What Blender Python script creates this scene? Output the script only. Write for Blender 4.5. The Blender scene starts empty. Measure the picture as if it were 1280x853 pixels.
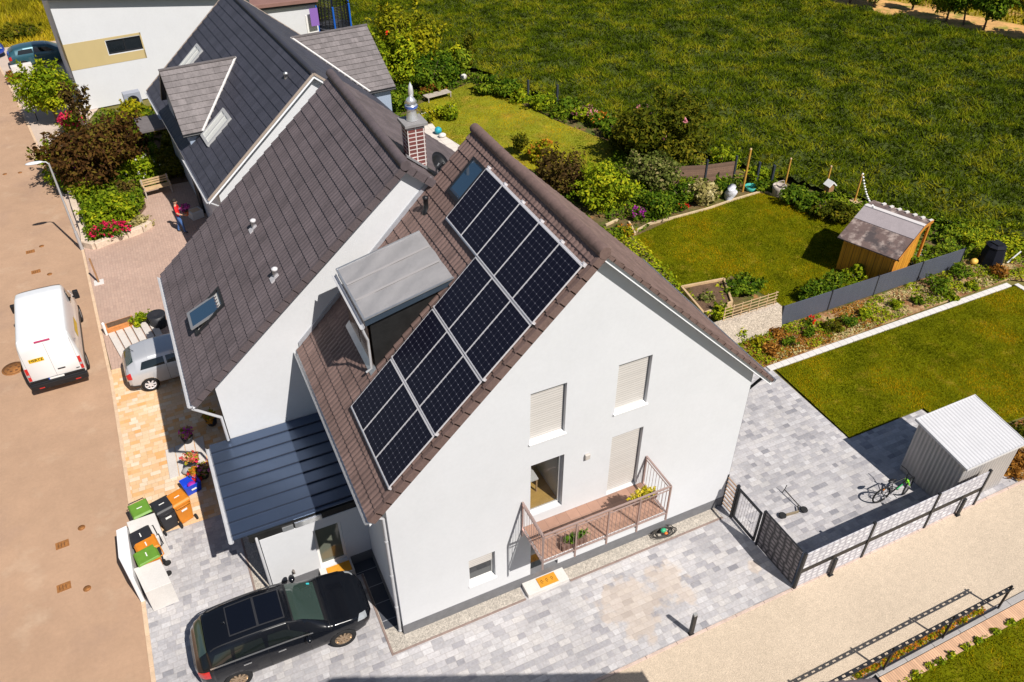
import bpy, bmesh, math, random
import numpy as np
from mathutils import Vector, Matrix
random.seed(7); RNG = np.random.default_rng(11)
SC = bpy.context.scene
COL = SC.collection
D = bpy.data
R_ = math.radians

# ------------------------------------------------------------------ camera
CAM = np.array([-2.61387, -12.67541, 20.46359]); YAW, PITCH, ROLL, FPX = 0.438965, 0.672802, -0.0032853, 1013.911
def cam_axes():
    cy, sy, cp, sp = math.cos(YAW), math.sin(YAW), math.cos(PITCH), math.sin(PITCH)
    f = np.array([sy*cp, cy*cp, -sp]); r = np.array([cy, -sy, 0.0]); u = np.cross(r, f)
    c, s = math.cos(ROLL), math.sin(ROLL)
    return c*r+s*u, -s*r+c*u, f
CR, CU, CF = cam_axes()
cam = D.cameras.new('camera'); co = D.objects.new('camera', cam); COL.objects.link(co)
cam.sensor_width = 36; cam.lens = FPX*36/1280; cam.clip_end = 800; cam.clip_start = 0.1
co.matrix_world = Matrix(((CR[0], CU[0], -CF[0], CAM[0]), (CR[1], CU[1], -CF[1], CAM[1]), (CR[2], CU[2], -CF[2], CAM[2]), (0, 0, 0, 1)))
SC.camera = co
def ray(px, py): return CF + CR*(px-640)/FPX - CU*(py-426.5)/FPX
def at(px, py, z=0.0):
    """where the photo's pixel meets the horizontal plane z (survey helper)"""
    d = ray(px, py); return CAM + d*(z-CAM[2])/d[2]
def onplane(px, py, p, n):
    d = ray(px, py); p = np.array(p, float); n = np.array(n, float)
    return CAM + d*((p-CAM) @ n)/(d @ n)

# ------------------------------------------------------------------ light
SUN = Vector((0.27, -0.77, 1.0)).normalized()
w = D.worlds.new('World'); SC.world = w; w.use_nodes = True
nt = w.node_tree; bg = nt.nodes['Background']
sky = nt.nodes.new('ShaderNodeTexSky'); sky.sky_type = 'NISHITA'; sky.sun_disc = False
sky.sun_elevation = math.asin(SUN.z); sky.sun_rotation = math.atan2(SUN.x, SUN.y)
sky.air_density = 1.0; sky.dust_density = 0.6; sky.ozone_density = 1.2
nt.links.new(sky.outputs[0], bg.inputs[0]); bg.inputs[1].default_value = 0.05
sl = D.lights.new('sun', 'SUN'); sl.energy = 4.6; sl.angle = R_(0.5); sl.color = (1.0, 0.95, 0.88)
so = D.objects.new('sun', sl); COL.objects.link(so)
so.rotation_euler = SUN.to_track_quat('Z', 'Y').to_euler()
SC.view_settings.view_transform = 'Standard'; SC.view_settings.look = 'None'
SC.view_settings.gamma = 1; SC.view_settings.exposure = 0.38; SC.view_settings.use_curve_mapping = False
SC.render.engine = 'CYCLES'
SC.cycles.max_bounces = 6; SC.cycles.diffuse_bounces = 2; SC.cycles.glossy_bounces = 3; SC.cycles.transparent_max_bounces = 6

# ------------------------------------------------------------------ materials
MATS = {}
def _new(name):
    m = D.materials.new(name); m.use_nodes = True
    return m, m.node_tree, m.node_tree.nodes['Principled BSDF']
def mat(name, col, rough=0.6, metal=0.0, noise=None, bump=None, spec=0.4, tint=None, second=None, coat=0.0, streak=None):
    """noise = (scale, amount); second = (colour, scale, lo, hi): patches of a second colour; tint = amount of per-face variation"""
    if name in MATS: return MATS[name]
    m, nt, p = _new(name); N, L = nt.nodes, nt.links
    p.inputs['Roughness'].default_value = rough; p.inputs['Metallic'].default_value = metal
    p.inputs['Specular IOR Level'].default_value = spec; p.inputs['Coat Weight'].default_value = coat
    p.inputs['Coat Roughness'].default_value = 0.05
    rgb = N.new('ShaderNodeRGB'); rgb.outputs[0].default_value = (*col, 1); out = rgb.outputs[0]
    tc = N.new('ShaderNodeTexCoord').outputs['Object']
    def nz(scale, detail=5, rough_=0.6):
        n = N.new('ShaderNodeTexNoise'); n.inputs['Scale'].default_value = scale; n.inputs['Detail'].default_value = detail
        n.inputs['Roughness'].default_value = rough_; L.new(tc, n.inputs['Vector']); return n.outputs['Fac']
    def ramp(fac, lo, hi, a=0.0, b=1.0):
        r = N.new('ShaderNodeMapRange'); r.inputs['From Min'].default_value = lo; r.inputs['From Max'].default_value = hi
        r.inputs['To Min'].default_value = a; r.inputs['To Max'].default_value = b; L.new(fac, r.inputs['Value']); return r.outputs[0]
    def mul(c, f):
        x = N.new('ShaderNodeVectorMath'); x.operation = 'SCALE'; L.new(c, x.inputs[0]); L.new(f, x.inputs['Scale']); return x.outputs[0]
    if second:
        items = second if isinstance(second, list) else [second]
        for (c2, sc, lo, hi) in items:
            mx = N.new('ShaderNodeMix'); mx.data_type = 'RGBA'; L.new(ramp(nz(sc), lo, hi), mx.inputs['Factor'])
            L.new(out, mx.inputs['A']); mx.inputs['B'].default_value = (*c2, 1); out = mx.outputs['Result']
    if noise:
        items = noise if isinstance(noise, list) else [noise]
        for (sc, am) in items: out = mul(out, ramp(nz(sc), 0.3, 0.7, 1-am, 1+am))
    if tint:
        a = N.new('ShaderNodeAttribute'); a.attribute_name = 'tint'
        out = mul(out, ramp(a.outputs['Fac'], 0, 1, 1-tint, 1+tint))
    L.new(out, p.inputs['Base Color'])
    if bump:
        b = N.new('ShaderNodeBump'); b.inputs['Strength'].default_value = bump[1]; b.inputs['Distance'].default_value = bump[2] if len(bump) > 2 else 0.02
        L.new(nz(bump[0], 6), b.inputs['Height']); L.new(b.outputs[0], p.inputs['Normal'])
    MATS[name] = m; return m

def leafmat(name, cols, trans=0.25, rough=0.55):
    """leaf colour runs through cols by each leaf's own tint"""
    if name in MATS: return MATS[name]
    m, nt, p = _new(name); N, L = nt.nodes, nt.links
    a = N.new('ShaderNodeAttribute'); a.attribute_name = 'tint'
    r = N.new('ShaderNodeValToRGB'); el = r.color_ramp.elements
    while len(el) < len(cols): el.new(0.5)
    for i, c in enumerate(cols): el[i].position = i/(len(cols)-1); el[i].color = (*c, 1)
    L.new(a.outputs['Fac'], r.inputs[0]); L.new(r.outputs[0], p.inputs['Base Color'])
    p.inputs['Roughness'].default_value = rough; p.inputs['Specular IOR Level'].default_value = 0.03
    t = N.new('ShaderNodeBsdfTranslucent'); L.new(r.outputs[0], t.inputs[0])
    mx = N.new('ShaderNodeMixShader'); mx.inputs[0].default_value = trans
    L.new(p.outputs[0], mx.inputs[1]); L.new(t.outputs[0], mx.inputs[2]); L.new(mx.outputs[0], N['Material Output'].inputs[0])
    MATS[name] = m; return m

def pavermat(name, cols, w=0.3, h=0.2, gap=0.006, joint=(0.2, 0.18, 0.16), vary=0.5, rough=0.75, stain=None, swap=False, noise=0.12, constant=True):
    """rows of stones: every stone draws its own colour, every row its own stone length and offset"""
    if name in MATS: return MATS[name]
    m, nt, p = _new(name); N, L = nt.nodes, nt.links
    tc = N.new('ShaderNodeTexCoord').outputs['Object']
    sx = N.new('ShaderNodeSeparateXYZ'); L.new(tc, sx.inputs[0])
    X, Y = (sx.outputs[1], sx.outputs[0]) if swap else (sx.outputs[0], sx.outputs[1])
    def mth(op, a, b=None, c=None):
        n = N.new('ShaderNodeMath'); n.operation = op
        for i, v in enumerate((a, b, c)):
            if v is None: continue
            if isinstance(v, (int, float)): n.inputs[i].default_value = v
            else: L.new(v, n.inputs[i])
        return n.outputs[0]
    def rnd(v, seed):
        n = N.new('ShaderNodeTexWhiteNoise'); n.noise_dimensions = '2D'
        c = N.new('ShaderNodeCombineXYZ'); L.new(v, c.inputs[0]); c.inputs[1].default_value = seed
        L.new(c.outputs[0], n.inputs['Vector']); return n.outputs['Value']
    fy = mth('DIVIDE', Y, h); row = mth('FLOOR', fy); ry = mth('FRACT', fy)
    wr = mth('MULTIPLY_ADD', rnd(row, 3.3), w*vary, w*(1-vary/2))
    fx = mth('DIVIDE', mth('ADD', X, mth('MULTIPLY', rnd(row, 7.7), 3.0)), wr); colx = mth('FLOOR', fx); rx = mth('FRACT', fx)
    cc = N.new('ShaderNodeCombineXYZ'); L.new(colx, cc.inputs[0]); L.new(row, cc.inputs[1])
    wn = N.new('ShaderNodeTexWhiteNoise'); wn.noise_dimensions = '2D'; L.new(cc.outputs[0], wn.inputs['Vector'])
    r = N.new('ShaderNodeValToRGB'); el = r.color_ramp.elements
    if constant: r.color_ramp.interpolation = 'LINEAR'
    while len(el) < len(cols): el.new(0.5)
    for i, c in enumerate(cols): el[i].position = i/(len(cols)-1); el[i].color = (*c, 1)
    L.new(wn.outputs['Value'], r.inputs[0]); out = r.outputs[0]
    nz = N.new('ShaderNodeTexNoise'); nz.inputs['Scale'].default_value = 14; nz.inputs['Detail'].default_value = 6; L.new(tc, nz.inputs['Vector'])
    sc = N.new('ShaderNodeVectorMath'); sc.operation = 'SCALE'; L.new(out, sc.inputs[0])
    L.new(mth('MULTIPLY_ADD', nz.outputs['Fac'], noise*4, 1-noise*2), sc.inputs['Scale']); out = sc.outputs[0]
    n2 = N.new('ShaderNodeTexNoise'); n2.inputs['Scale'].default_value = 0.5; n2.inputs['Detail'].default_value = 4; L.new(tc, n2.inputs['Vector'])
    s2 = N.new('ShaderNodeVectorMath'); s2.operation = 'SCALE'; L.new(out, s2.inputs[0])
    L.new(mth('MULTIPLY_ADD', n2.outputs['Fac'], 0.5, 0.75), s2.inputs['Scale']); out = s2.outputs[0]
    ex = mth('MULTIPLY', mth('MINIMUM', rx, mth('SUBTRACT', 1.0, rx)), wr); ey = mth('MULTIPLY', mth('MINIMUM', ry, mth('SUBTRACT', 1.0, ry)), h)
    edge = mth('MINIMUM', ex, ey); g = mth('LESS_THAN', edge, gap)
    mx = N.new('ShaderNodeMix'); mx.data_type = 'RGBA'; L.new(g, mx.inputs['Factor']); L.new(out, mx.inputs['A']); mx.inputs['B'].default_value = (*joint, 1); out = mx.outputs['Result']
    if stain:                                               # sand swept over the stones
        (c2, pts) = stain
        acc = None
        for (x, y, rad) in pts:
            dv = N.new('ShaderNodeVectorMath'); dv.operation = 'DISTANCE'; L.new(tc, dv.inputs[0]); dv.inputs[1].default_value = (x, y, 0.02)
            f = mth('SUBTRACT', 1.0, mth('DIVIDE', dv.outputs['Value'], rad))
            acc = f if acc is None else mth('MAXIMUM', acc, f)
        n3 = N.new('ShaderNodeTexNoise'); n3.inputs['Scale'].default_value = 2.2; n3.inputs['Detail'].default_value = 7; L.new(tc, n3.inputs['Vector'])
        f = mth('MULTIPLY', mth('ADD', acc, mth('MULTIPLY_ADD', n3.outputs['Fac'], 2.2, -1.15)), 1.6)
        cl = N.new('ShaderNodeClamp'); L.new(f, cl.inputs[0]); cl.inputs['Max'].default_value = 0.42
        mx = N.new('ShaderNodeMix'); mx.data_type = 'RGBA'; L.new(cl.outputs[0], mx.inputs['Factor']); L.new(out, mx.inputs['A']); mx.inputs['B'].default_value = (*c2, 1); out = mx.outputs['Result']
    L.new(out, p.inputs['Base Color']); p.inputs['Roughness'].default_value = rough; p.inputs['Specular IOR Level'].default_value = 0.3
    b = N.new('ShaderNodeBump'); b.inputs['Strength'].default_value = 0.5; b.inputs['Distance'].default_value = 0.01
    L.new(mth('ADD', mth('MINIMUM', mth('MULTIPLY', edge, 80.0), 1.0), mth('MULTIPLY', nz.outputs['Fac'], 0.4)), b.inputs['Height']); L.new(b.outputs[0], p.inputs['Normal'])
    MATS[name] = m; return m

def gridmat(name, base, line, w, h, gap, rough=0.5, axes='xy', bumpd=0.004, metal=0.0, noise=0.1):
    """regular joints (planks, boards, bricks): axes picks which object axes carry the grid; w or h = 0 leaves one direction out"""
    if name in MATS: return MATS[name]
    m, nt, p = _new(name); N, L = nt.nodes, nt.links
    tc = N.new('ShaderNodeTexCoord').outputs['Object']; sx = N.new('ShaderNodeSeparateXYZ'); L.new(tc, sx.inputs[0])
    def mth(op, a, b=None, c=None):
        n = N.new('ShaderNodeMath'); n.operation = op
        for i, v in enumerate((a, b, c)):
            if v is None: continue
            if isinstance(v, (int, float)): n.inputs[i].default_value = v
            else: L.new(v, n.inputs[i])
        return n.outputs[0]
    ids = []; edge = None
    for ax, sz in zip(axes, (w, h)):
        if not sz: continue
        f = mth('DIVIDE', sx.outputs['xyz'.index(ax)], sz); ids.append(mth('FLOOR', f)); fr = mth('FRACT', f)
        e = mth('MULTIPLY', mth('MINIMUM', fr, mth('SUBTRACT', 1.0, fr)), sz); edge = e if edge is None else mth('MINIMUM', edge, e)
    cc = N.new('ShaderNodeCombineXYZ')
    for i, v in enumerate(ids): L.new(v, cc.inputs[i])
    wn = N.new('ShaderNodeTexWhiteNoise'); wn.noise_dimensions = '2D'; L.new(cc.outputs[0], wn.inputs['Vector'])
    sc = N.new('ShaderNodeVectorMath'); sc.operation = 'SCALE'; sc.inputs[0].default_value = base
    L.new(mth('MULTIPLY_ADD', wn.outputs['Value'], noise*2, 1-noise), sc.inputs['Scale'])
    nz = N.new('ShaderNodeTexNoise'); nz.inputs['Scale'].default_value = 6; nz.inputs['Detail'].default_value = 5; L.new(tc, nz.inputs['Vector'])
    s2 = N.new('ShaderNodeVectorMath'); s2.operation = 'SCALE'; L.new(sc.outputs[0], s2.inputs[0]); L.new(mth('MULTIPLY_ADD', nz.outputs['Fac'], noise*2, 1-noise), s2.inputs['Scale'])
    mx = N.new('ShaderNodeMix'); mx.data_type = 'RGBA'; L.new(mth('LESS_THAN', edge, gap), mx.inputs['Factor']); L.new(s2.outputs[0], mx.inputs['A']); mx.inputs['B'].default_value = (*line, 1)
    L.new(mx.outputs['Result'], p.inputs['Base Color']); p.inputs['Roughness'].default_value = rough; p.inputs['Metallic'].default_value = metal
    b = N.new('ShaderNodeBump'); b.inputs['Strength'].default_value = 0.8; b.inputs['Distance'].default_value = bumpd
    L.new(mth('MINIMUM', mth('DIVIDE', edge, max(gap*2, 1e-4)), 1.0), b.inputs['Height']); L.new(b.outputs[0], p.inputs['Normal'])
    MATS[name] = m; return m

def cellmat():
    """solar cells: dark blue-black squares, thin pale seams, pale diamonds where four cells meet"""
    m, nt, p = _new('solar_cells'); N, L = nt.nodes, nt.links
    tc = N.new('ShaderNodeTexCoord').outputs['Object']; sx = N.new('ShaderNodeSeparateXYZ'); L.new(tc, sx.inputs[0])
    def mth(op, a, b=None):
        n = N.new('ShaderNodeMath'); n.operation = op
        for i, v in enumerate((a, b)):
            if v is None: continue
            if isinstance(v, (int, float)): n.inputs[i].default_value = v
            else: L.new(v, n.inputs[i])
        return n.outputs[0]
    d = []
    for k, sz in ((0, 0.16), (1, 0.16)):
        f = mth('FRACT', mth('DIVIDE', mth('ADD', sx.outputs[k], 0.48 if k == 0 else 0.8), sz))
        d.append(mth('MULTIPLY', mth('MINIMUM', f, mth('SUBTRACT', 1.0, f)), sz))
    line = mth('LESS_THAN', mth('MINIMUM', d[0], d[1]), 0.0025); dia = mth('LESS_THAN', mth('ADD', d[0], d[1]), 0.016)
    mx = N.new('ShaderNodeMix'); mx.data_type = 'RGBA'; L.new(line, mx.inputs['Factor']); mx.inputs['A'].default_value = (0.007, 0.007, 0.016, 1); mx.inputs['B'].default_value = (0.075, 0.075, 0.11, 1)
    m2 = N.new('ShaderNodeMix'); m2.data_type = 'RGBA'; L.new(dia, m2.inputs['Factor']); L.new(mx.outputs['Result'], m2.inputs['A']); m2.inputs['B'].default_value = (0.26, 0.26, 0.31, 1)
    L.new(m2.outputs['Result'], p.inputs['Base Color']); p.inputs['Roughness'].default_value = 0.3; p.inputs['Specular IOR Level'].default_value = 0.15
    return m

# ------------------------------------------------------------------ mesh building
class MB:
    def __init__(s): s.v, s.f, s.m, s.s = [], [], [], []
    def add(s, vs, fs, m=0, smooth=False):
        b = len(s.v); s.v += [tuple(map(float, v)) for v in vs]
        for f in fs: s.f.append(tuple(b+i for i in f)); s.m.append(m); s.s.append(smooth)
        return s
    def box(s, x0, x1, y0, y1, z0, z1, m=0, M=None):
        vs = [(x, y, z) for x in (x0, x1) for y in (y0, y1) for z in (z0, z1)]
        if M is not None: vs = [M @ Vector(v) for v in vs]
        return s.add(vs, [(0, 1, 3, 2), (4, 6, 7, 5), (0, 4, 5, 1), (2, 3, 7, 6), (0, 2, 6, 4), (1, 5, 7, 3)], m)
    def beam(s, a, b, w, h, m=0, up=(0, 0, 1)):
        """rectangular bar from a to b"""
        a, b = Vector(a), Vector(b); d = (b-a).normalized(); upv = Vector(up)
        if abs(d.dot(upv)) > 0.98: upv = Vector((1, 0, 0))
        x = d.cross(upv).normalized(); y = x.cross(d)
        vs = [p + x*(i*w/2) + y*(j*h/2) for p in (a, b) for i, j in ((-1, -1), (1, -1), (1, 1), (-1, 1))]
        return s.add(vs, [(0, 1, 2, 3), (7, 6, 5, 4), (0, 4, 5, 1), (1, 5, 6, 2), (2, 6, 7, 3), (3, 7, 4, 0)], m)
    def tube(s, pts, r, n=8, m=0, cap=True):
        pts = [Vector(p) for p in pts]; rs = r if isinstance(r, (list, tuple)) else [r]*len(pts); rings = []; ref = None
        for i, p in enumerate(pts):
            d = (pts[min(i+1, len(pts)-1)] - pts[max(i-1, 0)]).normalized()
            if ref is None:
                ref = d.cross(Vector((0, 0, 1)))
                if ref.length < 0.1: ref = d.cross(Vector((1, 0, 0)))
            x = (ref - d*ref.dot(d)).normalized(); ref = x; y = d.cross(x)
            rings.append([p + (x*math.cos(2*math.pi*k/n) + y*math.sin(2*math.pi*k/n))*rs[i] for k in range(n)])
        vs = [q for ring in rings for q in ring]
        fs = [(i*n+k, i*n+(k+1) % n, (i+1)*n+(k+1) % n, (i+1)*n+k) for i in range(len(pts)-1) for k in range(n)]
        s.add(vs, fs, m, True)
        if cap: s.add(rings[0], [tuple(reversed(range(n)))], m); s.add(rings[-1], [tuple(range(n))], m)
        return s
    def lathe(s, prof, c=(0, 0, 0), n=16, m=0, M=None, smooth=True, cap=True):
        vs = [(r*math.cos(2*math.pi*k/n), r*math.sin(2*math.pi*k/n), z) for r, z in prof for k in range(n)]
        T = (Matrix.Translation(c) @ M) if M is not None else Matrix.Translation(c)
        vs = [T @ Vector(v) for v in vs]
        fs = [(i*n+k, i*n+(k+1) % n, (i+1)*n+(k+1) % n, (i+1)*n+k) for i in range(len(prof)-1) for k in range(n)]
        s.add(vs, fs, m, smooth)
        if not cap: return s
        if prof[0][0] > 1e-6: s.add(vs[:n], [tuple(reversed(range(n)))], m)
        if prof[-1][0] > 1e-6: s.add(vs[-n:], [tuple(range(n))], m)
        return s
    def prism(s, poly, axis, a, b, m=0):
        """polygon (2-D) pushed from a to b along an axis: 'y' takes (x,z), 'z' takes (x,y), 'x' takes (y,z)"""
        def P(p, t): return {'y': (p[0], t, p[1]), 'z': (p[0], p[1], t), 'x': (t, p[0], p[1])}[axis]
        n = len(poly); vs = [P(p, a) for p in poly] + [P(p, b) for p in poly]
        return s.add(vs, [tuple(range(n)), tuple(reversed(range(n, 2*n)))] + [(i, i+n, (i+1) % n+n, (i+1) % n) for i in range(n)], m)
    def ball(s, c, r, n=10, m=0):
        rx, ry, rz = r if isinstance(r, (tuple, list)) else (r, r, r)
        k = n//2+1; prof = [(math.sin(math.pi*i/k), -math.cos(math.pi*i/k)) for i in range(k+1)]
        return s.lathe([(max(a, 1e-4), b) for a, b in prof], c, n, m, Matrix.Diagonal((rx, ry, rz, 1)))
    def build(s, name, mats, parent=None, loc=None, bevel=0, fix=True, M=None):
        me = D.meshes.new(name); me.from_pydata(s.v, [], s.f); me.update()
        for mm in (mats if isinstance(mats, (list, tuple)) else [mats]): me.materials.append(mm)
        me.polygons.foreach_set('material_index', s.m); me.polygons.foreach_set('use_smooth', s.s)
        if fix:
            bm = bmesh.new(); bm.from_mesh(me); bmesh.ops.recalc_face_normals(bm, faces=bm.faces); bm.to_mesh(me); bm.free()
        o = D.objects.new(name, me); COL.objects.link(o)
        if parent is not None: o.parent = parent
        if M is not None: o.matrix_local = M
        elif loc is not None: o.location = loc
        if bevel:
            b = o.modifiers.new('edge', 'BEVEL'); b.width = bevel; b.segments = 2; b.limit_method = 'ANGLE'; b.angle_limit = R_(40)
        return o
def rawmesh(name, V, F, material, parent=None, tint=None, smooth=False):
    """fast mesh from arrays; F is (n,k)"""
    V = np.asarray(V, np.float32); F = np.asarray(F, np.int32); k = F.shape[1]
    me = D.meshes.new(name); me.vertices.add(len(V)); me.vertices.foreach_set('co', V.ravel())
    me.loops.add(F.size); me.loops.foreach_set('vertex_index', F.ravel())
    me.polygons.add(len(F)); me.polygons.foreach_set('loop_start', np.arange(0, F.size, k, dtype=np.int32)); me.polygons.foreach_set('loop_total', np.full(len(F), k, np.int32))
    me.polygons.foreach_set('use_smooth', np.full(len(F), bool(smooth)))
    me.update(calc_edges=True)
    if tint is not None:
        a = me.attributes.new('tint', 'FLOAT', 'FACE'); a.data.foreach_set('value', np.asarray(tint, np.float32))
    me.materials.append(material)
    o = D.objects.new(name, me); COL.objects.link(o)
    if parent is not None: o.parent = parent
    return o
def tag(o, label=None, cat=None, group=None, kind=None):
    if label: o['label'] = label
    if cat: o['category'] = cat
    if group: o['group'] = group
    if kind: o['kind'] = kind
    return o
def thing(name, label, cat, loc=(0, 0, 0), rz=0.0, group=None):
    o = D.objects.new(name, None); COL.objects.link(o); o.location = loc; o.rotation_euler = (0, 0, rz); o.empty_display_size = 0.2
    return tag(o, label, cat, group)
def dup(root, loc, rz=None, label=None, rot=None):
    """a copy of a thing with copies of its parts and sub-parts"""
    def cp(o, par):
        c = o.copy(); COL.objects.link(c)
        if par is not None: c.parent = par
        for ch in list(o.children): cp(ch, c)
        return c
    r = cp(root, None); r.location = loc
    if rz is not None: r.rotation_euler = (0, 0, rz)
    if rot is not None: r.rotation_euler = rot
    if label: r['label'] = label
    return r
def cut(o, cutter_mb):
    """real openings: subtract the boxes of cutter_mb from o's mesh"""
    c = cutter_mb.build('opening_cutter', MATS['render_white']); c.parent = o.parent; c.matrix_parent_inverse = o.matrix_parent_inverse.copy(); c.matrix_basis = o.matrix_basis.copy(); md = o.modifiers.new('cut', 'BOOLEAN'); md.object = c; md.operation = 'DIFFERENCE'; md.solver = 'EXACT'
    bpy.context.view_layer.update(); dg = bpy.context.evaluated_depsgraph_get()
    me = D.meshes.new_from_object(o.evaluated_get(dg)); o.modifiers.clear(); o.data = me; D.objects.remove(c)
def sheet(name, poly, z, material, kind='structure', thick=0.0, holes=()):
    m = MB()
    if thick: m.prism(poly, 'z', z-thick, z)
    else: m.add([(x, y, z) for x, y in poly], [tuple(range(len(poly)))])
    o = m.build(name, material); 
    if kind: o['kind'] = kind
    return o
def inpoly(P, poly):
    x, y = P[:, 0], P[:, 1]; r = np.zeros(len(P), bool); n = len(poly)
    for i in range(n):
        x1, y1 = poly[i]; x2, y2 = poly[(i+1) % n]
        c = (y1 > y) != (y2 > y); r ^= c & (x < (x2-x1)*(y-y1)/((y2-y1) or 1e-9)+x1)
    return r
def vnoise(P, s, seed=0):
    """cheap smooth 2-D noise in 0..1"""
    g = np.random.default_rng(seed).random((64, 64)); q = P/s; i = np.floor(q).astype(int); f = q-i; f = f*f*(3-2*f)
    a = g[i[:, 0] % 64, i[:, 1] % 64]; b = g[(i[:, 0]+1) % 64, i[:, 1] % 64]; c = g[i[:, 0] % 64, (i[:, 1]+1) % 64]; d = g[(i[:, 0]+1) % 64, (i[:, 1]+1) % 64]
    return (a*(1-f[:, 0])+b*f[:, 0])*(1-f[:, 1])+(c*(1-f[:, 0])+d*f[:, 0])*f[:, 1]
def blades(name, poly, n, h, wd, material, z=0.0, lean=0.5, hvar=0.5, patch=3.0, seed=1, zf=None):
    """grass as bent three-cornered blades scattered over a polygon"""
    rg = np.random.default_rng(seed); P = np.array(poly); lo, hi = P.min(0), P.max(0); Q = rg.uniform(lo, hi, (int(n*2.4), 2)); Q = Q[inpoly(Q, poly)][:n]; n = len(Q)
    pt = 0.5*vnoise(Q+100, patch, seed)+0.3*vnoise(Q+300, patch*.3, seed+1)+0.2*rg.random(n)
    hh = h*(1-hvar+2*hvar*(0.5*rg.random(n)+0.5*vnoise(Q+55, patch*.25, seed+2))); a = rg.uniform(0, 2*np.pi, n); l = rg.uniform(0, lean, n)*hh; b = rg.uniform(0, 2*np.pi, n)
    pt = np.clip((pt-0.5)*1.9+0.45, 0, 1)
    dx = np.stack([np.cos(a), np.sin(a), np.zeros(n)], 1)*wd/2; base = np.column_stack([Q, np.full(n, z) if zf is None else zf(Q)])
    tip = base+np.column_stack([np.cos(b)*l, np.sin(b)*l, hh])
    V = np.stack([base-dx, base+dx, tip], 1).reshape(-1, 3); F = np.arange(3*n).reshape(-1, 3)
    o = rawmesh(name, V, F, material, tint=np.clip(pt+rg.normal(0, .08, n), 0, 1)); o['kind'] = 'stuff'; return o

def leafcloud(c, r, n, size, seed, lobes=9, flat=0.0, shell=0.55, lobe_r=(0.35, 0.6)):
    """leaf quads through the volume of a crown made of overlapping clumps; returns V, F, tint"""
    rg = np.random.default_rng(seed); c = np.array(c, float); r = np.array(r, float)
    u = rg.normal(size=(lobes, 3)); u /= np.linalg.norm(u, axis=1)[:, None]; lc = u*rg.uniform(0.35, 0.75, lobes)[:, None]; lr = rg.uniform(*lobe_r, lobes); lt = rg.normal(0, 0.16, lobes)
    k = rg.integers(0, lobes, n); d = rg.normal(size=(n, 3)); d /= np.linalg.norm(d, axis=1)[:, None]
    rad = lr[k]*(shell+(1-shell)*rg.random(n)**0.5)*rg.choice([1, 1, 1, 1.15], n)
    P = c+(lc[k]+d*rad[:, None])*r; P[:, 2] = np.maximum(P[:, 2], 0.03+0.05*rg.random(n))
    ns = n//9; sd_ = rg.normal(size=(14, 3)); sd_[:, 2] = np.abs(sd_[:, 2])*.8; sd_ /= np.linalg.norm(sd_, axis=1)[:, None]; kk = rg.integers(0, 14, ns); tt = rg.uniform(.75, 1.28, ns)*rg.uniform(.85, 1.05, 14)[kk]
    P[:ns] = c+(sd_[kk]*tt[:, None]+rg.normal(0, .05, (ns, 3)))*r; P[:, 2] = np.maximum(P[:, 2], .03)
    nrm = d+rg.normal(0, 0.55, (n, 3))+np.array([0, 0, 0.5+flat]); nrm /= np.linalg.norm(nrm, axis=1)[:, None]
    t = np.cross(nrm, rg.normal(size=(n, 3))); t /= np.linalg.norm(t, axis=1)[:, None]; b = np.cross(nrm, t)
    s = size*rg.uniform(0.4, 1.6, n)[:, None]**1.0
    V = np.stack([P-t*s, P+b*s*0.5, P+t*s, P-b*s*0.5], 1).reshape(-1, 3); F = np.arange(4*n).reshape(-1, 4)
    return V, F, np.clip(0.5+lt[k]+rg.normal(0, 0.2, n), 0, 1)
def tiles(name, P0, u, s, Lu, Ls, material, parent, course=0.36, rib=0.165, amp=0.017, step=0.032, urange=None, seed=3, per=6):
    """roof covering in real relief: courses that overlap downslope, ribs that run with the slope. P0 ridge-side corner, u along the ridge, s downslope"""
    P0, u, s = (np.array(a, float) for a in (P0, u, s)); u /= np.linalg.norm(u); s /= np.linalg.norm(s); nrm = np.cross(u, s); nrm = nrm if nrm[2] > 0 else -nrm
    rg = np.random.default_rng(seed); nr = max(1, int(math.ceil(Ls/course))); V, F, T = [], [], []; base = 0
    for j in range(nr):
        s0, s1 = j*course, min((j+1)*course, Ls); u0, u1 = urange((s0+s1)/2) if urange else (0, Lu)
        if u1-u0 < 0.05: continue
        m = max(2, int((u1-u0)/rib*per)+1); uu = np.linspace(u0, u1, m); hr = amp*(0.5+0.5*np.cos(2*np.pi*uu/rib))**0.7 if amp else np.zeros(m)
        if amp < 0.006: hr = np.where((uu/0.33) % 1 < 0.06, -0.008, 0.0)
        wob = rg.normal(0, 0.0018, m)
        rows = [(s0+0.004, hr), (s1, hr+step+wob), (s1+0.001, hr*0.2-0.02)]
        for (ss, hh) in rows: V.append(P0+uu[:, None]*u+ss*s+hh[:, None]*nrm)
        tt = rg.random(int(Lu/0.33)+300); ti = tt[np.floor((uu[:-1]+20+(j % 2)*0.165)/0.33).astype(int) % len(tt)]
        for q in range(2):
            a = base+q*m+np.arange(m-1); F.append(np.stack([a, a+1, a+m+1, a+m], 1)); T.append(ti)
        base += 3*m
    return rawmesh(name, np.concatenate(V), np.concatenate(F), material, parent, tint=np.concatenate(T))
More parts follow.
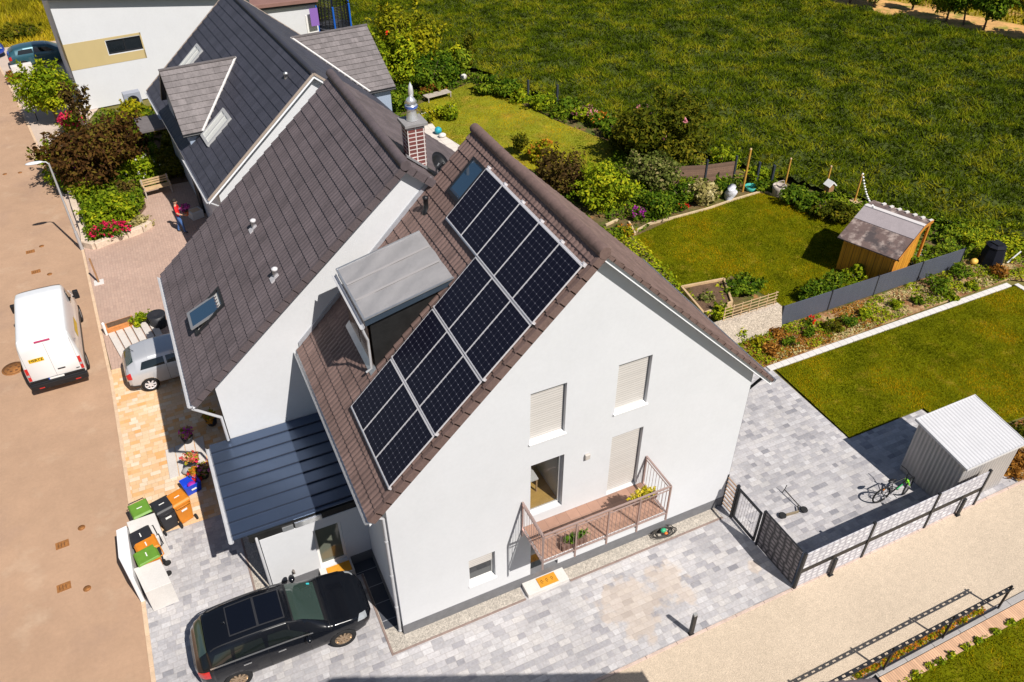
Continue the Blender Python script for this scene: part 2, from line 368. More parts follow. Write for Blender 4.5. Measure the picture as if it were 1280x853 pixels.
# ------------------------------------------------------------------ palette
WHITE = mat('render_white', (0.615, 0.622, 0.642), 0.85, noise=[(0.35, 0.02), (1.6, 0.018), (9, 0.02)], bump=(180, 0.14, 0.004))
SOFFIT = mat('soffit_white', (0.84, 0.85, 0.88), 0.7, noise=(3, 0.03))
PLINTH = mat('plinth_grey', (0.16, 0.16, 0.17), 0.85, noise=[(4, 0.12), (40, 0.1)])
TILE = mat('tile_brown', (0.180, 0.118, 0.103), 0.62, tint=0.16, noise=[(1.3, 0.1), (18, 0.14)], spec=0.35)
TILE2 = mat('tile_greybrown', (0.122, 0.097, 0.102), 0.6, tint=0.14, noise=[(1.1, 0.12), (18, 0.14)], spec=0.35)
SLATE = mat('tile_slate', (0.050, 0.050, 0.066), 0.55, tint=0.12, noise=[(1, 0.1), (15, 0.12)], spec=0.35)
TILEG = mat('tile_weathered', (0.172, 0.152, 0.152), 0.7, tint=0.16, noise=[(1.5, 0.12), (10, 0.15)])
ZINC = mat('zinc', (0.55, 0.56, 0.58), 0.4, 0.75, noise=(6, 0.08))
PIPEM = mat('pipe_grey', (0.6, 0.6, 0.62), 0.45, 0.3, noise=(6, 0.06))
ALU = mat('aluminium', (0.72, 0.70, 0.72), 0.45, 0.3, noise=(30, 0.03))
CELLS = cellmat()
DARKM = mat('anthracite', (0.022, 0.023, 0.027), 0.45, 0.2, noise=(12, 0.1))
BLACK = mat('black_plastic', (0.012, 0.012, 0.014), 0.45, noise=(20, 0.15))
RUBBER = mat('rubber', (0.014, 0.014, 0.015), 0.85, noise=(60, 0.2))
GLASS = mat('window_glass', (0.012, 0.016, 0.02), 0.04, 0.0, spec=0.9)
SKYGLASS = mat('roof_window_glass', (0.02, 0.05, 0.09), 0.03, 0.0, spec=1.0, coat=1.0)
CLEAR, nt_, p_ = _new('clear_glass'); g_ = nt_.nodes.new('ShaderNodeBsdfTransparent'); x_ = nt_.nodes.new('ShaderNodeMixShader'); x_.inputs[0].default_value = .2; p_.inputs['Base Color'].default_value = (.01, .012, .014, 1); p_.inputs['Roughness'].default_value = .03
nt_.links.new(g_.outputs[0], x_.inputs[1]); nt_.links.new(p_.outputs[0], x_.inputs[2]); nt_.links.new(x_.outputs[0], nt_.nodes['Material Output'].inputs[0])
FRAMEW = mat('frame_white', (0.78, 0.77, 0.75), 0.45)
SHUT = gridmat('shutter_beige', (0.575, 0.545, 0.515), (0.34, 0.32, 0.30), 0, 0.075, 0.006, 0.5, 'xz', noise=0.03)
SILL = mat('sill_white', (0.86, 0.85, 0.84), 0.35)
SEAM = mat('seam_metal', (0.095, 0.13, 0.205), 0.3, 0.7, noise=[(0.8, 0.07)])
DARKSHEET = mat('dark_sheet', (0.022, 0.022, 0.022), 0.5, 0.3, noise=[(2, 0.25), (14, 0.1)])
MEMB = mat('membrane', (0.30, 0.29, 0.295), 0.5, noise=[(1.3, 0.05), (6, 0.03)], bump=(2.0, 0.5, 0.05))
CONC = mat('concrete_white', (0.62, 0.59, 0.56), 0.8, noise=[(2, 0.06), (25, 0.06)])
CONCG = mat('concrete_grey', (0.34, 0.32, 0.31), 0.8, noise=[(2, 0.1), (25, 0.1)])
WOODY = mat('wood_orange', (0.50, 0.20, 0.028), 0.6, noise=[(3, 0.15), (20, 0.12)])
WOODP = mat('wood_pale', (0.52, 0.36, 0.20), 0.7, noise=[(3, 0.15), (20, 0.12)])
WOODG = mat('wood_grey', (0.42, 0.36, 0.31), 0.75, noise=[(4, 0.18)])
COIR = mat('coir', (0.60, 0.27, 0.022), 0.95, noise=[(60, 0.2), (5, 0.1)])
SOIL = mat('soil', (0.12, 0.07, 0.04), 0.95, noise=[(3, 0.25), (22, 0.3)], bump=(14, 0.8, 0.05))
MULCH = mat('bark_mulch', (0.24, 0.112, 0.042), 0.95, noise=[(4, 0.25), (16, 0.35)], bump=(20, 0.9, 0.05), second=[((0.52, 0.36, 0.19), 1.1, 0.44, 0.62), ((0.1, 0.14, 0.02), 2.2, 0.55, 0.7)])
BARK = mat('bark', (0.13, 0.085, 0.06), 0.9, noise=[(8, 0.25)])
GRASSB = mat('lawn_base', (0.125, 0.132, 0.002), 0.9, noise=[(0.8, 0.22), (5, 0.2), (30, 0.25)], second=((0.25, 0.175, 0.018), 1.6, 0.55, 0.8), bump=(40, 0.8, 0.04), spec=0.05)
GRASSL = leafmat('lawn_blades', [(0.075, 0.098, 0.001), (0.185, 0.190, 0.002), (0.32, 0.26, 0.003), (0.54, 0.33, 0.006)], 0.2)
GRASSL2 = leafmat('lawn_blades_bright', [(0.115, 0.145, 0.002), (0.24, 0.245, 0.003), (0.40, 0.33, 0.005), (0.62, 0.40, 0.009)], 0.2)
GRASS2B = mat('lawn_base_bright', (0.20, 0.205, 0.004), 0.9, noise=[(0.8, 0.2), (5, 0.2), (25, 0.2)], second=((0.36, 0.22, 0.02), 0.7, 0.5, 0.75))
CROPB = mat('crop_base', (0.045, 0.060, 0.005), 0.95, noise=[(0.5, 0.25), (4, 0.3)])
CROPL = leafmat('crop_blades', [(0.035, 0.054, 0.002), (0.082, 0.118, 0.003), (0.150, 0.172, 0.005), (0.26, 0.235, 0.012)], 0.2)
RED = mat('red_plastic', (0.62, 0.02, 0.012), 0.4); BLUE = mat('blue_plastic', (0.012, 0.06, 0.55), 0.4)
GREENL = mat('bin_green', (0.12, 0.26, 0.030), 0.5, noise=(5, 0.1)); ORANGEL = mat('bin_orange', (0.60, 0.20, 0.015), 0.5, noise=(5, 0.1)); BINBLK = mat('bin_black', (0.022, 0.022, 0.026), 0.5, noise=(8, 0.15))
YELLOW = mat('yellow', (0.80, 0.50, 0.02), 0.5); STICK = mat('sticker_pale', (0.78, 0.76, 0.72), 0.5)

# ------------------------------------------------------------------ ground
BASE = mat('ground_earth', (0.14, 0.12, 0.03), 0.95, noise=[(0.3, 0.25), (4, 0.25)])
o = MB().add([(-300, -200, -0.06), (320, -200, -0.06), (320, 420, -0.06), (-300, 420, -0.06)], [(0, 1, 2, 3)]).build('ground', BASE); tag(o, kind='structure')
KERB = [(-6.48, -40), (-6.48, 1.5), (-6.47, 8.9), (-6.55, 14.75), (-6.74, 18.6), (-7.07, 25.7), (-7.75, 31.5), (-8.73, 38), (-9.9, 46.5), (-11.08, 54), (-12.9, 65), (-16, 80), (-24, 115)]
def kerbx(y): return float(np.interp(y, [p[1] for p in KERB], [p[0] for p in KERB]))
ASPH = mat('asphalt', (0.415, 0.268, 0.176), 0.85, noise=[(0.25, 0.07), (1.4, 0.06), (9, 0.05), (70, 0.16)], second=[((0.36, 0.235, 0.165), 0.4, 0.54, 0.75), ((0.46, 0.32, 0.22), 0.9, 0.56, 0.75), ((0.15, 0.10, 0.075), 3.1, 0.73, 0.8)], bump=(90, 0.5, 0.012), spec=0.2)
sheet('road', [(x-0.06, y) for x, y in KERB]+[(x-6.8, y) for x, y in reversed(KERB)], 0.0, ASPH)
m = MB()
KC = mat('kerb_stone', (0.60, 0.43, 0.29), 0.8, noise=[(3, 0.12), (30, 0.1)])
ys = list(np.arange(-8, 70, 1.0))
for a, b in zip(ys[:-1], ys[1:]):
    for off, wd in ((0, 0.12),):
        xa, xb = kerbx(a), kerbx(b)
        m.prism([(xa-0.06, a+0.006), (xa+0.06, a+0.006), (xb+0.06, b-0.006), (xb-0.06, b-0.006)], 'z', -0.05, 0.03)
tag(m.build('kerb', KC, bevel=0.01), kind='structure')
GREYP = pavermat('pavers_grey', [(0.515, 0.50, 0.505), (0.42, 0.405, 0.415), (0.495, 0.47, 0.46), (0.345, 0.335, 0.35), (0.45, 0.43, 0.435), (0.295, 0.285, 0.305), (0.48, 0.46, 0.465), (0.235, 0.23, 0.25)], 0.27, 0.17, 0.004, (0.38, 0.35, 0.335), 0.8, noise=0.14,
    stain=((0.55, 0.43, 0.32), [(6.2, -1.8, 1.0), (7.6, -1.7, 0.7), (6.1, -2.6, 0.6), (7.8, -2.3, 0.4), (10.2, -2.4, 0.22)]))
sheet('driveway', [(-6.42, -3.43), (16.62, -3.43), (16.62, 6.52), (-6.42, 6.52)], 0.012, GREYP)
sheet('shed_pad', [(16.62, -3.43), (20.25, -3.43), (20.1, 0.5), (16.62, 0.5)], 0.012, GREYP)
ORP = pavermat('pavers_orange', [(0.66, 0.42, 0.22), (0.68, 0.50, 0.33), (0.66, 0.34, 0.125), (0.69, 0.58, 0.45), (0.64, 0.37, 0.16)], 0.26, 0.18, 0.004, (0.5, 0.34, 0.2), 0.6, noise=0.07)
sheet('driveway_orange', [(-6.42, 6.52), (-2.9, 6.52), (-2.9, 15.6), (-6.52, 15.6)], 0.016, ORP)
PINKP = pavermat('pavers_pink', [(0.47, 0.325, 0.255), (0.43, 0.295, 0.235), (0.45, 0.315, 0.25), (0.40, 0.275, 0.22)], 0.22, 0.12, 0.004, (0.32, 0.22, 0.18), 0.2, noise=0.07, swap=True)
sheet('forecourt', [(-6.5, 15.6), (-1.0, 15.6), (-1.0, 31.5), (-4.0, 31.5), (-4.6, 26.1), (-7.0, 25.6), (-6.68, 18.6)], 0.016, PINKP)
sheet('pavement', [(kerbx(25.6)+0.06, 25.6), (-6.6, 25.6), (-7.1, 33), (-7.3, 38), (-5.0, 44), (-7.0, 60), (-12.1, 60)]+[(kerbx(y)+0.06, y) for y in (54, 46.5, 38, 31.5)], 0.008, mat('pavement_concrete', (0.50, 0.40, 0.33), 0.85, noise=[(1, 0.08), (14, 0.08)]))
PATHM = mat('path_gravel', (0.56, 0.455, 0.345), 0.95, noise=[(0.5, 0.05), (5, 0.07), (26, 0.16), (70, 0.3)], bump=(45, 0.9, 0.03))
sheet('gravel_path', [(-6.4, -3.52), (60, -3.52), (60, -6.42), (-6.4, -6.42)], 0.004, PATHM)
m = MB()
x = -6.3
while x < 30:
    m.box(x, x+0.99, -3.52, -3.435, -0.1, 0.022); x += 1.0
tag(m.build('path_edging', mat('edging_stone', (0.52, 0.40, 0.34), 0.8, noise=[(3, 0.12), (20, 0.12)]), bevel=0.008), kind='structure')
m = MB(); x = 8.0
while x < 40: m.box(x, x+0.99, -6.6, -6.42, -0.1, 0.05); x += 1.0
tag(m.build('path_kerb', CONCG, bevel=0.01), kind='structure')
BRK = gridmat('edging_brick', (0.60, 0.36, 0.22), (0.34, 0.22, 0.15), 0.075, 0.6, 0.008, 0.8, 'xy', noise=0.15)
sheet('brick_strip', [(5, -6.62), (45, -6.62), (45, -7.02), (5, -7.02)], 0.03, BRK)
sheet('lower_lawn', [(5, -7.02), (45, -7.02), (45, -20), (5, -20)], 0.02, GRASSB)
GRAV = mat('strip_gravel', (0.50, 0.45, 0.39), 0.95, noise=[(5, 0.1), (20, 0.32), (45, 0.35)], bump=(42, 1.0, 0.04))
sheet('gravel_strip', [(-0.46, -0.42), (3.55, -0.42), (3.55, 0.02), (0.02, 0.02), (0.02, 2.4), (-0.46, 2.4)], 0.02, GRAV)
sheet('slab_strip', [(-0.44, 0.35), (-0.02, 0.35), (-0.02, 2.42), (-0.44, 2.42)], 0.026, gridmat('dark_slabs', (0.06, 0.065, 0.08), (0.35, 0.36, 0.38), 0.0, 0.62, 0.01, 0.6, 'xy'))
sheet('slab_strip', [(-0.64, 2.42), (-0.02, 2.42), (-0.02, 2.86), (-0.64, 2.86)], 0.022, MATS['dark_slabs'])
sheet('gravel_strip', [(5.0, -0.42), (10.5, -0.42), (10.5, 0.02), (5.0, 0.02)], 0.02, GRAV)
sheet('gravel_strip', [(-3.45, 2.5), (-1.75, 2.5), (-1.75, 2.9), (-2.96, 2.9), (-2.96, 6.5), (-3.45, 6.5)], 0.02, GRAV)
m = MB()
for (x0, x1, y0, y1) in ((-0.52, 3.55, -0.48, -0.42), (5.0, 10.5, -0.48, -0.42), (-0.52, -0.46, -0.42, 2.4), (-3.51, -3.45, 2.44, 6.5), (-3.45, -1.75, 2.44, 2.5)): m.box(x0, x1, y0, y1, -0.05, 0.035)
tag(m.build('strip_edging', mat('edging_brown', (0.25, 0.185, 0.16), 0.8, noise=(8, 0.15)), bevel=0.006), kind='structure')
LAWN = [(16.68, 0.52), (20.2, 0.52), (20.4, -1.2), (30.4, -1.8), (30.0, 4.55), (16.76, 4.55)]
sheet('lawn', LAWN, 0.017, GRASSB); blades('lawn_grass', LAWN, 60000, 0.055, 0.022, GRASSL, 0.03, 0.9, seed=2, patch=1.6)
sheet('soil_bed', [(20.25, -3.43), (32, -3.43), (32, -1.9), (20.42, -1.3)], 0.02, MULCH)
sheet('soil_bed', [(16.3, 4.85), (30.2, 5.0), (32.5, 3.2), (33.5, 9.0), (29.0, 6.62), (16.3, 6.62)], 0.02, MULCH)
m = MB(); x = 16.5
while x < 29.7: m.box(x, min(x+0.32, 29.8), 4.58, 4.84, 0, 0.07); x += 0.325
yy = 4.6
while yy > -1.7: m.box(29.98, 30.22, yy-0.31, yy, 0, 0.07); yy -= 0.325
tag(m.build('lawn_edging', CONC, bevel=0.012), kind='structure')
LAWN2 = [(16.4, 9.4), (17.0, 15.3), (20.5, 16.1), (25.2, 16.45), (27.4, 12.6), (26.6, 7.0), (19.9, 7.0), (19.2, 10.6)]
sheet('back_lawn', LAWN2, 0.017, GRASSB); blades('back_lawn_grass', LAWN2, 60000, 0.055, 0.024, GRASSL, 0.03, 0.9, seed=5, patch=1.3)
LAWN3 = [(12.9, 30.5), (13.2, 35.0), (17.7, 37.0), (19.0, 33.0), (20.1, 28.6), (21.7, 24.2), (20.0, 22.6), (17.0, 22.2), (13.8, 26.0)]
sheet('far_lawn', LAWN3, 0.03, GRASS2B); blades('far_lawn_grass', LAWN3, 30000, 0.05, 0.03, GRASSL2, 0.03, 0.9, seed=8, patch=2.0)
sheet('garden_soil', [(10.5, 6.6), (30, 6.62), (31.0, 9.0), (28.6, 13.2), (26.4, 17.6), (24.0, 22.5), (22.6, 27.0), (19.2, 35.2), (18.4, 38.5), (15, 44), (10, 50), (9, 20)], 0.004, mat('garden_earth', (0.125, 0.085, 0.032), 0.95, noise=[(1.2, 0.3), (7, 0.3)], second=[((0.07, 0.09, 0.01), 1.1, 0.45, 0.62), ((0.30, 0.14, 0.05), 2.0, 0.55, 0.7)], bump=(10, 0.7, 0.05)))
sheet('terrace', [(11.2, 31.9), (13.95, 31.9), (13.7, 27.2), (10.5, 22.0), (8.5, 24.0)], 0.02, gridmat('terrace_slabs', (0.62, 0.56, 0.50), (0.4, 0.36, 0.33), 0.6, 0.6, 0.012, 0.8, 'xy', noise=0.06))
FIELD = [(9, 52.5), (15, 44.5), (18.6, 39.2), (19.6, 35.2), (22.9, 27.2), (24.4, 22.8), (26.7, 17.9), (28.9, 13.4), (31.2, 9.4), (33.6, 6.0), (34.5, -10), (62, -10), (60.5, 20), (57.9, 26.4), (50.6, 42.2), (38, 68), (9, 110)]
def crop_z(Q): return 0.03+0.42*vnoise(Q+40, 1.15, 61)**1.4+0.22*vnoise(Q+90, 0.5, 62)
def crop_surface():
    fp = np.array(FIELD); lo, hi = fp.min(0), fp.max(0); st = 0.32; gx, gy = np.arange(lo[0], hi[0], st), np.arange(lo[1], hi[1], st)
    X, Y = np.meshgrid(gx, gy, indexing='ij'); Q = np.column_stack([X.ravel(), Y.ravel()]); V = np.column_stack([Q, crop_z(Q)]); nx, ny = len(gx), len(gy)
    i, j = np.meshgrid(np.arange(nx-1), np.arange(ny-1), indexing='ij'); a = (i*ny+j).ravel(); F = np.stack([a, a+ny, a+ny+1, a+1], 1)
    F = F[inpoly(V[F].mean(1)[:, :2], FIELD)]; u, inv_ = np.unique(F, return_inverse=True); return rawmesh('field', V[u], inv_.reshape(F.shape), CROPB, smooth=True)
crop_surface()['kind'] = 'structure'
blades('crop', FIELD, 340000, 0.21, 0.085, CROPL, 0.0, 2.2, 0.6, 1.15, 21, crop_z)
ORCH = mat('orchard_grass', (0.29, 0.21, 0.022), 0.95, noise=[(0.3, 0.2), (2, 0.2), (9, 0.2)], second=((0.50, 0.26, 0.09), 0.35, 0.5, 0.62))
sheet('orchard_ground', [(30, 84.4), (38, 68), (50.6, 42.2), (57.9, 26.4), (60.5, 20), (150, 20), (150, 160), (30, 160)], 0.012, ORCH)
m = MB()
e = np.array([(38, 68), (50.6, 42.2), (57.9, 26.4), (60.5, 20)])
sheet('orchard_track', [tuple(p) for p in e]+[tuple(p+np.array([4.2, 1.8])) for p in e[::-1]], 0.018, mat('dry_soil', (0.56, 0.31, 0.11), 0.95, noise=[(1, 0.2), (6, 0.2)], second=((0.22, 0.2, 0.03), 0.8, 0.5, 0.65)))
blades('orchard_grass', [(42.5, 70), (54.9, 44), (62.2, 28.2), (65, 20), (95, 20), (95, 80), (45, 80)], 45000, 0.4, 0.16, leafmat('orchard_blades', [(0.14, 0.14, 0.006), (0.33, 0.29, 0.010), (0.50, 0.38, 0.02)], 0.2), 0, 1.2, seed=71, patch=3)
MEAD = [(-24, 58.5), (-7, 58.5), (-4.5, 64), (-5, 90), (-40, 90)]
sheet('meadow', MEAD, 0.012, ORCH); blades('meadow_grass', MEAD, 40000, 0.5, 0.12, leafmat('meadow_blades', [(0.16, 0.15, 0.008), (0.36, 0.30, 0.012), (0.48, 0.34, 0.02)], 0.2), 0, 0.8, seed=31, patch=3)

# ------------------------------------------------------------------ house with the solar roof
RX, RZ, TG = 5.381, 11.22, 0.985                       # ridge and slope
AL = math.atan(TG); CA, SA = math.cos(AL), math.sin(AL)
W, LEN = 10.80, 6.68
EL, ER, VO = 8.22, 8.33, 0.28                          # slope lengths, verge overhang
def zl(x): return RZ-(RX-x)*TG
h1 = thing('white_house', 'white rendered gable house with brown tiled roof under the solar panels', 'house', (W/2, 3, 0))
def inv(o, root):
    """parts are modelled in world coordinates and hung on the thing's base point"""
    o.matrix_parent_inverse = root.matrix_basis.inverted(); return o
def part(mb, name, mats, root, **k):
    return inv(mb.build(name, mats, root, **k), root)
bpy.context.view_layer.update()
mw = MB().prism([(0, 0.02), (0, zl(0)-0.24), (RX, RZ-0.24), (W, zl(2*RX-W)-0.24), (W, 0.02)], 'y', 0.0, LEN)
wall = part(mw, 'wall', WHITE, h1)
OPEN = dict(w1=(3.82, 4.80, 5.86, 7.53), w2=(6.25, 7.23, 5.90, 7.54), d1=(3.86, 4.83, 3.02, 5.04), d2=(6.27, 7.25, 2.72, 5.02), sw=(2.02, 2.80, 1.02, 2.14), dr=(3.90, 4.80, 0.20, 2.25))
c = MB()
for k_, (x0, x1, z0, z1) in OPEN.items(): c.box(x0, x1, -0.3, 2.0 if k_ == 'd1' else 0.26, z0, z1)
cut(wall, c)
part(MB().box(-0.012, W+0.012, -0.012, LEN, 0.0, 0.42), 'plinth', PLINTH, h1)
def shutter_window(k, nm, closed=1.0, sill=True):
    x0, x1, z0, z1 = OPEN[k]
    fr = MB(); t = 0.06
    for a, b, cc, d in ((x0+.002, x0+t, z0+.002, z1-.002), (x1-t, x1-.002, z0+.002, z1-.002), (x0+t, x1-t, z0+.002, z0+t), (x0+t, x1-t, z1-t, z1-.002)): fr.box(a, b, 0.15, 0.21, cc, d)
    f = part(fr, nm, FRAMEW, h1)
    def sub(mb, n, mt): return mb.build(n, mt, f)
    if closed > 0: sub(MB().box(x0+.02, x1-.02, 0.115, 0.14, z1-(z1-z0)*closed, z1-.004), 'shutter', SHUT)
    if closed < 1: sub(MB().box(x0+t, x1-t, 0.17, 0.19, z0+t, z1-t), 'pane', GLASS if k != 'd1' else CLEAR)
    if sill: sub(MB().prism([(-0.05, z0-0.035), (-0.05, z0-0.01), (0.149, z0+0.035), (0.149, z0-.0)], 'x', x0-0.03, x1+0.03), 'sill', SILL)
    return f
part(MB().box(3.865, 4.825, 0.24, 1.98, 3.0, 3.035), 'room_floor', mat('parquet', (.62, .40, .12), .4, noise=(6, .1)), h1)
tb0 = thing('side_table', 'small white table standing behind the glazed balcony door', 'table', (4.2, 1.0, 3.036)); MB().box(-.26, .26, -.3, .3, .5, .54).build('top', FRAMEW, tb0)
for sx in (-.22, .22):
    for sy in (-.26, .26): MB().box(sx-.02, sx+.02, sy-.02, sy+.02, 0, .5).build('leg', WOODP, tb0)
MB().lathe([(.05, .54), (.13, .64), (.12, .64), (.001, .56)], (-.05, -.1, 0), 14).build('bowl', mat('bowl_turquoise', (.1, .5, .42), .4), tb0)
shutter_window('w1', 'window'); shutter_window('w2', 'window'); shutter_window('sw', 'window', 0.42)
shutter_window('d2', 'balcony_door', 1.0, False); shutter_window('d1', 'balcony_door', 0.0, False); f = shutter_window('dr', 'door', 0.0, False)
# roof body, its covering, verges, ridge, gutters
def roofx(s, side): return RX-side*s*CA
def chev(dz0, dz1):                                    # roof slab section between two offsets below the tile plane
    l, r = RX-EL*CA, RX+ER*CA
    return [(l, zl(l)+dz0), (RX, RZ+dz0), (r, RZ-(r-RX)*TG+dz0), (r, RZ-(r-RX)*TG+dz1), (RX, RZ+dz1), (l, zl(l)+dz1)]
rf = part(MB().prism(chev(-0.03, -0.22), 'y', -VO+0.03, LEN), 'roof', SOFFIT, h1)
def sub(mb, n, mt, par, **k): return mb.build(n, mt, par, **k)
tl = tiles('tile_slope', (RX, -VO, RZ), (0, 1, 0), (-CA, 0, -SA), LEN+VO, EL, TILE, rf)
tl = tiles('tile_slope', (RX, -VO, RZ), (0, 1, 0), (CA, 0, -SA), LEN+VO, ER, TILE, rf, amp=0.008, seed=9)
m = MB(); k = 0
for side, ln in ((1, EL), (-1, ER)):
    n = int(ln/0.36)+1
    for i in range(n):
        s0, s1 = i*0.36, min((i+1)*0.36+0.03, ln); a = (RX-side*s0*CA, RZ-s0*SA); b = (RX-side*s1*CA, RZ-s1*SA)
        nx, nz = -side*SA, CA; h0, h1_ = (0.03, 0.052) if side == 1 else (0.018, 0.030); d0 = -0.17 if side == 1 else -0.06
        q = lambda p, h: (p[0]+nx*h, p[1]+nz*h)
        m.prism([q(a, d0), q(b, d0), q(b, h1_), q(a, h0)], 'y', -VO-0.03, -VO+0.07)
sub(m, 'verge_tile', TILE, rf)
m = MB(); y = -VO-0.04
while y < LEN: m.lathe([(0.146, 0), (0.152, 0.02), (0.146, 0.345)], (RX, y, RZ-0.015), 14, 0, Matrix.Rotation(-math.pi/2, 4, 'X')); y += 0.335
sub(m, 'ridge_tile', TILE, rf)
def gutter(p0, p1, r=0.075):
    m = MB(); d = Vector(p1)-Vector(p0); x = Vector((-d.y, d.x, 0)).normalized(); n = 9; vs = []; fs = []
    for p in (Vector(p0), Vector(p1)):
        for rr in (r, r-0.012):
            for i in range(n): a = math.pi+math.pi*i/(n-1); vs.append(p+x*math.cos(a)*rr+Vector((0, 0, math.sin(a)*rr)))
    for i in range(n-1):
        fs += [(i, i+1, 2*n+i+1, 2*n+i), (n+i, 3*n+i, 3*n+i+1, n+i+1), (i, n+i, n+i+1, i+1), (2*n+i, 2*n+i+1, 3*n+i+1, 3*n+i)]
    fs += [(0, 2*n, 3*n, n), (n-1, 2*n-1, 4*n-1, 3*n-1)]
    return m.add(vs, fs)
xe = RX-EL*CA; ze = zl(xe)
sub(gutter((xe-0.05, -VO, ze-0.03), (xe-0.05, LEN, ze-0.03)), 'gutter', ZINC, rf)
xr = RX+ER*CA; zr = RZ-(xr-RX)*TG
sub(gutter((xr+0.05, -VO, zr-0.03), (xr+0.05, LEN, zr-0.03)), 'gutter', ZINC, rf)
m = MB().tube([(xe-0.05, 0.12, ze-0.1), (xe-0.05, 0.12, ze-0.22), (-0.07, 0.12, ze-0.55), (-0.07, 0.12, 0.06)], 0.045, 10)
for z in (1.2, 2.6, 4.0): m.lathe([(0.056, 0), (0.056, 0.05)], (-0.07, 0.12, z), 10)
m.ball((-0.07, 0.12, 0.1), 0.06)
part(m, 'downpipe', PIPEM, h1)
part(MB().tube([(xr+0.05, 0.12, zr-0.1), (xr+0.03, 0.12, zr-0.2), (W+0.07, 0.12, zr-0.5), (W+0.07, 0.12, 0.06)], 0.045, 10), 'downpipe', DARKM, h1)
# roof terrace dormer with flat grey roof
d = MB(); yA, yB = 3.24, 5.42
def slope_prism_flash():
    zz = lambda x, h: zl(x)+h
    return MB().prism([(0.96, zz(.96, .06)), (0.80, zz(.80, .06)), (0.80, zz(.80, .07)), (0.96, zz(.96, .10))], 'y', yA-.1, yB+.05)
d.prism([(0.98, 6.80), (0.98, 8.46), (3.12, 8.96)], 'y', yA, yB)
dm = part(d, 'dormer', DARKSHEET, h1)
rm = MB(); nx_, ny_ = 28, 24; vs = []
for i in range(nx_+1):
    for j in range(ny_+1):
        x = 0.84+(3.2-0.84)*i/nx_; y = yA-0.14+(yB-yA+0.28)*j/ny_
        wr = 0.012*math.sin(5.1*x+2.2*y+1.5*math.sin(3*y))+0.009*math.sin(9*y-4*x+2*math.sin(2*x))
        vs.append((x, y, 8.50+(x-0.84)*0.235+0.085+wr))
rm.add(vs, [(i*(ny_+1)+j, (i+1)*(ny_+1)+j, (i+1)*(ny_+1)+j+1, i*(ny_+1)+j+1) for i in range(nx_) for j in range(ny_)], 0, True)
dr_ = sub(rm, 'dormer_roof', MEMB, dm)
for yy in (3.95, 4.72): sub(MB().beam((.86, yy, 8.61), (3.15, yy+.02, 9.148), .07, .012), 'membrane_seam', mat('membrane_seam', (.36, .34, .34), .5), dr_)
m = MB(); m.prism([(0.84, 8.38), (0.84, 8.53), (3.2, 9.08), (3.2, 8.95)], 'y', yA-0.14, yB+0.14)
sub(m, 'fascia', mat('fascia_blue_grey', (0.07, 0.10, 0.14), 0.35, 0.5), dm)
m = MB()
for ya in (yA-0.15, yB+0.13): m.beam((0.82, ya+.01, 8.585), (3.2, ya+.01, 9.14), 0.05, 0.035)
m.beam((0.83, yA-0.16, 8.585), (0.83, yB+0.16, 8.585), 0.05, 0.035)
sub(m, 'edge_trim', ZINC, dm)
sub(gutter((0.74, yA-0.2, 8.42), (0.74, yB+0.2, 8.42), 0.065), 'gutter', PIPEM, dm)
sub(MB().tube([(0.74, yA-0.12, 8.36), (0.80, yA-0.12, 8.1), (0.86, yA-0.06, 7.9), (0.86, yA-0.05, 6.98), (0.72, yA-0.02, 6.86)], 0.035, 8), 'downpipe', PIPEM, dm)
wn = sub(MB().box(0.93, 0.975, yA+0.25, yB-0.25, 7.0, 8.2), 'window', DARKM, dm)
m = MB()
m.box(0.915, 0.93, yA+0.06, (yA+yB)/2-0.03, 6.95, 8.3); m.box(0.915, 0.93, (yA+yB)/2+0.03, yB-0.06, 6.95, 8.3)
sub(m, 'pane', mat('bronze_panel', (.20, .135, .10), .22, .75, noise=[(1.5, .3)]), dm)
sub(slope_prism_flash(), 'flashing', ZINC, dm)
# roof window half under the array, pipe vent
def on_left(px, py, h=0.0): return onplane(px, py, (RX, 0, RZ+h/CA), (-SA, 0, CA))
def slope_box(mb, s0, s1, y0, y1, h0, h1_, m=0):
    """box lying on the left slope: s downslope from the ridge, h off the plane"""
    P = lambda s, y, h: (RX-s*CA-h*SA, y, RZ-s*SA+h*CA)
    vs = [P(s, y, h) for s in (s0, s1) for y in (y0, y1) for h in (h0, h1_)]
    return mb.add(vs, [(0, 1, 3, 2), (4, 6, 7, 5), (0, 4, 5, 1), (2, 3, 7, 6), (0, 2, 6, 4), (1, 5, 7, 3)], m)
f = part(slope_box(slope_box(slope_box(slope_box(MB(), .55, .62, 4.95, 5.75, 0, .09), 1.62, 1.72, 4.95, 5.75, 0, .09), .62, 1.62, 4.95, 5.02, 0, .09), .62, 1.62, 5.68, 5.75, 0, .09), 'roof_window', DARKM, h1)
sub(slope_box(MB(), .62, 1.62, 5.02, 5.68, 0.03, 0.07), 'pane', SKYGLASS, f)
p0 = Vector(on_left(533, 264))
m = MB().lathe([(0.13, -0.1), (0.11, 0.02), (0.07, 0.06), (0.07, 0.36), (0.085, 0.37), (0.085, 0.43), (0.03, 0.46)], p0, 12)
part(m, 'vent_pipe', BLACK, h1)
# wall lamp
part(MB().box(5.44, 5.59, -0.08, 0, 4.58, 4.76), 'wall_lamp', mat('lamp_grey', (0.5, 0.46, 0.42), 0.5), h1, bevel=0.02)
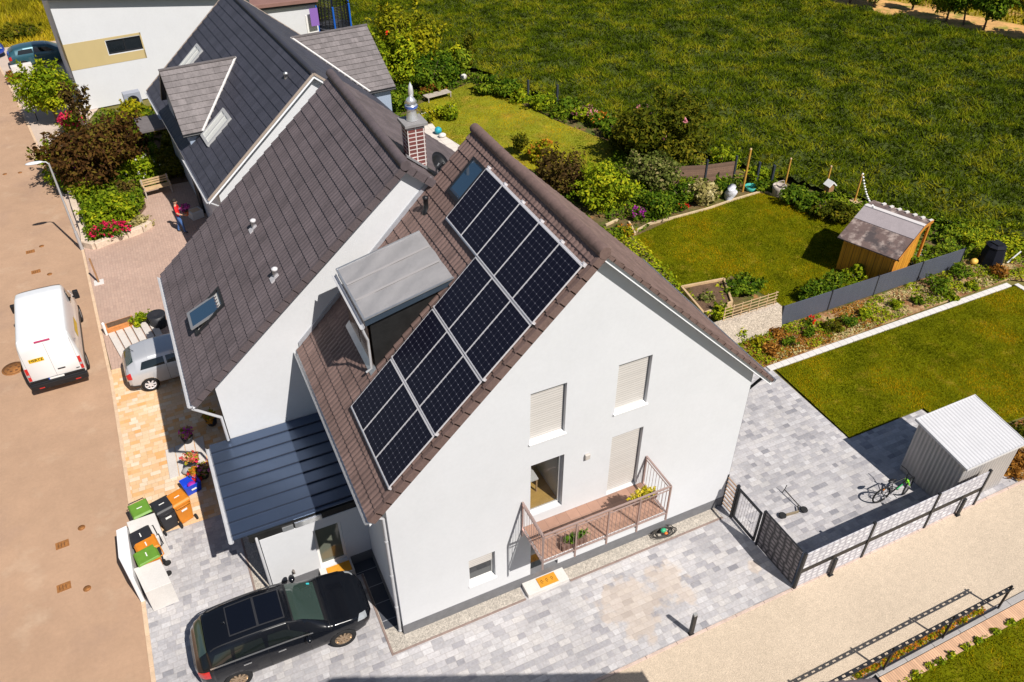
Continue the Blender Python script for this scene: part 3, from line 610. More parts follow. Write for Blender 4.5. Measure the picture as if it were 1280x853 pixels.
# balcony
BX0, BX1, BY, BZ = 3.62, 7.48, -1.24, 2.70
TERRA = gridmat('balcony_tile', (0.33, 0.19, 0.135), (0.22, 0.13, 0.10), 0.33, 0.33, 0.005, 0.6, 'xy', noise=0.14)
bal = part(MB().box(BX0+.04, BX1-.04, BY+.04, -0.001, BZ-0.2, BZ-0.012), 'balcony', WHITE, h1)
sub(MB().box(BX0+.05, BX1-.05, BY+.06, -0.002, BZ-0.012, BZ), 'floor_tile', TERRA, bal)
RAIL = mat('rail_metal', (0.46, 0.34, 0.31), 0.4, 0.6, noise=(10, 0.05))
m = MB(); zt = BZ+1.08
cs = [(BX0, -0.03), (BX0, BY), (BX1, BY), (BX1, -0.03)]
for (a, b) in zip(cs[:-1], cs[1:]):
    for z, wd in ((zt, 0.048), (zt-0.13, 0.026), (BZ-0.02, 0.042)): m.beam((*a, z), (*b, z), wd, wd*0.8)
    n = int(math.dist(a, b)/0.125)
    for i in range(1, n):
        t = i/n; x, y = a[0]+(b[0]-a[0])*t, a[1]+(b[1]-a[1])*t
        m.tube([(x, y, BZ-0.02), (x, y, zt-0.13)], 0.007, 5, cap=False)
for x, y in cs+[(BX0+0.97, BY), (BX0+1.94, BY), (BX0+2.9, BY)]: m.box(x-0.022, x+0.022, y-0.022, y+0.022, BZ-0.32, zt)
m.beam((BX0, -0.03, zt), (BX0, 0.0, BZ-.3), 0.03, 0.03); m.beam((BX1, -0.03, zt), (BX1, 0.0, BZ-.3), 0.03, 0.03)
sub(m, 'railing', RAIL, bal)
# door step with its mat
part(MB().box(3.62, 4.95, -0.46, -0.013, 0.0, 0.17), 'door_step', CONC, h1, bevel=0.01)

# ------------------------------------------------------------------ solar panels
sp = thing('solar_panel', 'x', 'solar panel', (0, 0, 0), 0, 'solar panels on the brown roof')
PW_, PH_ = 0.995, 1.655
m = MB(); e = 0.02
m.box(-PW_/2, -PW_/2+.009, -PH_/2, PH_/2, -0.02, 0.02); m.box(PW_/2-.009, PW_/2, -PH_/2, PH_/2, -0.02, 0.02)
m.box(-PW_/2+.009, PW_/2-.009, PH_/2-.028, PH_/2, -0.02, 0.02); m.box(-PW_/2+.009, PW_/2-.009, -PH_/2, -PH_/2+.028, -0.02, 0.02)
m.build('frame', ALU, sp)
MB().box(-PW_/2+.009, PW_/2-.009, -PH_/2+.028, PH_/2-.028, -0.012, 0.012).build('cell_sheet', CELLS, sp)
rot = Matrix(((0, CA, -SA), (-1, 0, 0), (0, SA, CA))).to_4x4()      # x along the ridge, y up the slope, z off the roof
rowname = ['ridge row', 'second row', 'third row', 'eave row']; nth5 = ['gable-edge end', 'second from the gable edge', 'middle one', 'second from the roof window', 'roof-window end']; nth3 = ['gable-edge end', 'middle one', 'inner end by the dormer']
first = True
for j, n in enumerate((5, 3, 3, 3)):
    for i in range(n):
        s = 0.529+j*1.69+PH_/2; y = -0.1789+i*1.01+PW_/2; h = 0.13
        loc = Vector((RX-s*CA-h*SA, y, RZ-s*SA+h*CA))
        lab = f"black solar panel in the {rowname[j]} of the array, {(nth5 if n == 5 else nth3)[i]}"
        o = sp if first else dup(sp, loc); first = False
        o.location = loc; o.rotation_mode = 'XYZ'; o.rotation_euler = rot.to_euler(); o['label'] = lab
rs_ = thing('rail_frame', 'pale aluminium mounting rails running between the rows of solar panels', 'mounting rails', (3, 2, 9))
for j, n in enumerate((5, 3, 3, 3)):
    for f in (0.0, 1.0):
        m = MB(); s = 0.529+j*1.69+PH_*f+(0.018 if f else -0.018); slope_box(m, s-0.02, s+0.02, -0.19, -0.17+n*1.01, 0.045, 0.128); part(m, 'rail', ALU, rs_)
    for q in range(n+1):
        s = 0.529+j*1.69-0.03; y = -0.17+q*1.0; part(slope_box(MB(), s-0.06, s-0.01, y, y+0.05, 0.03, 0.14), 'clamp', ALU, rs_)
# ------------------------------------------------------------------ annex with the blue metal roof
an = thing('annex', 'low white annex with a blue standing seam metal roof between the two houses', 'annex', (-1.5, 4.8, 0))
AX, AY0, AY1 = -2.95, 2.87, 6.66
wl = part(MB().box(AX, -0.003, AY0, AY1, 0.02, 2.42), 'wall', WHITE, an)
cut(wl, MB().box(-1.54, -0.74, 2.6, 3.1, 0.33, 2.06))
part(MB().box(AX-0.012, -1.62, AY0-0.012, AY1, 0.0, 0.4).box(-0.66, -0.004, AY0-0.012, AY1, 0, 0.4), 'plinth', PLINTH, an)
part(MB().box(-1.62, -0.66, 2.42, AY0-0.002, 0.0, 0.32), 'door_step', CONC, an, bevel=0.01)
m = MB()
for a, b, c_, d_ in ((-1.54, -1.47, .33, 2.06), (-.81, -.74, .33, 2.06), (-1.47, -.81, .33, .42), (-1.47, -.81, 1.98, 2.06)): m.box(a, b, 2.97, 3.03, c_, d_)
dr = part(m, 'door', FRAMEW, an)
sub(MB().box(-1.47, -.81, 2.99, 3.01, .42, 1.98), 'pane', mat('door_glass', (.13, .14, .11), .08, 0, spec=.8), dr)
part(MB().box(AX-0.25, -0.004, AY0+0.02, AY0+0.5, 2.42, 2.66).box(AX-0.2, AX+0.02, AY0+0.1, AY1, 2.3, 2.66), 'fascia', DARKSHEET, an)
part(MB().box(-1.95, -1.2, AY0-0.02, AY0+0.018, 2.44, 2.64).box(-2.3, -2.0, AY0-0.01, AY0+0.018, 2.44, 2.6), 'flashing', ZINC, an)
rp_ = MB(); ZR = 2.70
rp_.prism([(2.93, ZR), (AY1, ZR+0.15), (AY1, ZR+0.19), (2.93, ZR+0.04)], 'x', -3.58, -0.004)
rfa = part(rp_, 'roof', SEAM, an)
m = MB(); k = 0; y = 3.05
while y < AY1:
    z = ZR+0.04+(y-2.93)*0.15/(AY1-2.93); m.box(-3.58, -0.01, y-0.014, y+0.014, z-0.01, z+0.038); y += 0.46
sub(m, 'standing_seam', mat('seam_shade', (.035, .045, .07), .5, .5), rfa)  # same metal as the roof; the seams' shadow side is painted in as darker colour
sub(gutter((-3.64, 2.9, ZR-0.02), (-3.64, AY1, ZR+0.1), 0.07), 'gutter', PIPEM, rfa)
part(MB().tube([(AX-0.06, 2.95, 2.6), (AX-0.06, 2.83, 2.4), (AX-0.06, 2.81, 0.05)], 0.04, 10), 'downpipe', PIPEM, an)
tag(MB().prism([(-1.42, 2.46), (-0.72, 2.46), (-0.72, 2.82), (-1.42, 2.82)], 'z', 0.322, 0.34).build('doormat', COIR, bevel=0.004), 'orange coir doormat on the annex step beside the black car', 'doormat')
m = MB().box(4.05, 4.64, -0.40, -0.06, 0.172, 0.19)
dmt = m.build('doormat', COIR, bevel=0.004); tag(dmt, 'orange coir doormat with dark marks under the balcony', 'doormat')
q = MB()
for i in range(3):
    for t in range(5): a = t*1.2; q.box(4.17+i*.16+.03*math.cos(a)-.014, 4.17+i*.16+.03*math.cos(a)+.014, -.23+.05*math.sin(a)-.012, -.23+.05*math.sin(a)+.012, 0.19, 0.192)
q.build('mat_print', mat('print_brown', (0.16, 0.06, 0.01), 0.9), dmt)

# ------------------------------------------------------------------ attached neighbour house
def slope_ray(px, py, p, t, h=0.0):                       # pixel onto the plane through p=(x,z) rising with slope t along x
    return onplane(px, py, (p[0], 0, p[1]+h*math.sqrt(1+t*t)), (-t, 0, 1))
R2X, R2Z, T2 = 3.25, 10.68, 0.861; A2 = math.atan(T2); C2, S2 = math.cos(A2), math.sin(A2)
Y2A, Y2B = 6.70, 13.75; E2 = (R2X+3.66)/C2
h2 = thing('attached_house', 'white semi-detached house with grey-brown tiled roof and brick chimney joined behind the solar roof', 'house', (2, 10, 0))
X2L, X2R = -2.95, 9.4
z2 = lambda x: R2Z-abs(R2X-x)*T2
part(MB().prism([(X2L, 0.02), (X2L, z2(X2L)-.24), (R2X, R2Z-.24), (X2R, z2(X2R)-.24), (X2R, 0.02)], 'y', Y2A, Y2B-0.2), 'wall', WHITE, h2)
part(MB().box(X2L-.012, -0.0, Y2A-.012, Y2B-.2, 0, 0.35), 'plinth', PLINTH, h2)
l, r_ = R2X-E2*C2, R2X+E2*C2
rf2 = part(MB().prism([(l, z2(l)-.03), (R2X, R2Z-.03), (r_, z2(r_)-.03), (r_, z2(r_)-.2), (R2X, R2Z-.2), (l, z2(l)-.2)], 'y', Y2A-.2, Y2B), 'roof', SOFFIT, h2)
tiles('tile_slope', (R2X, Y2A-.22, R2Z), (0, 1, 0), (-C2, 0, -S2), Y2B-Y2A+.24, E2, TILE2, rf2, course=0.385, amp=0.013, step=0.034, seed=12)
tiles('tile_slope', (R2X, Y2A-.22, R2Z), (0, 1, 0), (C2, 0, -S2), Y2B-Y2A+.24, E2, TILE2, rf2, amp=0.006, step=0.02, seed=13)
m = MB()
for side in (1, -1):
    for i in range(int(E2/.385)+1):
        s0, s1 = i*.385, min((i+1)*.385+.02, E2); nx, nz = -side*S2, C2
        q = lambda s, h: (R2X-side*s*C2+nx*h, R2Z-s*S2+nz*h)
        m.prism([q(s0, -.17), q(s1, -.17), q(s1, .045), q(s0, .025)], 'y', Y2A-.25, Y2A-.15)
sub(m, 'verge_tile', TILE2, rf2)
m = MB(); y = Y2A-.27
while y < Y2B: m.lathe([(0.146, 0), (0.152, 0.02), (0.146, 0.385)], (R2X, y, R2Z-.015), 14, 0, Matrix.Rotation(-math.pi/2, 4, 'X')); y += 0.375
sub(m, 'ridge_tile', TILE2, rf2)
sub(gutter((l-.06, Y2A-.25, z2(l)-.02), (l-.06, Y2B, z2(l)-.02), .08), 'gutter', PIPEM, rf2)
sub(MB().prism([(l+.05, z2(l)-.1), (-2.6, z2(-2.6)-.2), (-2.6, z2(-2.6)-.3), (l+.05, z2(l)-.26)], 'y', Y2A-.12, Y2A-.0), 'verge_board', FRAMEW, rf2)
part(MB().tube([(l-.06, Y2A-.1, z2(l)-.08), (l-.04, Y2A-.1, z2(l)-.25), (-3.02, Y2A-.14, 3.9), (-3.02, Y2A-.14, 2.95)], 0.045, 10), 'downpipe', PIPEM, h2)
# lead flashing where the front roof meets this wall
part(MB().prism([(-0.40, zl(-0.40)+.05), (4.02, zl(4.02)+.05), (4.02, zl(4.02)+.2), (-0.40, zl(-0.40)+.2)], 'y', Y2A-.05, Y2A-.006), 'flashing', mat('lead', (0.42, 0.43, 0.47), 0.5, 0.3, noise=(8, .1)), h2)
# chimney
BRICK = gridmat('chimney_brick', (0.16, 0.045, 0.04), (0.6, 0.55, 0.52), 0.23, 0.118, 0.014, 0.8, 'xz', noise=0.25)
BRICKY = gridmat('chimney_brick_side', (0.16, 0.045, 0.04), (0.6, 0.55, 0.52), 0.23, 0.118, 0.014, 0.8, 'yz', noise=0.25)
cx, cy = 3.92, 7.62
m = MB().box(cx-.25, cx+.25, cy-.25, cy+.25, 9.4, 11.28, 0)
ch = part(m, 'chimney', [BRICK, BRICKY], h2)
for p in ch.data.polygons: p.material_index = 1 if abs(p.normal.x) > .5 else 0
sub(MB().box(cx-.33, cx+.33, cy-.33, cy+.33, 11.28, 11.37), 'cap', mat('cap_grey', (.24, .23, .23), .7, noise=(5, .1)), ch, bevel=.01)
sub(MB().lathe([(0.17, 11.38), (0.15, 11.5), (0.12, 11.62), (0.12, 11.72), (0.17, 11.72), (0.17, 11.80), (0.12, 11.80), (0.11, 11.86), (0.17, 11.88), (0.1, 11.98), (0.0, 12.05)], (cx, cy, 0), 16), 'flue', mat('stainless', (0.75, 0.75, 0.78), 0.3, .7), ch)
sub(MB().lathe([(0.172, 11.725), (0.176, 11.795)], (cx, cy, 0), 16), 'blue_band', mat('band_blue', (0.08, 0.14, 0.42), .4), ch)
sub(MB().lathe([(0.05, 11.9), (0.075, 12.1), (0.06, 12.25), (0.0, 12.38)], (cx+.06, cy+.12, 0), 10), 'cowl', mat('stainless_pale', (0.8, 0.8, 0.82), .3, .5), ch)
sub(MB().prism([(cx-.36, z2(cx-.36)+.07), (cx+.36, z2(cx+.36)+.07), (cx+.36, z2(cx+.36)+.14), (cx-.36, z2(cx-.36)+.14)], 'y', cy-.36, cy-.255), 'flashing', ZINC, ch)
# two tile vents and an open roof window
def s2box(mb, s0, s1, y0, y1, h0, h1_):
    P = lambda s, y, h: (R2X-s*C2-h*S2, y, R2Z-s*S2+h*C2)
    vs = [P(s, y, h) for s in (s0, s1) for y in (y0, y1) for h in (h0, h1_)]
    return mb.add(vs, [(0, 1, 3, 2), (4, 6, 7, 5), (0, 4, 5, 1), (2, 3, 7, 6), (0, 2, 6, 4), (1, 5, 7, 3)])
for px, py in ((318, 285), (345, 346)):
    p = slope_ray(px, py, (R2X, R2Z), T2); s = (R2X-p[0])/C2
    vt = part(s2box(MB(), s-.12, s+.2, p[1]-.13, p[1]+.13, 0.0, .05), 'roof_vent', mat('vent_grey', (.5, .48, .5), .5), h2)
    sub(MB().lathe([(.075, 0), (.075, .2), (.095, .2), (.09, .27), (.02, .3)], (p[0], p[1], p[2]+.02), 12), 'vent_cap', mat('vent_pale', (.62, .6, .62), .5), vt)
p = slope_ray(262, 390, (R2X, R2Z), T2); s = (R2X-p[0])/C2; yc = p[1]
fm = MB()
for a, b, c_, d_ in ((-.66, -.58, -.5, .5), (.58, .66, -.5, .5), (-.58, .58, -.5, -.42), (-.58, .58, .42, .5)): s2box(fm, s+a, s+b, yc+c_, yc+d_, 0, .1)
rw = part(fm, 'roof_window', DARKM, h2)
sub(s2box(MB(), s-.58, s+.58, yc-.42, yc+.42, .015, .03), 'window_well', mat('blind_pale', (.62, .6, .56), .7), rw)
T = R_(16)
def pane_pt(a, b, h):                                     # pane swung about its middle axis
    ss = a*math.cos(T)-h*math.sin(T); hh = a*math.sin(T)+h*math.cos(T)+.12
    return (R2X-(s+ss)*C2-hh*S2, yc+b, R2Z-(s+ss)*S2+hh*C2)
def pane_box(mb, a0, a1, b0, b1, h0, h1_):
    vs = [pane_pt(a, b, h) for a in (a0, a1) for b in (b0, b1) for h in (h0, h1_)]
    return mb.add(vs, [(0, 1, 3, 2), (4, 6, 7, 5), (0, 4, 5, 1), (2, 3, 7, 6), (0, 2, 6, 4), (1, 5, 7, 3)])
fm = MB()
for q in ((-.62, -.54, -.45, .45), (.54, .62, -.45, .45), (-.54, .54, -.45, -.39), (-.54, .54, .39, .45)): pane_box(fm, *q, -.03, .03)
sub(fm, 'sash', mat('sash_grey', (.3, .3, .31), .4, .4), rw)
sub(pane_box(MB(), -.54, .54, -.39, .39, -.01, .012), 'pane', SKYGLASS, rw)
# satellite dish behind the chimney
sd = thing('satellite_dish', 'black satellite dish on the tiles beside the brick chimney', 'satellite dish', (4.35, 7.15, 9.75))
dm_ = MB(); M_ = Matrix.Rotation(R_(40), 4, 'Y') @ Matrix.Rotation(R_(35), 4, 'X')
dm_.lathe([(0.0, -.1), (.12, -.085), (.24, -.04), (.32, .03), (.33, .04), (.24, -.02), (.12, -.065), (.001, -.08)], (0.12, 0, .42), 20, 0, M_)
dm_.build('reflector', BLACK, sd)
MB().tube([(0, 0, 0), (0, 0, .3), (.1, 0, .42)], .025, 8).build('mast', ZINC, sd)
MB().tube([(.12, 0, .3), (.1, -.3, .52)], .012, 6).ball((.1, -.32, .54), .05).build('receiver', BLACK, sd)

# ------------------------------------------------------------------ third house: slate roof with two dormers, turned a little to the left
h3 = thing('slate_house', 'house with dark slate roof and weathered tiled dormers beyond the brick chimney', 'house', (3.99, 20.35, 0), R_(4.3))
R3Z, T3, L3, WL, WR = 8.39, 0.834, 13.8, 5.26, 4.4; A3 = math.atan(T3); C3, S3 = math.cos(A3), math.sin(A3)
z3 = lambda x: R3Z-abs(x)*T3
MB().prism([(-4.75, 0.02), (-4.75, z3(4.75)-.24), (0, R3Z-.24), (3.9, z3(3.9)-.24), (3.9, .02)], 'y', .3, L3-.3).build('wall', WHITE, h3)
r3 = MB().prism([(-WL, z3(WL)-.03), (0, R3Z-.03), (WR, z3(WR)-.03), (WR, z3(WR)-.2), (0, R3Z-.2), (-WL, z3(WL)-.2)], 'y', .03, L3-.03).build('roof', SOFFIT, h3)
tiles('slate_slope', (0, 0, R3Z), (0, 1, 0), (-C3, 0, -S3), L3, WL/C3, SLATE, r3, course=.42, amp=.004, step=.034, seed=22)
tiles('slate_slope', (0, 0, R3Z), (0, 1, 0), (C3, 0, -S3), L3, WR/C3, SLATE, r3, course=.42, amp=.004, step=.02, seed=23)
MB().tube([(0, 0, R3Z+.02), (0, L3, R3Z+.02)], .12, 12).build('ridge_tile', SLATE, r3)
for sgn, ww in ((-1, WL), (1, WR)):
    for yy in (-.03, L3-.06): MB().beam((sgn*ww, yy+.04, z3(ww)+.0), (0, yy+.04, R3Z+.0), .05, .09).build('verge_board', mat('verge_pale', (.36, .29, .24), .6), r3)
gutter((-WL-.05, -.05, z3(WL)-.03), (-WL-.05, 4.6, z3(WL)-.03), .075).build('gutter', PIPEM, r3)
gutter((-WL-.05, 9.8, z3(WL)-.03), (-WL-.05, L3, z3(WL)-.03), .075).build('gutter', PIPEM, r3)
MB().tube([(-WL-.05, .1, z3(WL)-.1), (-4.82, .2, z3(WL)-.5), (-4.82, .2, .05)], .045, 8).build('downpipe', PIPEM, h3)
def dormer(sgn, y0, hw, zr, zev, xf, nm='dormer'):
    """gabled dormer whose ridge runs across to the main slope; sgn -1 street side, +1 garden side"""
    k = (zr-zev)/hw; xb = (R3Z-zr)/T3; xv = (R3Z-zev)/T3
    d = MB().add([(sgn*(xf-.25), y0-hw+.15, z3(xf)-.1), (sgn*(xf-.25), y0+hw-.15, z3(xf)-.1), (sgn*(xf-.25), y0+hw-.15, zev+.12), (sgn*(xf-.25), y0, zr-.12), (sgn*(xf-.25), y0-hw+.15, zev+.12)], [(0, 1, 2, 3, 4)])
    for sy in (-1, 1): d.add([(sgn*(xf-.25), y0+sy*(hw-.15), z3(xf)-.3), (sgn*(xf-.25), y0+sy*(hw-.15), zev+.13), (sgn*xv, y0+sy*(hw-.15), zev+.13)], [(0, 1, 2)])
    o = d.build(nm, mat('dormer_blue_grey', (.30, .36, .46), .6), h3)
    ln = math.hypot(hw, zr-zev)
    for sy in (-1, 1):
        # slope: u across (front to back), s down towards the dormer eave
        ur = (lambda s: (0.0, (xf-xb)-(xv-xb)*s/ln))
        tiles('dormer_slope', (sgn*xf, y0, zr+.06), (-sgn, 0, 0), (0, sy*hw/ln, -(zr-zev)/ln), xf-xb, ln, TILEG, o, course=.31, amp=.004, step=.03, urange=ur, seed=30+sy)
        MB().add([(sgn*xf, y0, zr+.05), (sgn*xb, y0, zr+.05), (sgn*xv, y0+sy*hw, zev+.05), (sgn*xf, y0+sy*hw, zev+.05), (sgn*xf, y0, zr-.1), (sgn*xf, y0+sy*hw, zev-.08), (sgn*xv, y0+sy*hw, zev-.08), (sgn*xb, y0, zr-.1)],
                 [(0, 1, 2, 3), (0, 3, 5, 4), (3, 2, 6, 5), (4, 5, 6, 7), (1, 7, 6, 2)]).build('roof_board', DARKM, o)
        MB().beam((sgn*xb, y0, zr+.08), (sgn*(xv+.05), y0+sy*(hw+.02), zev+.08), .09, .05).build('valley_trim', mat('trim_pale', (.7, .68, .66), .5), o)
        gutter((sgn*xf, y0+sy*(hw+.05), zev-.0), (sgn*xv, y0+sy*(hw+.05), zev-.0), .06).build('gutter', DARKM, o)
    MB().beam((sgn*(xf+.02), y0, zr+.09), (sgn*xb, y0, zr+.09), .14, .06).build('ridge_trim', TILEG, o)
    MB().box(*sorted((sgn*(xf-.22), sgn*(xf-.27))), y0-.8, y0+.8, zev-.5, zev+.5).build('window', GLASS, o)
    return o
dormer(-1, 7.2, 2.5, 7.08, 4.95, 5.05)
dl = dormer(1, 8.6, 3.3, 7.08, 4.95, 5.55)
def roofwin3(px, py, wy=.78, ws=1.18):
    wy *= 1.3; ws *= 1.3
    # where the pixel meets the left slope, in house coordinates
    Mi = h3.matrix_basis.inverted(); n = Vector((-S3, 0, C3)); nw = h3.matrix_basis.to_3x3() @ n; pw = h3.matrix_basis @ Vector((0, 0, R3Z))
    p = Mi @ Vector(onplane(px, py, pw, nw)); s = -p.x/C3; y = p.y
    P = lambda s, y, h: (-s*C3-h*S3, y, R3Z-s*S3+h*C3)
    def bx(mb, s0, s1, y0, y1, h0, h1_):
        vs = [P(a, b, c_) for a in (s0, s1) for b in (y0, y1) for c_ in (h0, h1_)]
        return mb.add(vs, [(0, 1, 3, 2), (4, 6, 7, 5), (0, 4, 5, 1), (2, 3, 7, 6), (0, 2, 6, 4), (1, 5, 7, 3)])
    f = MB()
    for a, b, c_, d_ in ((-1, -.84, -1, 1), (.84, 1, -1, 1), (-.84, .84, -1, -.8), (-.84, .84, .8, 1), (-.84, .84, -.06, .06)): bx(f, s+a*ws/2, s+b*ws/2, y+c_*wy/2, y+d_*wy/2, .0, .1)
    f = f.build('roof_window', mat('sash_pale', (.5, .5, .5), .5, .2), h3)
    bx(MB(), s-ws*.42, s+ws*.42, y-wy*.4, y+wy*.4, .03, .06).build('blind', mat('blind_white', (.66, .66, .62), .5), f)
    return f
roofwin3(271, 160, 1.0, 1.25); roofwin3(238, 76, .9, 1.3)
for px, py in ((358, 97),):
    Mi = h3.matrix_basis.inverted(); p = Mi @ Vector(onplane(px, py, h3.matrix_basis @ Vector((0, 0, R3Z)), h3.matrix_basis.to_3x3() @ Vector((-S3, 0, C3))))
    MB().lathe([(.1, -.05), (.08, .12), (.1, .12), (.1, .2), (.03, .24)], p, 10).build('roof_vent', ZINC, h3)
MB().box(-6.3, -4.752, 11.4, 13.4, 2.75, 2.85).build('porch_roof', TILEG, h3); MB().box(-4.85, -4.752, 6.6, 7.7, .05, 2.2).build('entrance_door', DARKM, h3)

# ------------------------------------------------------------------ white house with the ochre band, and the low house behind
h4 = thing('banded_house', 'tall white house with an ochre band around one small dark window', 'house', (-6.05, 43.2, 0), R_(6))
w4 = MB().prism([(0, .02), (0, 6.75), (11.5, 5.2), (11.5, .02)], 'y', 0, 7.8).build('wall', WHITE, h4)
def face4(px, py):
    n = h4.matrix_basis.to_3x3() @ Vector((0, -1, 0)); return h4.matrix_basis.inverted() @ Vector(onplane(px, py, h4.location, n))
a, b_, c_ = face4(80, 57), face4(182, 71), face4(174, 40)
x1, z0, z1 = b_.x, (face4(92, 90).z+b_.z)/2, (a.z+c_.z)/2
wa, wb = face4(136, 66), face4(176, 47); wx0, wz0, wx1, wz1 = wa.x, wa.z, wb.x, wb.z
zc = (wz0+wz1)/2; wz0, wz1 = zc-.42, zc+.42
cut(w4, MB().box(wx0, wx1, -.5, .2, wz0, wz1))
bd = MB()
for q in ((-.012, wx0-.04, z0, z1), (wx1+.04, x1, z0, z1), (wx0-.04, wx1+.04, z0, wz0-.04), (wx0-.04, wx1+.04, wz1+.04, z1)): bd.box(q[0], q[1], -.012, 0.0-.001, q[2], q[3])
bd.box(-.012, -.001, -.012, 2.5, z0, z1)
bd.build('ochre_band', mat('ochre_render', (.50, .39, .19), .85, noise=(1, .04)), h4)
m = MB()
for q in ((wx0+.005, wx1-.005, wz0+.005, wz0+.09), (wx0+.005, wx1-.005, wz1-.08, wz1-.005), (wx0+.005, wx0+.08, wz0+.09, wz1-.08), (wx1-.08, wx1-.005, wz0+.09, wz1-.08), ((wx0+wx1)/2-.03, (wx0+wx1)/2+.03, wz0+.09, wz1-.08)): m.box(q[0], q[1], .05, .12, q[2], q[3])
f4 = m.build('window', DARKM, h4); MB().box(wx0+.08, wx1-.08, .085, .1, wz0+.09, wz1-.08).build('pane', GLASS, f4)
MB().prism([(-.4, 6.84), (-.4, 7.06), (12, 5.4), (12, 5.18)], 'y', -.45, 8.2).build('roof', DARKM, h4)
MB().box(-.02, .05, 1.2, 1.25, 0, .1).build('downpipe', PIPEM, h4)
h5 = thing('bungalow', 'low white house with flat reddish roof beside the trampoline', 'house', (8.0, 49.8, 0), R_(-3))
MB().box(-5, 2.75, 0, 5, .02, 2.75).build('wall', WHITE, h5)
MB().box(-5.3, 2.95, -.35, 5.3, 2.93, 3.2).build('roof', mat('roof_redbrown', (.24, .13, .11), .7, noise=(2, .1)), h5, bevel=.02)
MB().box(-5.2, 2.85, -.25, 5.2, 2.75, 2.93).build('fascia', DARKM, h5)
MB().box(1.9, 2.7, -.04, -.001, .1, 2.0).build('door', FRAMEW, h5)
tag(MB().prism([(-.3, .1), (.3, .1), (.3, 1.35), (-.3, 1.35)], 'y', -.02, .02).build('banner', mat('banner_purple', (.24, .12, .42), .7), None, loc=at(393, 22, 1.9)+np.array([0, -.0, -.7])), 'purple cloth banner on the corner of the low white house', 'banner')
# neighbour across the path: its roof corner shows at the bottom edge, its gable throws the shadow on the paving
h6 = thing('path_house', 'corner of a brown tiled roof at the bottom edge below the gravel path', 'house', (0.6, -12.5, 0))
EX, EZ, TY = 6.87, 6.0, .70
part(MB().prism([(-5.0, .02), (-5.0, EZ+.35), (.6, EZ+.6+TY*(5.6)), (6.3, EZ+.25), (6.3, .02)], 'y', -16.5, -8.75), 'wall', WHITE, h6)
r6 = part(MB().prism([(EX, EZ-.03), (.6, EZ+TY*(EX-.6)-.03), (-5.67, EZ-.03), (-5.67, EZ-.22), (.6, EZ+TY*(EX-.6)-.22), (EX, EZ-.22)], 'y', -17, -8.34), 'roof', SOFFIT, h6)
cc6 = math.cos(math.atan(TY)); ss6 = math.sin(math.atan(TY))
tiles('tile_slope', (.6, -17, EZ+TY*(EX-.6)), (0, 1, 0), (cc6, 0, -ss6), 8.64, (EX-.6)/cc6, TILE2, r6, seed=44)
tiles('tile_slope', (.6, -17, EZ+TY*(EX-.6)), (0, 1, 0), (-cc6, 0, -ss6), 8.64, (EX-.6)/cc6, TILE2, r6, seed=45)
sub(gutter((EX+.06, -17, EZ-.03), (EX+.06, -8.3, EZ-.03), .075), 'gutter', DARKM, r6)

# ------------------------------------------------------------------ fences, gate, walls
SCRN = None
def hexmat(name, col, line):
    """privacy screen: interlocking rounded scales drawn by a hex lattice of joints"""
    m, nt, p = _new(name); N, L = nt.nodes, nt.links
    tc = N.new('ShaderNodeTexCoord').outputs['Object']; mp = N.new('ShaderNodeMapping'); mp.inputs['Scale'].default_value = (4.2, 4.2, 6.6); L.new(tc, mp.inputs[0])
    v = N.new('ShaderNodeTexVoronoi'); v.feature = 'DISTANCE_TO_EDGE'; v.inputs['Scale'].default_value = 1.0; v.inputs['Randomness'].default_value = 0.35; L.new(mp.outputs[0], v.inputs['Vector'])
    r = N.new('ShaderNodeMapRange'); r.inputs['From Min'].default_value = .05; r.inputs['From Max'].default_value = .4; L.new(v.outputs['Distance'], r.inputs[0])
    mx = N.new('ShaderNodeMix'); mx.data_type = 'RGBA'; L.new(r.outputs[0], mx.inputs['Factor']); mx.inputs['A'].default_value = (*line, 1); mx.inputs['B'].default_value = (*col, 1)
    L.new(mx.outputs['Result'], p.inputs['Base Color']); p.inputs['Roughness'].default_value = .6; return m
FN = thing('screen_fence', 'pale scale-patterned screen fence with black posts along the gravel path', 'fence', (14.5, -3.46, 0))
HEXW = hexmat('screen_pale', (.78, .77, .80), (.36, .35, .39)); HEXD = hexmat('screen_dark', (.26, .235, .25), (.03, .03, .035))
px_ = [10.79, 13.35, 15.93, 18.1]
for a, b in zip(px_[:-1], px_[1:]):
    pn = MB().box(a+.04, b-.04, -3.475, -3.45, .05, .68).box(a+.04, b-.04, -3.475, -3.45, .88, 1.58); part(pn, 'panel', HEXW, FN)
    part(MB().box(a+.04, b-.04, -3.480, -3.445, .682, .878), 'rail_board', BLACK, FN)
for x in px_: part(MB().box(x-.04, x+.04, -3.505, -3.425, 0, 1.64), 'post', DARKM, FN)
for x in (12.07, 17.3):
    sfp = thing('stub_post', f"short black {'bollard post before the first panel' if x < 15 else 'bollard post before the last panel'} of the pale screen fence", 'post', (x, -3.56, 0), 0, 'short posts along the screen fence')
    MB().box(-.05, .05, -.035, .035, .02, .78).build('shaft', DARKM, sfp); MB().box(-.09, .09, -.06, .06, 0, .02).build('foot_plate', DARKM, sfp)
SS = thing('side_screen', 'dark scale-patterned screen panel at the corner of the patio', 'screen', (10.79, -2.5, 0))
part(MB().box(10.775, 10.80, -3.34, -1.78, .05, 1.56), 'panel', HEXD, SS); part(MB().box(10.75, 10.83, -1.78, -1.71, 0, 1.58), 'post', DARKM, SS); part(MB().box(10.77, 10.81, -3.34, -1.78, 1.562, 1.59), 'top_rail', DARKM, SS)
GT = thing('garden_gate', 'black framed see-through garden gate between house corner and dark screen', 'gate', (10.75, -1.12, 0))
m = MB()
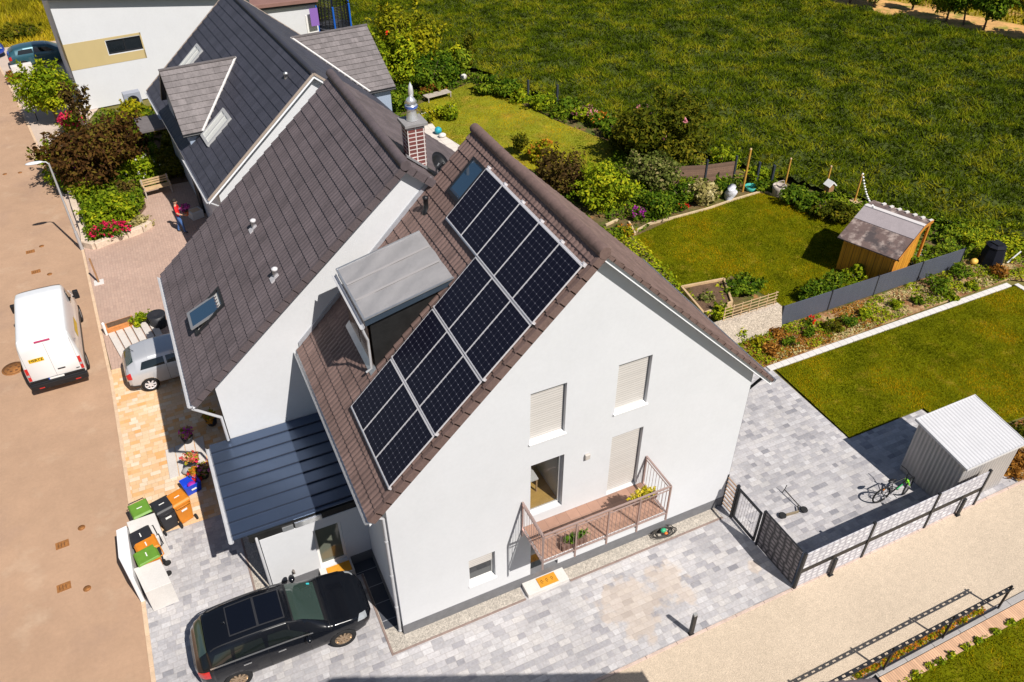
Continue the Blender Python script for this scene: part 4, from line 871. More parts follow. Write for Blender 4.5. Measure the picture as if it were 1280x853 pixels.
for q in ((-1.66, -1.60, .1, 1.42), (-.66, -.60, .1, 1.42)): m.box(10.72, 10.78, q[0], q[1], q[2], q[3])
m.box(10.72, 10.78, -1.60, -.66, 1.36, 1.42).box(10.72, 10.78, -1.60, -.66, .1, .17)
part(m, 'frame', DARKM, GT)
m = MB()
for i in range(9): y = -1.55+i*.105; m.tube([(10.75, y, .17), (10.75, y, 1.36)], .004, 5, cap=False)
part(m, 'wire_infill', DARKM, GT)
part(MB().box(10.71, 10.79, -.585, -.50, 0, 1.5), 'post', DARKM, GT); part(MB().tube([(10.66, -1.5, .85), (10.60, -1.5, .85), (10.60, -1.38, .85)], .012, 6), 'handle', ZINC, GT)
SL = thing('slat_infill', 'open infill of slim brown slats between gate post and house wall', 'infill', (10.8, -.25, 0))
m = MB()
for i in range(8): m.box(10.76, 10.80, -.49, -.03, .12+i*.17, .15+i*.17)
part(m, 'slat', mat('slat_brown', (.35, .24, .17), .6), SL); part(MB().box(10.76, 10.80, -.03, -.012, 0, 1.45), 'upright', DARKM, SL)
MF = thing('mesh_fence', 'low black bar fence along the lower edge of the gravel path', 'fence', (13.4, -6.5, 0))
xs = [4.7, 6.87, 9.05, 11.22, 13.39, 15.57]
for x in xs: part(MB().box(x-.025, x+.025, -6.525, -6.475, 0, 1.12), 'post', DARKM, MF)
m = MB(); m.box(4.7, 15.65, -6.55, -6.525, .98, 1.01).box(4.7, 15.65, -6.465, -6.44, .98, 1.01)
x = 4.8
while x < 15.6: m.box(x, x+.13, -6.525, -6.465, .985, 1.005); x += .24
part(m, 'top_rail', DARKM, MF)
m = MB().box(4.7, 15.6, -6.51, -6.49, .10, .13); part(m, 'bottom_rail', DARKM, MF)
DF = thing('panel_fence', 'low dark grey panel fence between the wooden shed and the planted bed', 'fence', (23.8, 6.72, 0))
xs = [18.68, 21.25, 23.82, 26.4, 28.95]; RIB = gridmat('panel_slate_grey', (.105, .115, .15), (.05, .055, .07), .05, 0, .006, .5, 'xz', metal=.1, noise=.05)
for a, b in zip(xs[:-1], xs[1:]): part(MB().box(a+.03, b-.03, 6.70, 6.74, .04, 1.0), 'panel', RIB, DF)
for x in xs: part(MB().box(x-.028, x+.028, 6.69, 6.75, 0, 1.04), 'post', DARKM, DF)
GW = mat('gabion_stone', (.50, .42, .335), .9, noise=[(3, .12), (14, .3), (30, .25)], bump=(16, 1.0, .06))
tag(MB().prism([(6.45, 0), (6.75, 1.02), (7.05, 1.02), (7.1, 0)], 'x', 15.2, 18.62).build('stone_wall', GW), 'pale sloping stone wall left of the dark grey panel fence', 'wall')
# willow screen at the back of the garden
WF = thing('willow_fence', 'brown woven willow screen behind the pale striped shrub', 'fence', (22.2, 18.2, 0))
pp = [Vector((*at(823, 232)[:2], 0)), Vector((*at(880, 229)[:2], 0)), Vector((*at(916, 224)[:2], 0))]
for a, b in zip(pp[:-1], pp[1:]): part(MB().beam(a+Vector((0, 0, .55)), b+Vector((0, 0, .55)), .04, 1.0), 'panel', gridmat('willow', (.26, .155, .105), (.10, .06, .04), 0, .05, .012, .9, 'xz', noise=.3), WF)
for p in pp: part(MB().box(p.x-.05, p.x+.05, p.y-.05, p.y+.05, 0, 1.35), 'post', mat('post_blue_grey', (.03, .036, .048), .6), WF)
TR = thing('trellis', 'thin wooden lattice trellis on top of the pale stone wall', 'trellis', (17.2, 7.1, 1.0))
m = MB()
for i in range(7): x = 15.9+i*.42; m.box(x-.015, x+.015, 7.0, 7.03, .9, 1.65)
for i in range(5): m.box(15.85, 18.5, 6.98, 7.0, 1.0+i*.15, 1.025+i*.15)
part(m, 'lattice', WOODP, TR)
# raised bed behind the wall
RB = thing('raised_bed', 'raised bed of brown soil edged with pale timber beside the back lawn', 'raised bed', (17.6, 9.2, 0))
rb = [at(852, 359, .35)[:2], at(905, 349, .35)[:2], at(915, 378, .35)[:2], at(880, 392, .35)[:2]]
m = MB()
for a, b in zip(rb, rb[1:]+rb[:1]): m.beam((*a, .2), (*b, .2), .09, .4)
part(m, 'timber_edge', WOODP, RB); part(MB().prism([tuple(p) for p in rb], 'z', 0, .30), 'soil_fill', SOIL, RB)
# board edging of the back lawn
m = MB()
for a, b in (((812, 281), (848, 272)), ((848, 272), (885, 262)), ((885, 262), (920, 250)), ((920, 250), (954, 240)), ((954, 240), (985, 253)), ((795, 290), (812, 281)), ((757, 283), (772, 276)), ((786, 279), (794, 294))):
    m.beam((*at(*a)[:2], .05), (*at(*b)[:2], .05), .09, .12)
tag(m.build('lawn_board', mat('board_pale', (.55, .42, .26), .8, noise=(4, .15))), 'thin pale board edging between the back lawn and the shrub bed', 'edging')
# ------------------------------------------------------------------ sheds
ms = thing('metal_shed', 'pale grey corrugated metal shed with white mono-pitch roof on the patio', 'shed', (18.4, -2.3, 0))
SX0, SX1, SY0, SY1 = 17.13, 19.60, -3.22, -1.32
RIBW = mat('shed_metal', (.44, .415, .40), .5, .2, noise=(2, .04)); RIBR = mat('shed_roof_white', (.60, .595, .61), .45, .1, noise=(2, .03))
def ribs(a, b, n, z0f, z1f, t=.018):
    """corrugated wall from a to b (plan points), top heights vary linearly"""
    a, b = np.array(a, float), np.array(b, float); d = (b-a)/np.linalg.norm(b-a); nn = np.array([d[1], -d[0]]); vs = []; fs = []; k = 0
    for i in range(n*4+1):
        u = i/(n*4); off = t if i % 4 in (1, 2) else 0.0; p = a+(b-a)*u+nn*off; vs += [(p[0], p[1], z0f), (p[0], p[1], z1f[0]+(z1f[1]-z1f[0])*u)]
        if i: fs.append((2*i-2, 2*i, 2*i+1, 2*i-1))
    return vs, fs
m = MB()
m.add(*ribs((SX0, SY1), (SX0, SY0), 14, .03, (2.24, 1.98))); m.add(*ribs((SX0, SY0), (SX1, SY0), 18, .03, (1.98, 1.98))); m.add(*ribs((SX1, SY0), (SX1, SY1), 14, .03, (1.98, 2.24))); m.add(*ribs((SX1, SY1), (SX0, SY1), 18, .03, (2.24, 2.24)))
part(m, 'wall', RIBW, ms, fix=False)
m = MB(); n = 20; vs = []; fs = []
for i in range(n*4+1):
    x = SX0-.09+(SX1-SX0+.18)*i/(n*4); o = .022 if i % 4 in (1, 2) else 0
    vs += [(x, SY0-.12, 2.0+o), (x, SY1+.1, 2.29+o)]
    if i: fs.append((2*i-2, 2*i, 2*i+1, 2*i-1))
m.add(vs, fs); part(m, 'roof', RIBR, ms, fix=False)
m = MB().box(SX0-.1, SX1+.1, SY0-.135, SY0-.115, 1.95, 2.035).box(SX0-.1, SX1+.1, SY1+.095, SY1+.115, 2.22, 2.32)
for x in (SX0-.1, SX1+.08): m.prism([(SY0-.115, 1.95), (SY1+.095, 2.22), (SY1+.095, 2.315), (SY0-.115, 2.025)], 'x', x, x+.02)
part(m, 'edge_trim', RIBR, ms)
ws = thing('wooden_shed', 'orange wooden garden shed with weathered bitumen roof on the back lawn', 'shed', (26.6, 8.4, 0))
q = [np.array(at(1057, 335)[:2]), np.array(at(1119, 346)[:2])]          # west wall foot
d1 = (q[1]-q[0])/np.linalg.norm(q[1]-q[0]); 
a0 = np.array([24.3, 9.55]); a1 = np.array([25.35, 7.30]); d1 = (a1-a0)/np.linalg.norm(a1-a0); d2 = np.array([-d1[1], d1[0]])
# local frame: u along the eave (towards the camera side), v across
U0 = np.array(at(1047, 296, 1.75)[:2]); U1 = np.array(at(1123, 325, 1.75)[:2]); V1 = np.array(at(1170, 289, 2.35)[:2]); V0 = np.array(at(1083, 254, 2.35)[:2])
ud = (U1-U0)/np.linalg.norm(U1-U0); vd = np.array([-ud[1], ud[0]]); wid = float((V1-U1) @ vd); ln = float(np.linalg.norm(U1-U0))
if wid < 0: vd = -vd; wid = -wid
wid = max(1.2, wid)
def wl2(u, v, z): p = U0+ud*u+vd*v; return (p[0], p[1], z)
RZb = 2.36; back = wid*1.34
PLK = gridmat('shed_plank', (.64, .285, .022), (.30, .12, .012), .12, .12, .006, .65, 'xy', noise=.15)
m = MB()
e0, e1, v0, v1 = .22, ln-.22, .28, wid*1.3
zw = lambda v: 1.72+(RZb-1.72)*min(v, wid)/wid if v <= wid else RZb-(v-wid)*.2
for u in (e0, e1): pass
pts = [(v0, .03), (v0, zw(v0)-.06), (wid, RZb-.06), (v1, zw(v1)-.06), (v1, .03)]
vs = [wl2(e0, v, z) for v, z in pts]+[wl2(e1, v, z) for v, z in pts]; n = 5
m.add(vs, [tuple(range(n)), tuple(range(n, 2*n))]+[(i, (i+1) % n, (i+1) % n+n, i+n) for i in range(n)])
part(m, 'wall', PLK, ws)
BIT = mat('bitumen_roof', (.135, .092, .083), .85, noise=[(2, .1), (40, .2)], second=[((.34, .27, .24), 1.7, .5, .62), ((.07, .055, .055), 1.3, .52, .62)], bump=(60, .4, .01))
BIT2 = mat('bitumen_ridge', (.31, .27, .28), .75, noise=[(3, .08), (50, .15)])
m = MB(); nu = 14
def rstrip(mb, va, vb, za, zb, u0=0.0, u1=None):
    u1 = ln if u1 is None else u1
    mb.add([wl2(u0, va, za), wl2(u1, va, za), wl2(u1, vb, zb), wl2(u0, vb, zb), wl2(u0, va, za-.05), wl2(u1, va, za-.05), wl2(u1, vb, zb-.05), wl2(u0, vb, zb-.05)], [(0, 1, 2, 3), (4, 5, 6, 7), (0, 1, 5, 4), (1, 2, 6, 5), (2, 3, 7, 6), (3, 0, 4, 7)])
rstrip(m, 0, wid*.62, 1.72, 1.72+.64*.62); rstrip(m, wid, wid*1.42, RZb, RZb-.10)
rfw = part(m, 'roof', BIT, ws)
m = MB(); rstrip(m, wid*.6, wid, 1.72+.64*.6+.03, RZb+.03); sub(m, 'ridge_strip', BIT2, rfw)
m = MB(); rstrip(m, wid*.97, wid*1.12, RZb+.06, RZb+.0); sub(m, 'ridge_sheet', mat('ridge_pale', (.62, .58, .57), .6), rfw)
m = MB()
for i in range(7):
    p = wl2(ln*(.2+.13*i), wid*1.36, RZb-.095); sub(MB().box(p[0]-.10, p[0]+.10, p[1]-.06, p[1]+.06, p[2], p[2]+.08), 'weight_brick', CONC, rfw)
part(MB().beam(wl2(ln+.02, 0, 1.70), wl2(ln+.02, wid, RZb), .04, .14), 'bargeboard', WOODY, ws); part(MB().beam(wl2(ln+.02, wid, RZb), wl2(ln+.02, wid*1.42, RZb-.12), .04, .14), 'bargeboard', WOODY, ws)
for u in (ln-.05, .2): part(MB().beam(wl2(u, wid*1.36, .05), wl2(u, wid*1.36, 2.1), .09, .09), 'post', WOODY, ws)
m = MB()
for i in range(4): m.beam(wl2(e1+.015, v0+.08+i*.1, .05), wl2(e1+.015, v0+.08+i*.1, 1.3-.1*i), .02, .05)
m.beam(wl2(e1+.03, v0+.02, .0), wl2(e1+.03, v0+.02, 1.7), .08, .08)
part(m, 'corner_board', WOODY, ws)
part(MB().add([wl2(e1-.3, wid*1.32, .04), wl2(e1+.1, wid*1.32, .04), wl2(e1+.1, wid*2, .04), wl2(e1-.3, wid*2, .04)], [(0, 1, 2, 3)]), 'step_slab', CONC, ws)

# ------------------------------------------------------------------ vehicles (x forward, rear bumper at x = 0)
def smooth1(a, it):
    for _ in range(it): b = a.copy(); b[1:-1] = .25*a[:-2]+.5*a[1:-1]+.25*a[2:]; a = b
    return a
class Shell:
    """body surface swept through stations (x, sill, half width, waist, belt, roof half width, roof)"""
    def __init__(s, st, n=90, it=2):
        st = np.array(st, float); xs = np.interp(np.linspace(0, 1, n), np.linspace(0, 1, len(st)), st[:, 0]); xs = np.unique(np.concatenate([np.linspace(st[0, 0], st[-1, 0], n), st[:, 0]]))
        s.x = xs; A = np.stack([np.interp(xs, st[:, 0], st[:, k]) for k in range(1, 7)], 1)
        for k in range(6): A[:, k] = smooth1(A[:, k], it)
        s.A = A
    def sec(s, x):
        zb, w, zs, zt, wr, zr = [np.interp(x, s.x, s.A[:, k]) for k in range(6)]; h = max(zr-zt, .02)
        p = np.array([(0, zb), (w*.86, zb), (w*.975, zb+.09), (w, zs), (w*.965, zt), (wr, zr-.10*min(1, h/.4)), (wr*.82, zr-.012), (0, zr)])
        return p
    def at(s, x, v, off=0.0):
        def P(x, v):
            p = s.sec(x); q = p
            t = min(max(v, 0), 1)*7; i = min(int(t), 6); f = t-i
            # quadratic blend over neighbouring edges keeps corners round
            a = (q[i-1]+q[i])/2 if i > 0 and f < .5 and i < 7 else None
            def mid(k): return (q[k]+q[k+1])/2
            if f < .5 and i > 0: u = f+.5; return (1-u)**2*mid(i-1)+2*u*(1-u)*q[i]+u*u*mid(i)
            if f >= .5 and i < 6: u = f-.5; return (1-u)**2*mid(i)+2*u*(1-u)*q[i+1]+u*u*mid(i+1)
            return q[i]*(1-f)+q[i+1]*f
        y, z = P(x, v); 
        if off:
            e = .01; ya, za = P(x, v-e); yb, zb = P(x, min(v+e, 1)); xa = P(x-.03, v); xb = P(x+.03, v)
            tv = Vector((0, yb-ya, zb-za)); tx = Vector((.06, xb[0]-xa[0], xb[1]-xa[1])); n = tx.cross(tv)
            if n.length > 1e-9:
                n.normalize(); n = n if n.dot(Vector((0, y, z-.8))) > 0 else -n
                return Vector((x, y, z))+n*off
        return Vector((x, y, z))
    def body(s, nv=36):
        vs = []; nx = len(s.x)
        V = np.linspace(0, 1, nv)
        for x in s.x:
            L_ = [s.at(x, v) for v in V]; vs += [(p.x, p.y, p.z) for p in L_]+[(p.x, -p.y, p.z) for p in L_[-2:0:-1]]
        k = 2*nv-2; fs = [(i*k+j, i*k+(j+1) % k, (i+1)*k+(j+1) % k, (i+1)*k+j) for i in range(nx-1) for j in range(k)]
        fs += [tuple(range(k)), tuple(reversed(range((nx-1)*k, nx*k)))]
        return MB().add(vs, fs, 0, True)
    def patch(s, mb, xa, xb, va, vb, off, side=1, n=10, nv=8, mirror=False, m=0):
        """panel lying on the body; xa, xb may be functions of v (0..1 inside the patch)"""
        fa = xa if callable(xa) else (lambda t: xa); fb = xb if callable(xb) else (lambda t: xb); vs = []
        for j in range(nv+1):
            t = j/nv; v = va+(vb-va)*t
            for i in range(n+1):
                x = fa(t)+(fb(t)-fa(t))*i/n; p = s.at(x, v, off); vs.append((p.x, p.y*side, p.z))
        fs = [(j*(n+1)+i, j*(n+1)+i+1, (j+1)*(n+1)+i+1, (j+1)*(n+1)+i) for j in range(nv) for i in range(n)]
        mb.add(vs, fs, m, True)
        if mirror: mb.add([(x, -y, z) for x, y, z in vs], [tuple(reversed(f)) for f in fs], m, True)
        return mb
def wheel(root, x, y, r, wd, rimc, spokes=8):
    sgn = 1 if y > 0 else -1; M_ = Matrix.Rotation(-sgn*math.pi/2, 4, 'X')
    wh = MB().lathe([(r*.66, -wd/2), (r*.93, -wd/2), (r, -wd*.33), (r, wd*.33), (r*.93, wd/2), (r*.66, wd/2), (r*.62, wd*.3)], (x, y, r), 28, 0, M_).build('wheel', RUBBER, root)
    m = MB().lathe([(r*.56, wd*.3), (r*.66, wd*.46), (r*.69, wd*.46), (r*.68, -wd*.2)], (x, y, r), 28, 0, M_, cap=False).lathe([(.001, wd*.42), (r*.14, wd*.42), (r*.16, wd*.25)], (x, y, r), 12, 0, M_)
    for k in range(spokes):
        a = 2*math.pi*k/spokes; m.beam((x+math.cos(a)*r*.1, y+sgn*wd*.38, r+math.sin(a)*r*.1), (x+math.cos(a)*r*.62, y+sgn*wd*.36, r+math.sin(a)*r*.62), .05, .04, 0, (0, 1, 0))
    m.build('rim', rimc, wh)
    MB().lathe([(.001, wd*.1), (r*.66, wd*.1)], (x, y, r), 20, 0, M_).build('hub_shadow', BLACK, wh) if False else None
    return wh
def arches(body, xs, y, r):
    c = MB()
    for x in xs:
        for sgn in (1, -1): c.lathe([(r, -.17), (r, .2)], (x, sgn*y, r*.88), 24, 0, Matrix.Rotation(math.pi/2, 4, 'X'), smooth=False)
    cut(body, c)
def paint(name, col, metal=.3, rough=.28): return mat(name, col, rough, metal, spec=.5, coat=.9)
CHROME = mat('chrome', (.75, .74, .72), .18, .9); LENS = mat('headlight_lens', (.34, .36, .38), .12, .1, coat=1); REDL = mat('tail_light', (.5, .012, .012), .2, coat=1)
CARGLASS = mat('car_glass', (.008, .011, .011), .04, 0, spec=.8, coat=.5); CARGLASSG = mat('car_glass_green', (.03, .05, .042), .05, 0, spec=.8, coat=.5)
PLATE = mat('number_plate', (.75, .75, .74), .4); PLATEB = mat('plate_band', (.02, .08, .45), .4)

suv = thing('black_suv', 'black estate car with panoramic roof parked in front of the annex door', 'car', (-5.30, 1.30, 0.012), R_(-.5))
S = Shell([(0, .55, .50, .78, .95, .42, 1.02), (.06, .42, .72, .76, 1.0, .54, 1.12), (.18, .36, .86, .76, 1.06, .60, 1.36), (.42, .33, .92, .78, 1.08, .65, 1.57), (.9, .30, .935, .78, 1.08, .67, 1.655), (1.8, .28, .935, .78, 1.06, .69, 1.67), (2.45, .28, .935, .78, 1.04, .68, 1.62), (2.85, .28, .935, .78, 1.03, .67, 1.49), (3.4, .28, .93, .78, 1.02, .74, 1.12), (3.55, .28, .93, .77, 1.01, .80, 1.07), (4.1, .29, .91, .74, .95, .77, 1.0), (4.40, .32, .83, .68, .86, .66, .89), (4.56, .38, .68, .62, .74, .52, .77), (4.64, .46, .48, .58, .64, .38, .66)], it=3)
PBLK = mat('paint_black', (.005, .006, .009), .16, 0, spec=.35, coat=.25)
bd = S.body().build('body', PBLK, suv); arches(bd, (.92, 3.72), .86, .385)
for x in (.92, 3.72):
    for y in (.80, -.80): wheel(suv, x, y, .365, .25, mat('rim_bronze', (.45, .33, .22), .3, .7), 10)
S.patch(MB(), lambda t: 3.38-.04*t, lambda t: 3.38, .5, .5, 0) 
ws_ = MB(); S.patch(ws_, 2.62, 3.36, .80, 1.0, .008, 1, 12, 8, True); ws_.build('windscreen', CARGLASSG, suv)
wi = MB(); S.patch(wi, 2.70, 3.28, .80, .86, .012, 1, 4, 3, False)
m = MB()
S.patch(m, 2.58, 2.625, .80, 1.0, .012, 1, 2, 8, True); m.build('windscreen_trim', BLACK, suv); m = MB(); S.patch(m, 3.36, 3.44, .78, 1.0, .012, 1, 2, 8, True); m.build('windscreen_trim', BLACK, suv)
m = MB(); S.patch(m, .20, .42, .80, 1.0, .008, 1, 5, 8, True); m.build('rear_window', CARGLASSG, suv)
for sg in (1, -1):
    for (xa, xb) in ((1.02, 1.78), (1.86, 2.62)):
        m = MB(); S.patch(m, lambda t, xa=xa: xa+.05*t, lambda t, xb=xb: xb-(.28*t if xb > 2 else .02*t)+(.3*(1-t) if xb > 2 else 0), .605, .70, .006, sg, 8, 5); m.build('side_window', CARGLASS, suv)
    m = MB(); S.patch(m, lambda t: .42+.16*t, lambda t: .94+.03*t, .605, .70, .006, sg, 5, 5); m.build('side_window', CARGLASS, suv)
for sg in (1, -1): m = MB(); S.patch(m, .38, 3.0, .583, .598, .009, sg, 24, 2); m.build('window_trim', CHROME, suv)
for (a, b) in ((1.05, 1.72), (1.78, 2.4)):
    m = MB(); S.patch(m, a, b, .885, 1.0, .007, 1, 8, 8, True); m.build('roof_glass', mat('pano_glass', (.004, .005, .009), .08, 0, spec=.45, coat=.3), suv)
m = MB()
for (a, b) in ((1.02, 1.05), (1.72, 1.78), (2.4, 2.43)): S.patch(m, a, b, .875, 1.0, .011, 1, 2, 8, True)
S.patch(m, 1.02, 2.43, .868, .882, .011, 1, 12, 2, True)
m.build('roof_glass_trim', mat('trim_grey', (.05, .05, .055), .3, .4), suv)
for sg in (1, -1): m = MB(); m.tube([tuple(Vector((x, 0, 0))+Vector((0, sg*S.at(x, .78).y, S.at(x, .78).z+(.05 if .6 < x < 2.5 else .005)))) for x in (.5, .62, .8, 1.4, 2.0, 2.4, 2.55, 2.68)], .02, 6); m.build('roof_rail', DARKM, suv)
for sg in (1, -1):
    hl = MB(); S.patch(hl, lambda t: 4.18+.1*t, lambda t: 4.46, .50, .70, .008, sg, 6, 6); hl.build('headlight', LENS, suv)
    tlm = MB(); S.patch(tlm, .06, .34, .46, .57, .008, sg, 5, 4); tlm.build('taillight', REDL, suv)
    mr = MB(); mr.ball((2.86, sg*1.03, 1.10), (.09, .13, .085), 12); mr.beam((2.84, sg*.9, 1.05), (2.86, sg*1.0, 1.07), .06, .04); mr.build('mirror', PBLK, suv)
    for x in (1.16, 2.05): MB().box(x, x+.2, sg*.945-.012, sg*.945+.012, .93, .955).build('door_handle', CHROME, suv)
for x0_, x1_, v0_, v1_ in ((1.814, 1.826, .2, .60), (2.874, 2.886, .2, .60), (.98, .99, .35, .60)):
    for sg in (1, -1): m = MB(); S.patch(m, x0_, x1_, v0_, v1_, .004, sg, 1, 10); m.build('panel_gap', BLACK, suv)
m = MB(); S.patch(m, 3.46, 3.47, .52, 1.0, .004, 1, 1, 10, True); m.build('bonnet_gap', BLACK, suv)
m = MB(); 
for i in range(5): S.patch(m, 4.52, 4.60, .62+.07*i, .66+.07*i, .01, 1, 2, 2, True)
m.build('grille', BLACK, suv)
MB().box(.0, .02, -.26, .26, .72, .83).build('number_plate', PLATE, suv, M=Matrix.Translation((-.012, 0, 0)))
MB().ball((.95, 0, 1.665), (.07, .03, .035)).build('aerial_fin', PBLK, suv)
m = MB().box(2.95, 3.1, -.2, -.06, 1.12, 1.13).box(3.2, 3.26, .3, .36, 1.05, 1.06)
tl_ = MB(); S.patch(tl_, 3.18, 3.26, .82, .85, .010, 1, 2, 2); tl_.build('toll_sticker', mat('sticker_cyan', (.05, .5, .55), .4), suv)

van = thing('white_van', 'white panel van with yellow rental stickers parked on the road', 'van', (-8.20, 15.12, 0), R_(91.2))
V = Shell([(0, .42, .93, 1.1, 1.5, .80, 2.33), (.04, .38, .965, 1.1, 1.5, .85, 2.44), (.2, .34, .985, 1.1, 1.5, .88, 2.50), (3.1, .33, .99, 1.1, 1.5, .88, 2.52), (3.5, .33, .99, 1.1, 1.45, .86, 2.47), (3.85, .33, .99, 1.08, 1.38, .84, 2.28), (4.55, .33, .98, 1.0, 1.3, .80, 1.52), (4.7, .34, .97, .98, 1.22, .80, 1.36), (5.15, .36, .92, .9, 1.08, .76, 1.16), (5.4, .42, .8, .8, .92, .66, .96), (5.48, .5, .66, .7, .8, .55, .82)], it=1)
PW = paint('paint_white', (.76, .765, .775), 0, .35)
bd = V.body(40).build('body', PW, van); arches(bd, (1.05, 4.45), .93, .40)
for x in (1.05, 4.45):
    for y in (.86, -.86): wheel(van, x, y, .36, .24, mat('steel_rim', (.3, .3, .31), .4, .6), 6)
m = MB(); V.patch(m, 3.78, 4.52, .80, 1.0, .012, 1, 8, 8, True); m.build('windscreen', CARGLASS, van)
for sg in (1, -1):
    m = MB(); V.patch(m, lambda t: 3.15+.0*t, lambda t: 4.3-.45*t, .60, .70, .008, sg, 8, 5); m.build('side_window', CARGLASS, van)
    m = MB().box(3.95, 4.1, sg*1.13-.1, sg*1.13+.1, 1.35, 1.72); m.beam((4.02, sg*.97, 1.45), (4.02, sg*1.1, 1.48), .06, .08); m.build('mirror', BLACK, van, bevel=.03)
    m = MB().box(-.012, .03, sg*.885-.06, sg*.885+.045, .78, 1.36); m.build('taillight', REDL, van, bevel=.012)
    MB().box(-.016, .02, sg*.885-.05, sg*.885+.035, .98, 1.08).build('reversing_light', LENS, van)
    m = MB(); V.patch(m, 4.75, 5.2, .5, .66, .008, sg, 6, 5); m.build('headlight', LENS, van)
    m = MB(); V.patch(m, .3, 4.0, .30, .37, .012, sg, 16, 3); m.build('side_moulding', BLACK, van)
    m = MB(); V.patch(m, 1.3, 2.3, .50, .585, .006, sg, 8, 4); sp_ = m.build('side_sticker', YELLOW, van)
m = MB().box(-.09, .12, -.97, .97, .36, .60).box(-.07, .1, -.93, .93, .60, .66); m.build('rear_bumper', BLACK, van, bevel=.03)
MB().box(-.018, .01, -.93, .93, .665, .76).build('rear_trim', BLACK, van)
m = MB().box(-.022, -.01, -.22, .31, .675, .755); pl = m.build('number_plate', PLATE, van); MB().box(-.026, -.021, .27, .31, .675, .755).build('plate_band', PLATEB, pl)
for sg in (1, -1): MB().box(-.094, -.088, sg*.62-.09, sg*.62+.09, .42, .46).build('reflector', REDL, van)
MB().box(-.02, .05, -.26, .26, 2.36, 2.405).build('brake_light', mat('brake_magenta', (.45, .05, .14), .3), van)
m = MB().box(-.006, .0, -.006, .006, .70, 2.3)
for sg in (1, -1): m.box(-.005, .0, sg*.84-.005, sg*.84+.005, .75, 2.25)
m.build('door_gap', mat('gap_grey', (.3, .3, .31), .6), van)
MB().box(-.03, 0, -.36, -.1, 1.02, 1.06).build('door_handle', BLACK, van, bevel=.008)
MB().box(-.02, 0, -.8, -.68, .86, .88).build('badge', BLACK, van)
ys_ = MB().box(-.010, -.003, .18, .68, 1.56, 1.72).build('rear_sticker', YELLOW, van)
fc = D.curves.new('sticker_text', 'FONT'); fc.body = 'HERTZ'; fc.size = .15; fc.align_x = 'CENTER'; fc.align_y = 'CENTER'; fc.extrude = .001; fc.offset = .004
fo_ = D.objects.new('text', fc); COL.objects.link(fo_); bpy.context.view_layer.update(); tm_ = D.meshes.new_from_object(fo_.evaluated_get(bpy.context.evaluated_depsgraph_get())); D.objects.remove(fo_)
fo = D.objects.new('lettering', tm_); COL.objects.link(fo); fo.parent = ys_; tm_.materials.clear(); tm_.materials.append(mat('ink', (.04, .03, .01), .6))
fo.matrix_local = Matrix(((0, 0, -1, -.012), (-1, 0, 0, .43), (0, 1, 0, 1.64), (0, 0, 0, 1)))
m = MB(); V.patch(m, .1, 3.3, .92, .925, .012, 1, 16, 1, True); V.patch(m, .1, 3.3, .978, .982, .012, 1, 16, 1, True); m.build('roof_rib', PW, van)

def hatch(name, label, loc, rz, col, L_=3.95, estate=False):
    c = thing(name, label, 'car', loc, rz); k = L_/3.95
    H = Shell([(0, .50, .62, .7, .86, .52, .92), (.05, .38, .76, .7, .92, .58, 1.02), (.14*k, .32, .81, .7, .96, .58, 1.22), (.42*k, .28, .84, .72, .97, .60, 1.40), (.9*k, .26, .845, .72, .96, .61, 1.47), (1.7*k, .25, .845, .72, .95, .61, 1.48), (2.2*k, .25, .845, .72, .94, .60, 1.42), (2.5*k, .25, .845, .72, .93, .60, 1.30), (2.95*k, .25, .84, .72, .92, .68, 1.0), (3.1*k, .26, .84, .7, .9, .72, .95), (3.55*k, .28, .80, .66, .82, .66, .86), (3.85*k, .36, .66, .58, .68, .52, .70), (3.95*k, .46, .5, .52, .58, .42, .6)])
    P = paint('paint_'+name, col); b = H.body(30).build('body', P, c); arches(b, (.72*k, 3.2*k), .78, .345)
    for x in (.72*k, 3.2*k):
        for y in (.72, -.72): wheel(c, x, y, .315, .2, ALU, 7)
    m = MB(); H.patch(m, .14*k, .40*k, .80, 1.0, .008, 1, 5, 8, True); m.build('rear_window', CARGLASSG, c)
    m = MB(); H.patch(m, 2.3*k, 2.92*k, .80, 1.0, .008, 1, 8, 8, True); m.build('windscreen', CARGLASS, c)
    for sg in (1, -1):
        m = MB(); H.patch(m, lambda t: .55*k+.12*t, lambda t: 1.42*k, .60, .705, .006, sg, 6, 5); m.build('side_window', CARGLASS, c)
        m = MB(); H.patch(m, 1.5*k, lambda t: 2.62*k-.4*t, .60, .705, .006, sg, 6, 5); m.build('side_window', CARGLASS, c)
        m = MB(); H.patch(m, .02, .2, .46, .60, .01, sg, 4, 4); m.build('taillight', REDL, c)
        m = MB(); H.patch(m, 3.5*k, 3.8*k, .5, .68, .008, sg, 4, 4); m.build('headlight', LENS, c)
        m = MB().ball((2.42*k, sg*.93, .98), (.07, .1, .07)); m.build('mirror', P, c)
    m = MB(); H.patch(m, .0, .5, .16, .30, .014, 1, 6, 4, True); m.build('rear_bumper', BLACK, c)
    MB().box(-.015, .03, -.26, .26, .62, .73).build('number_plate', PLATE, c)
    m = MB(); H.patch(m, 1.455*k, 1.465*k, .2, .6, .004, 1, 1, 8, True); m.build('panel_gap', BLACK, c)
    MB().tube([(.5, .0, 1.42), (.36, 0, 1.6)], .01, 5).build('aerial', BLACK, c)
    return c
hatch('silver_hatchback', 'silver hatchback half hidden under the eave of the attached house', (-5.92, 14.42, .016), R_(1.5), (.50, .51, .54))
hatch('teal_estate', 'dark teal estate car beside the tall banded house', (-10.3, 53.4, .01), R_(6), (.03, .10, .13), 4.5)
hatch('blue_car', 'bright blue car cut off by the left edge of the photo', (-14.75, 56.2, 0), R_(8), (.01, .06, .45), 4.1)

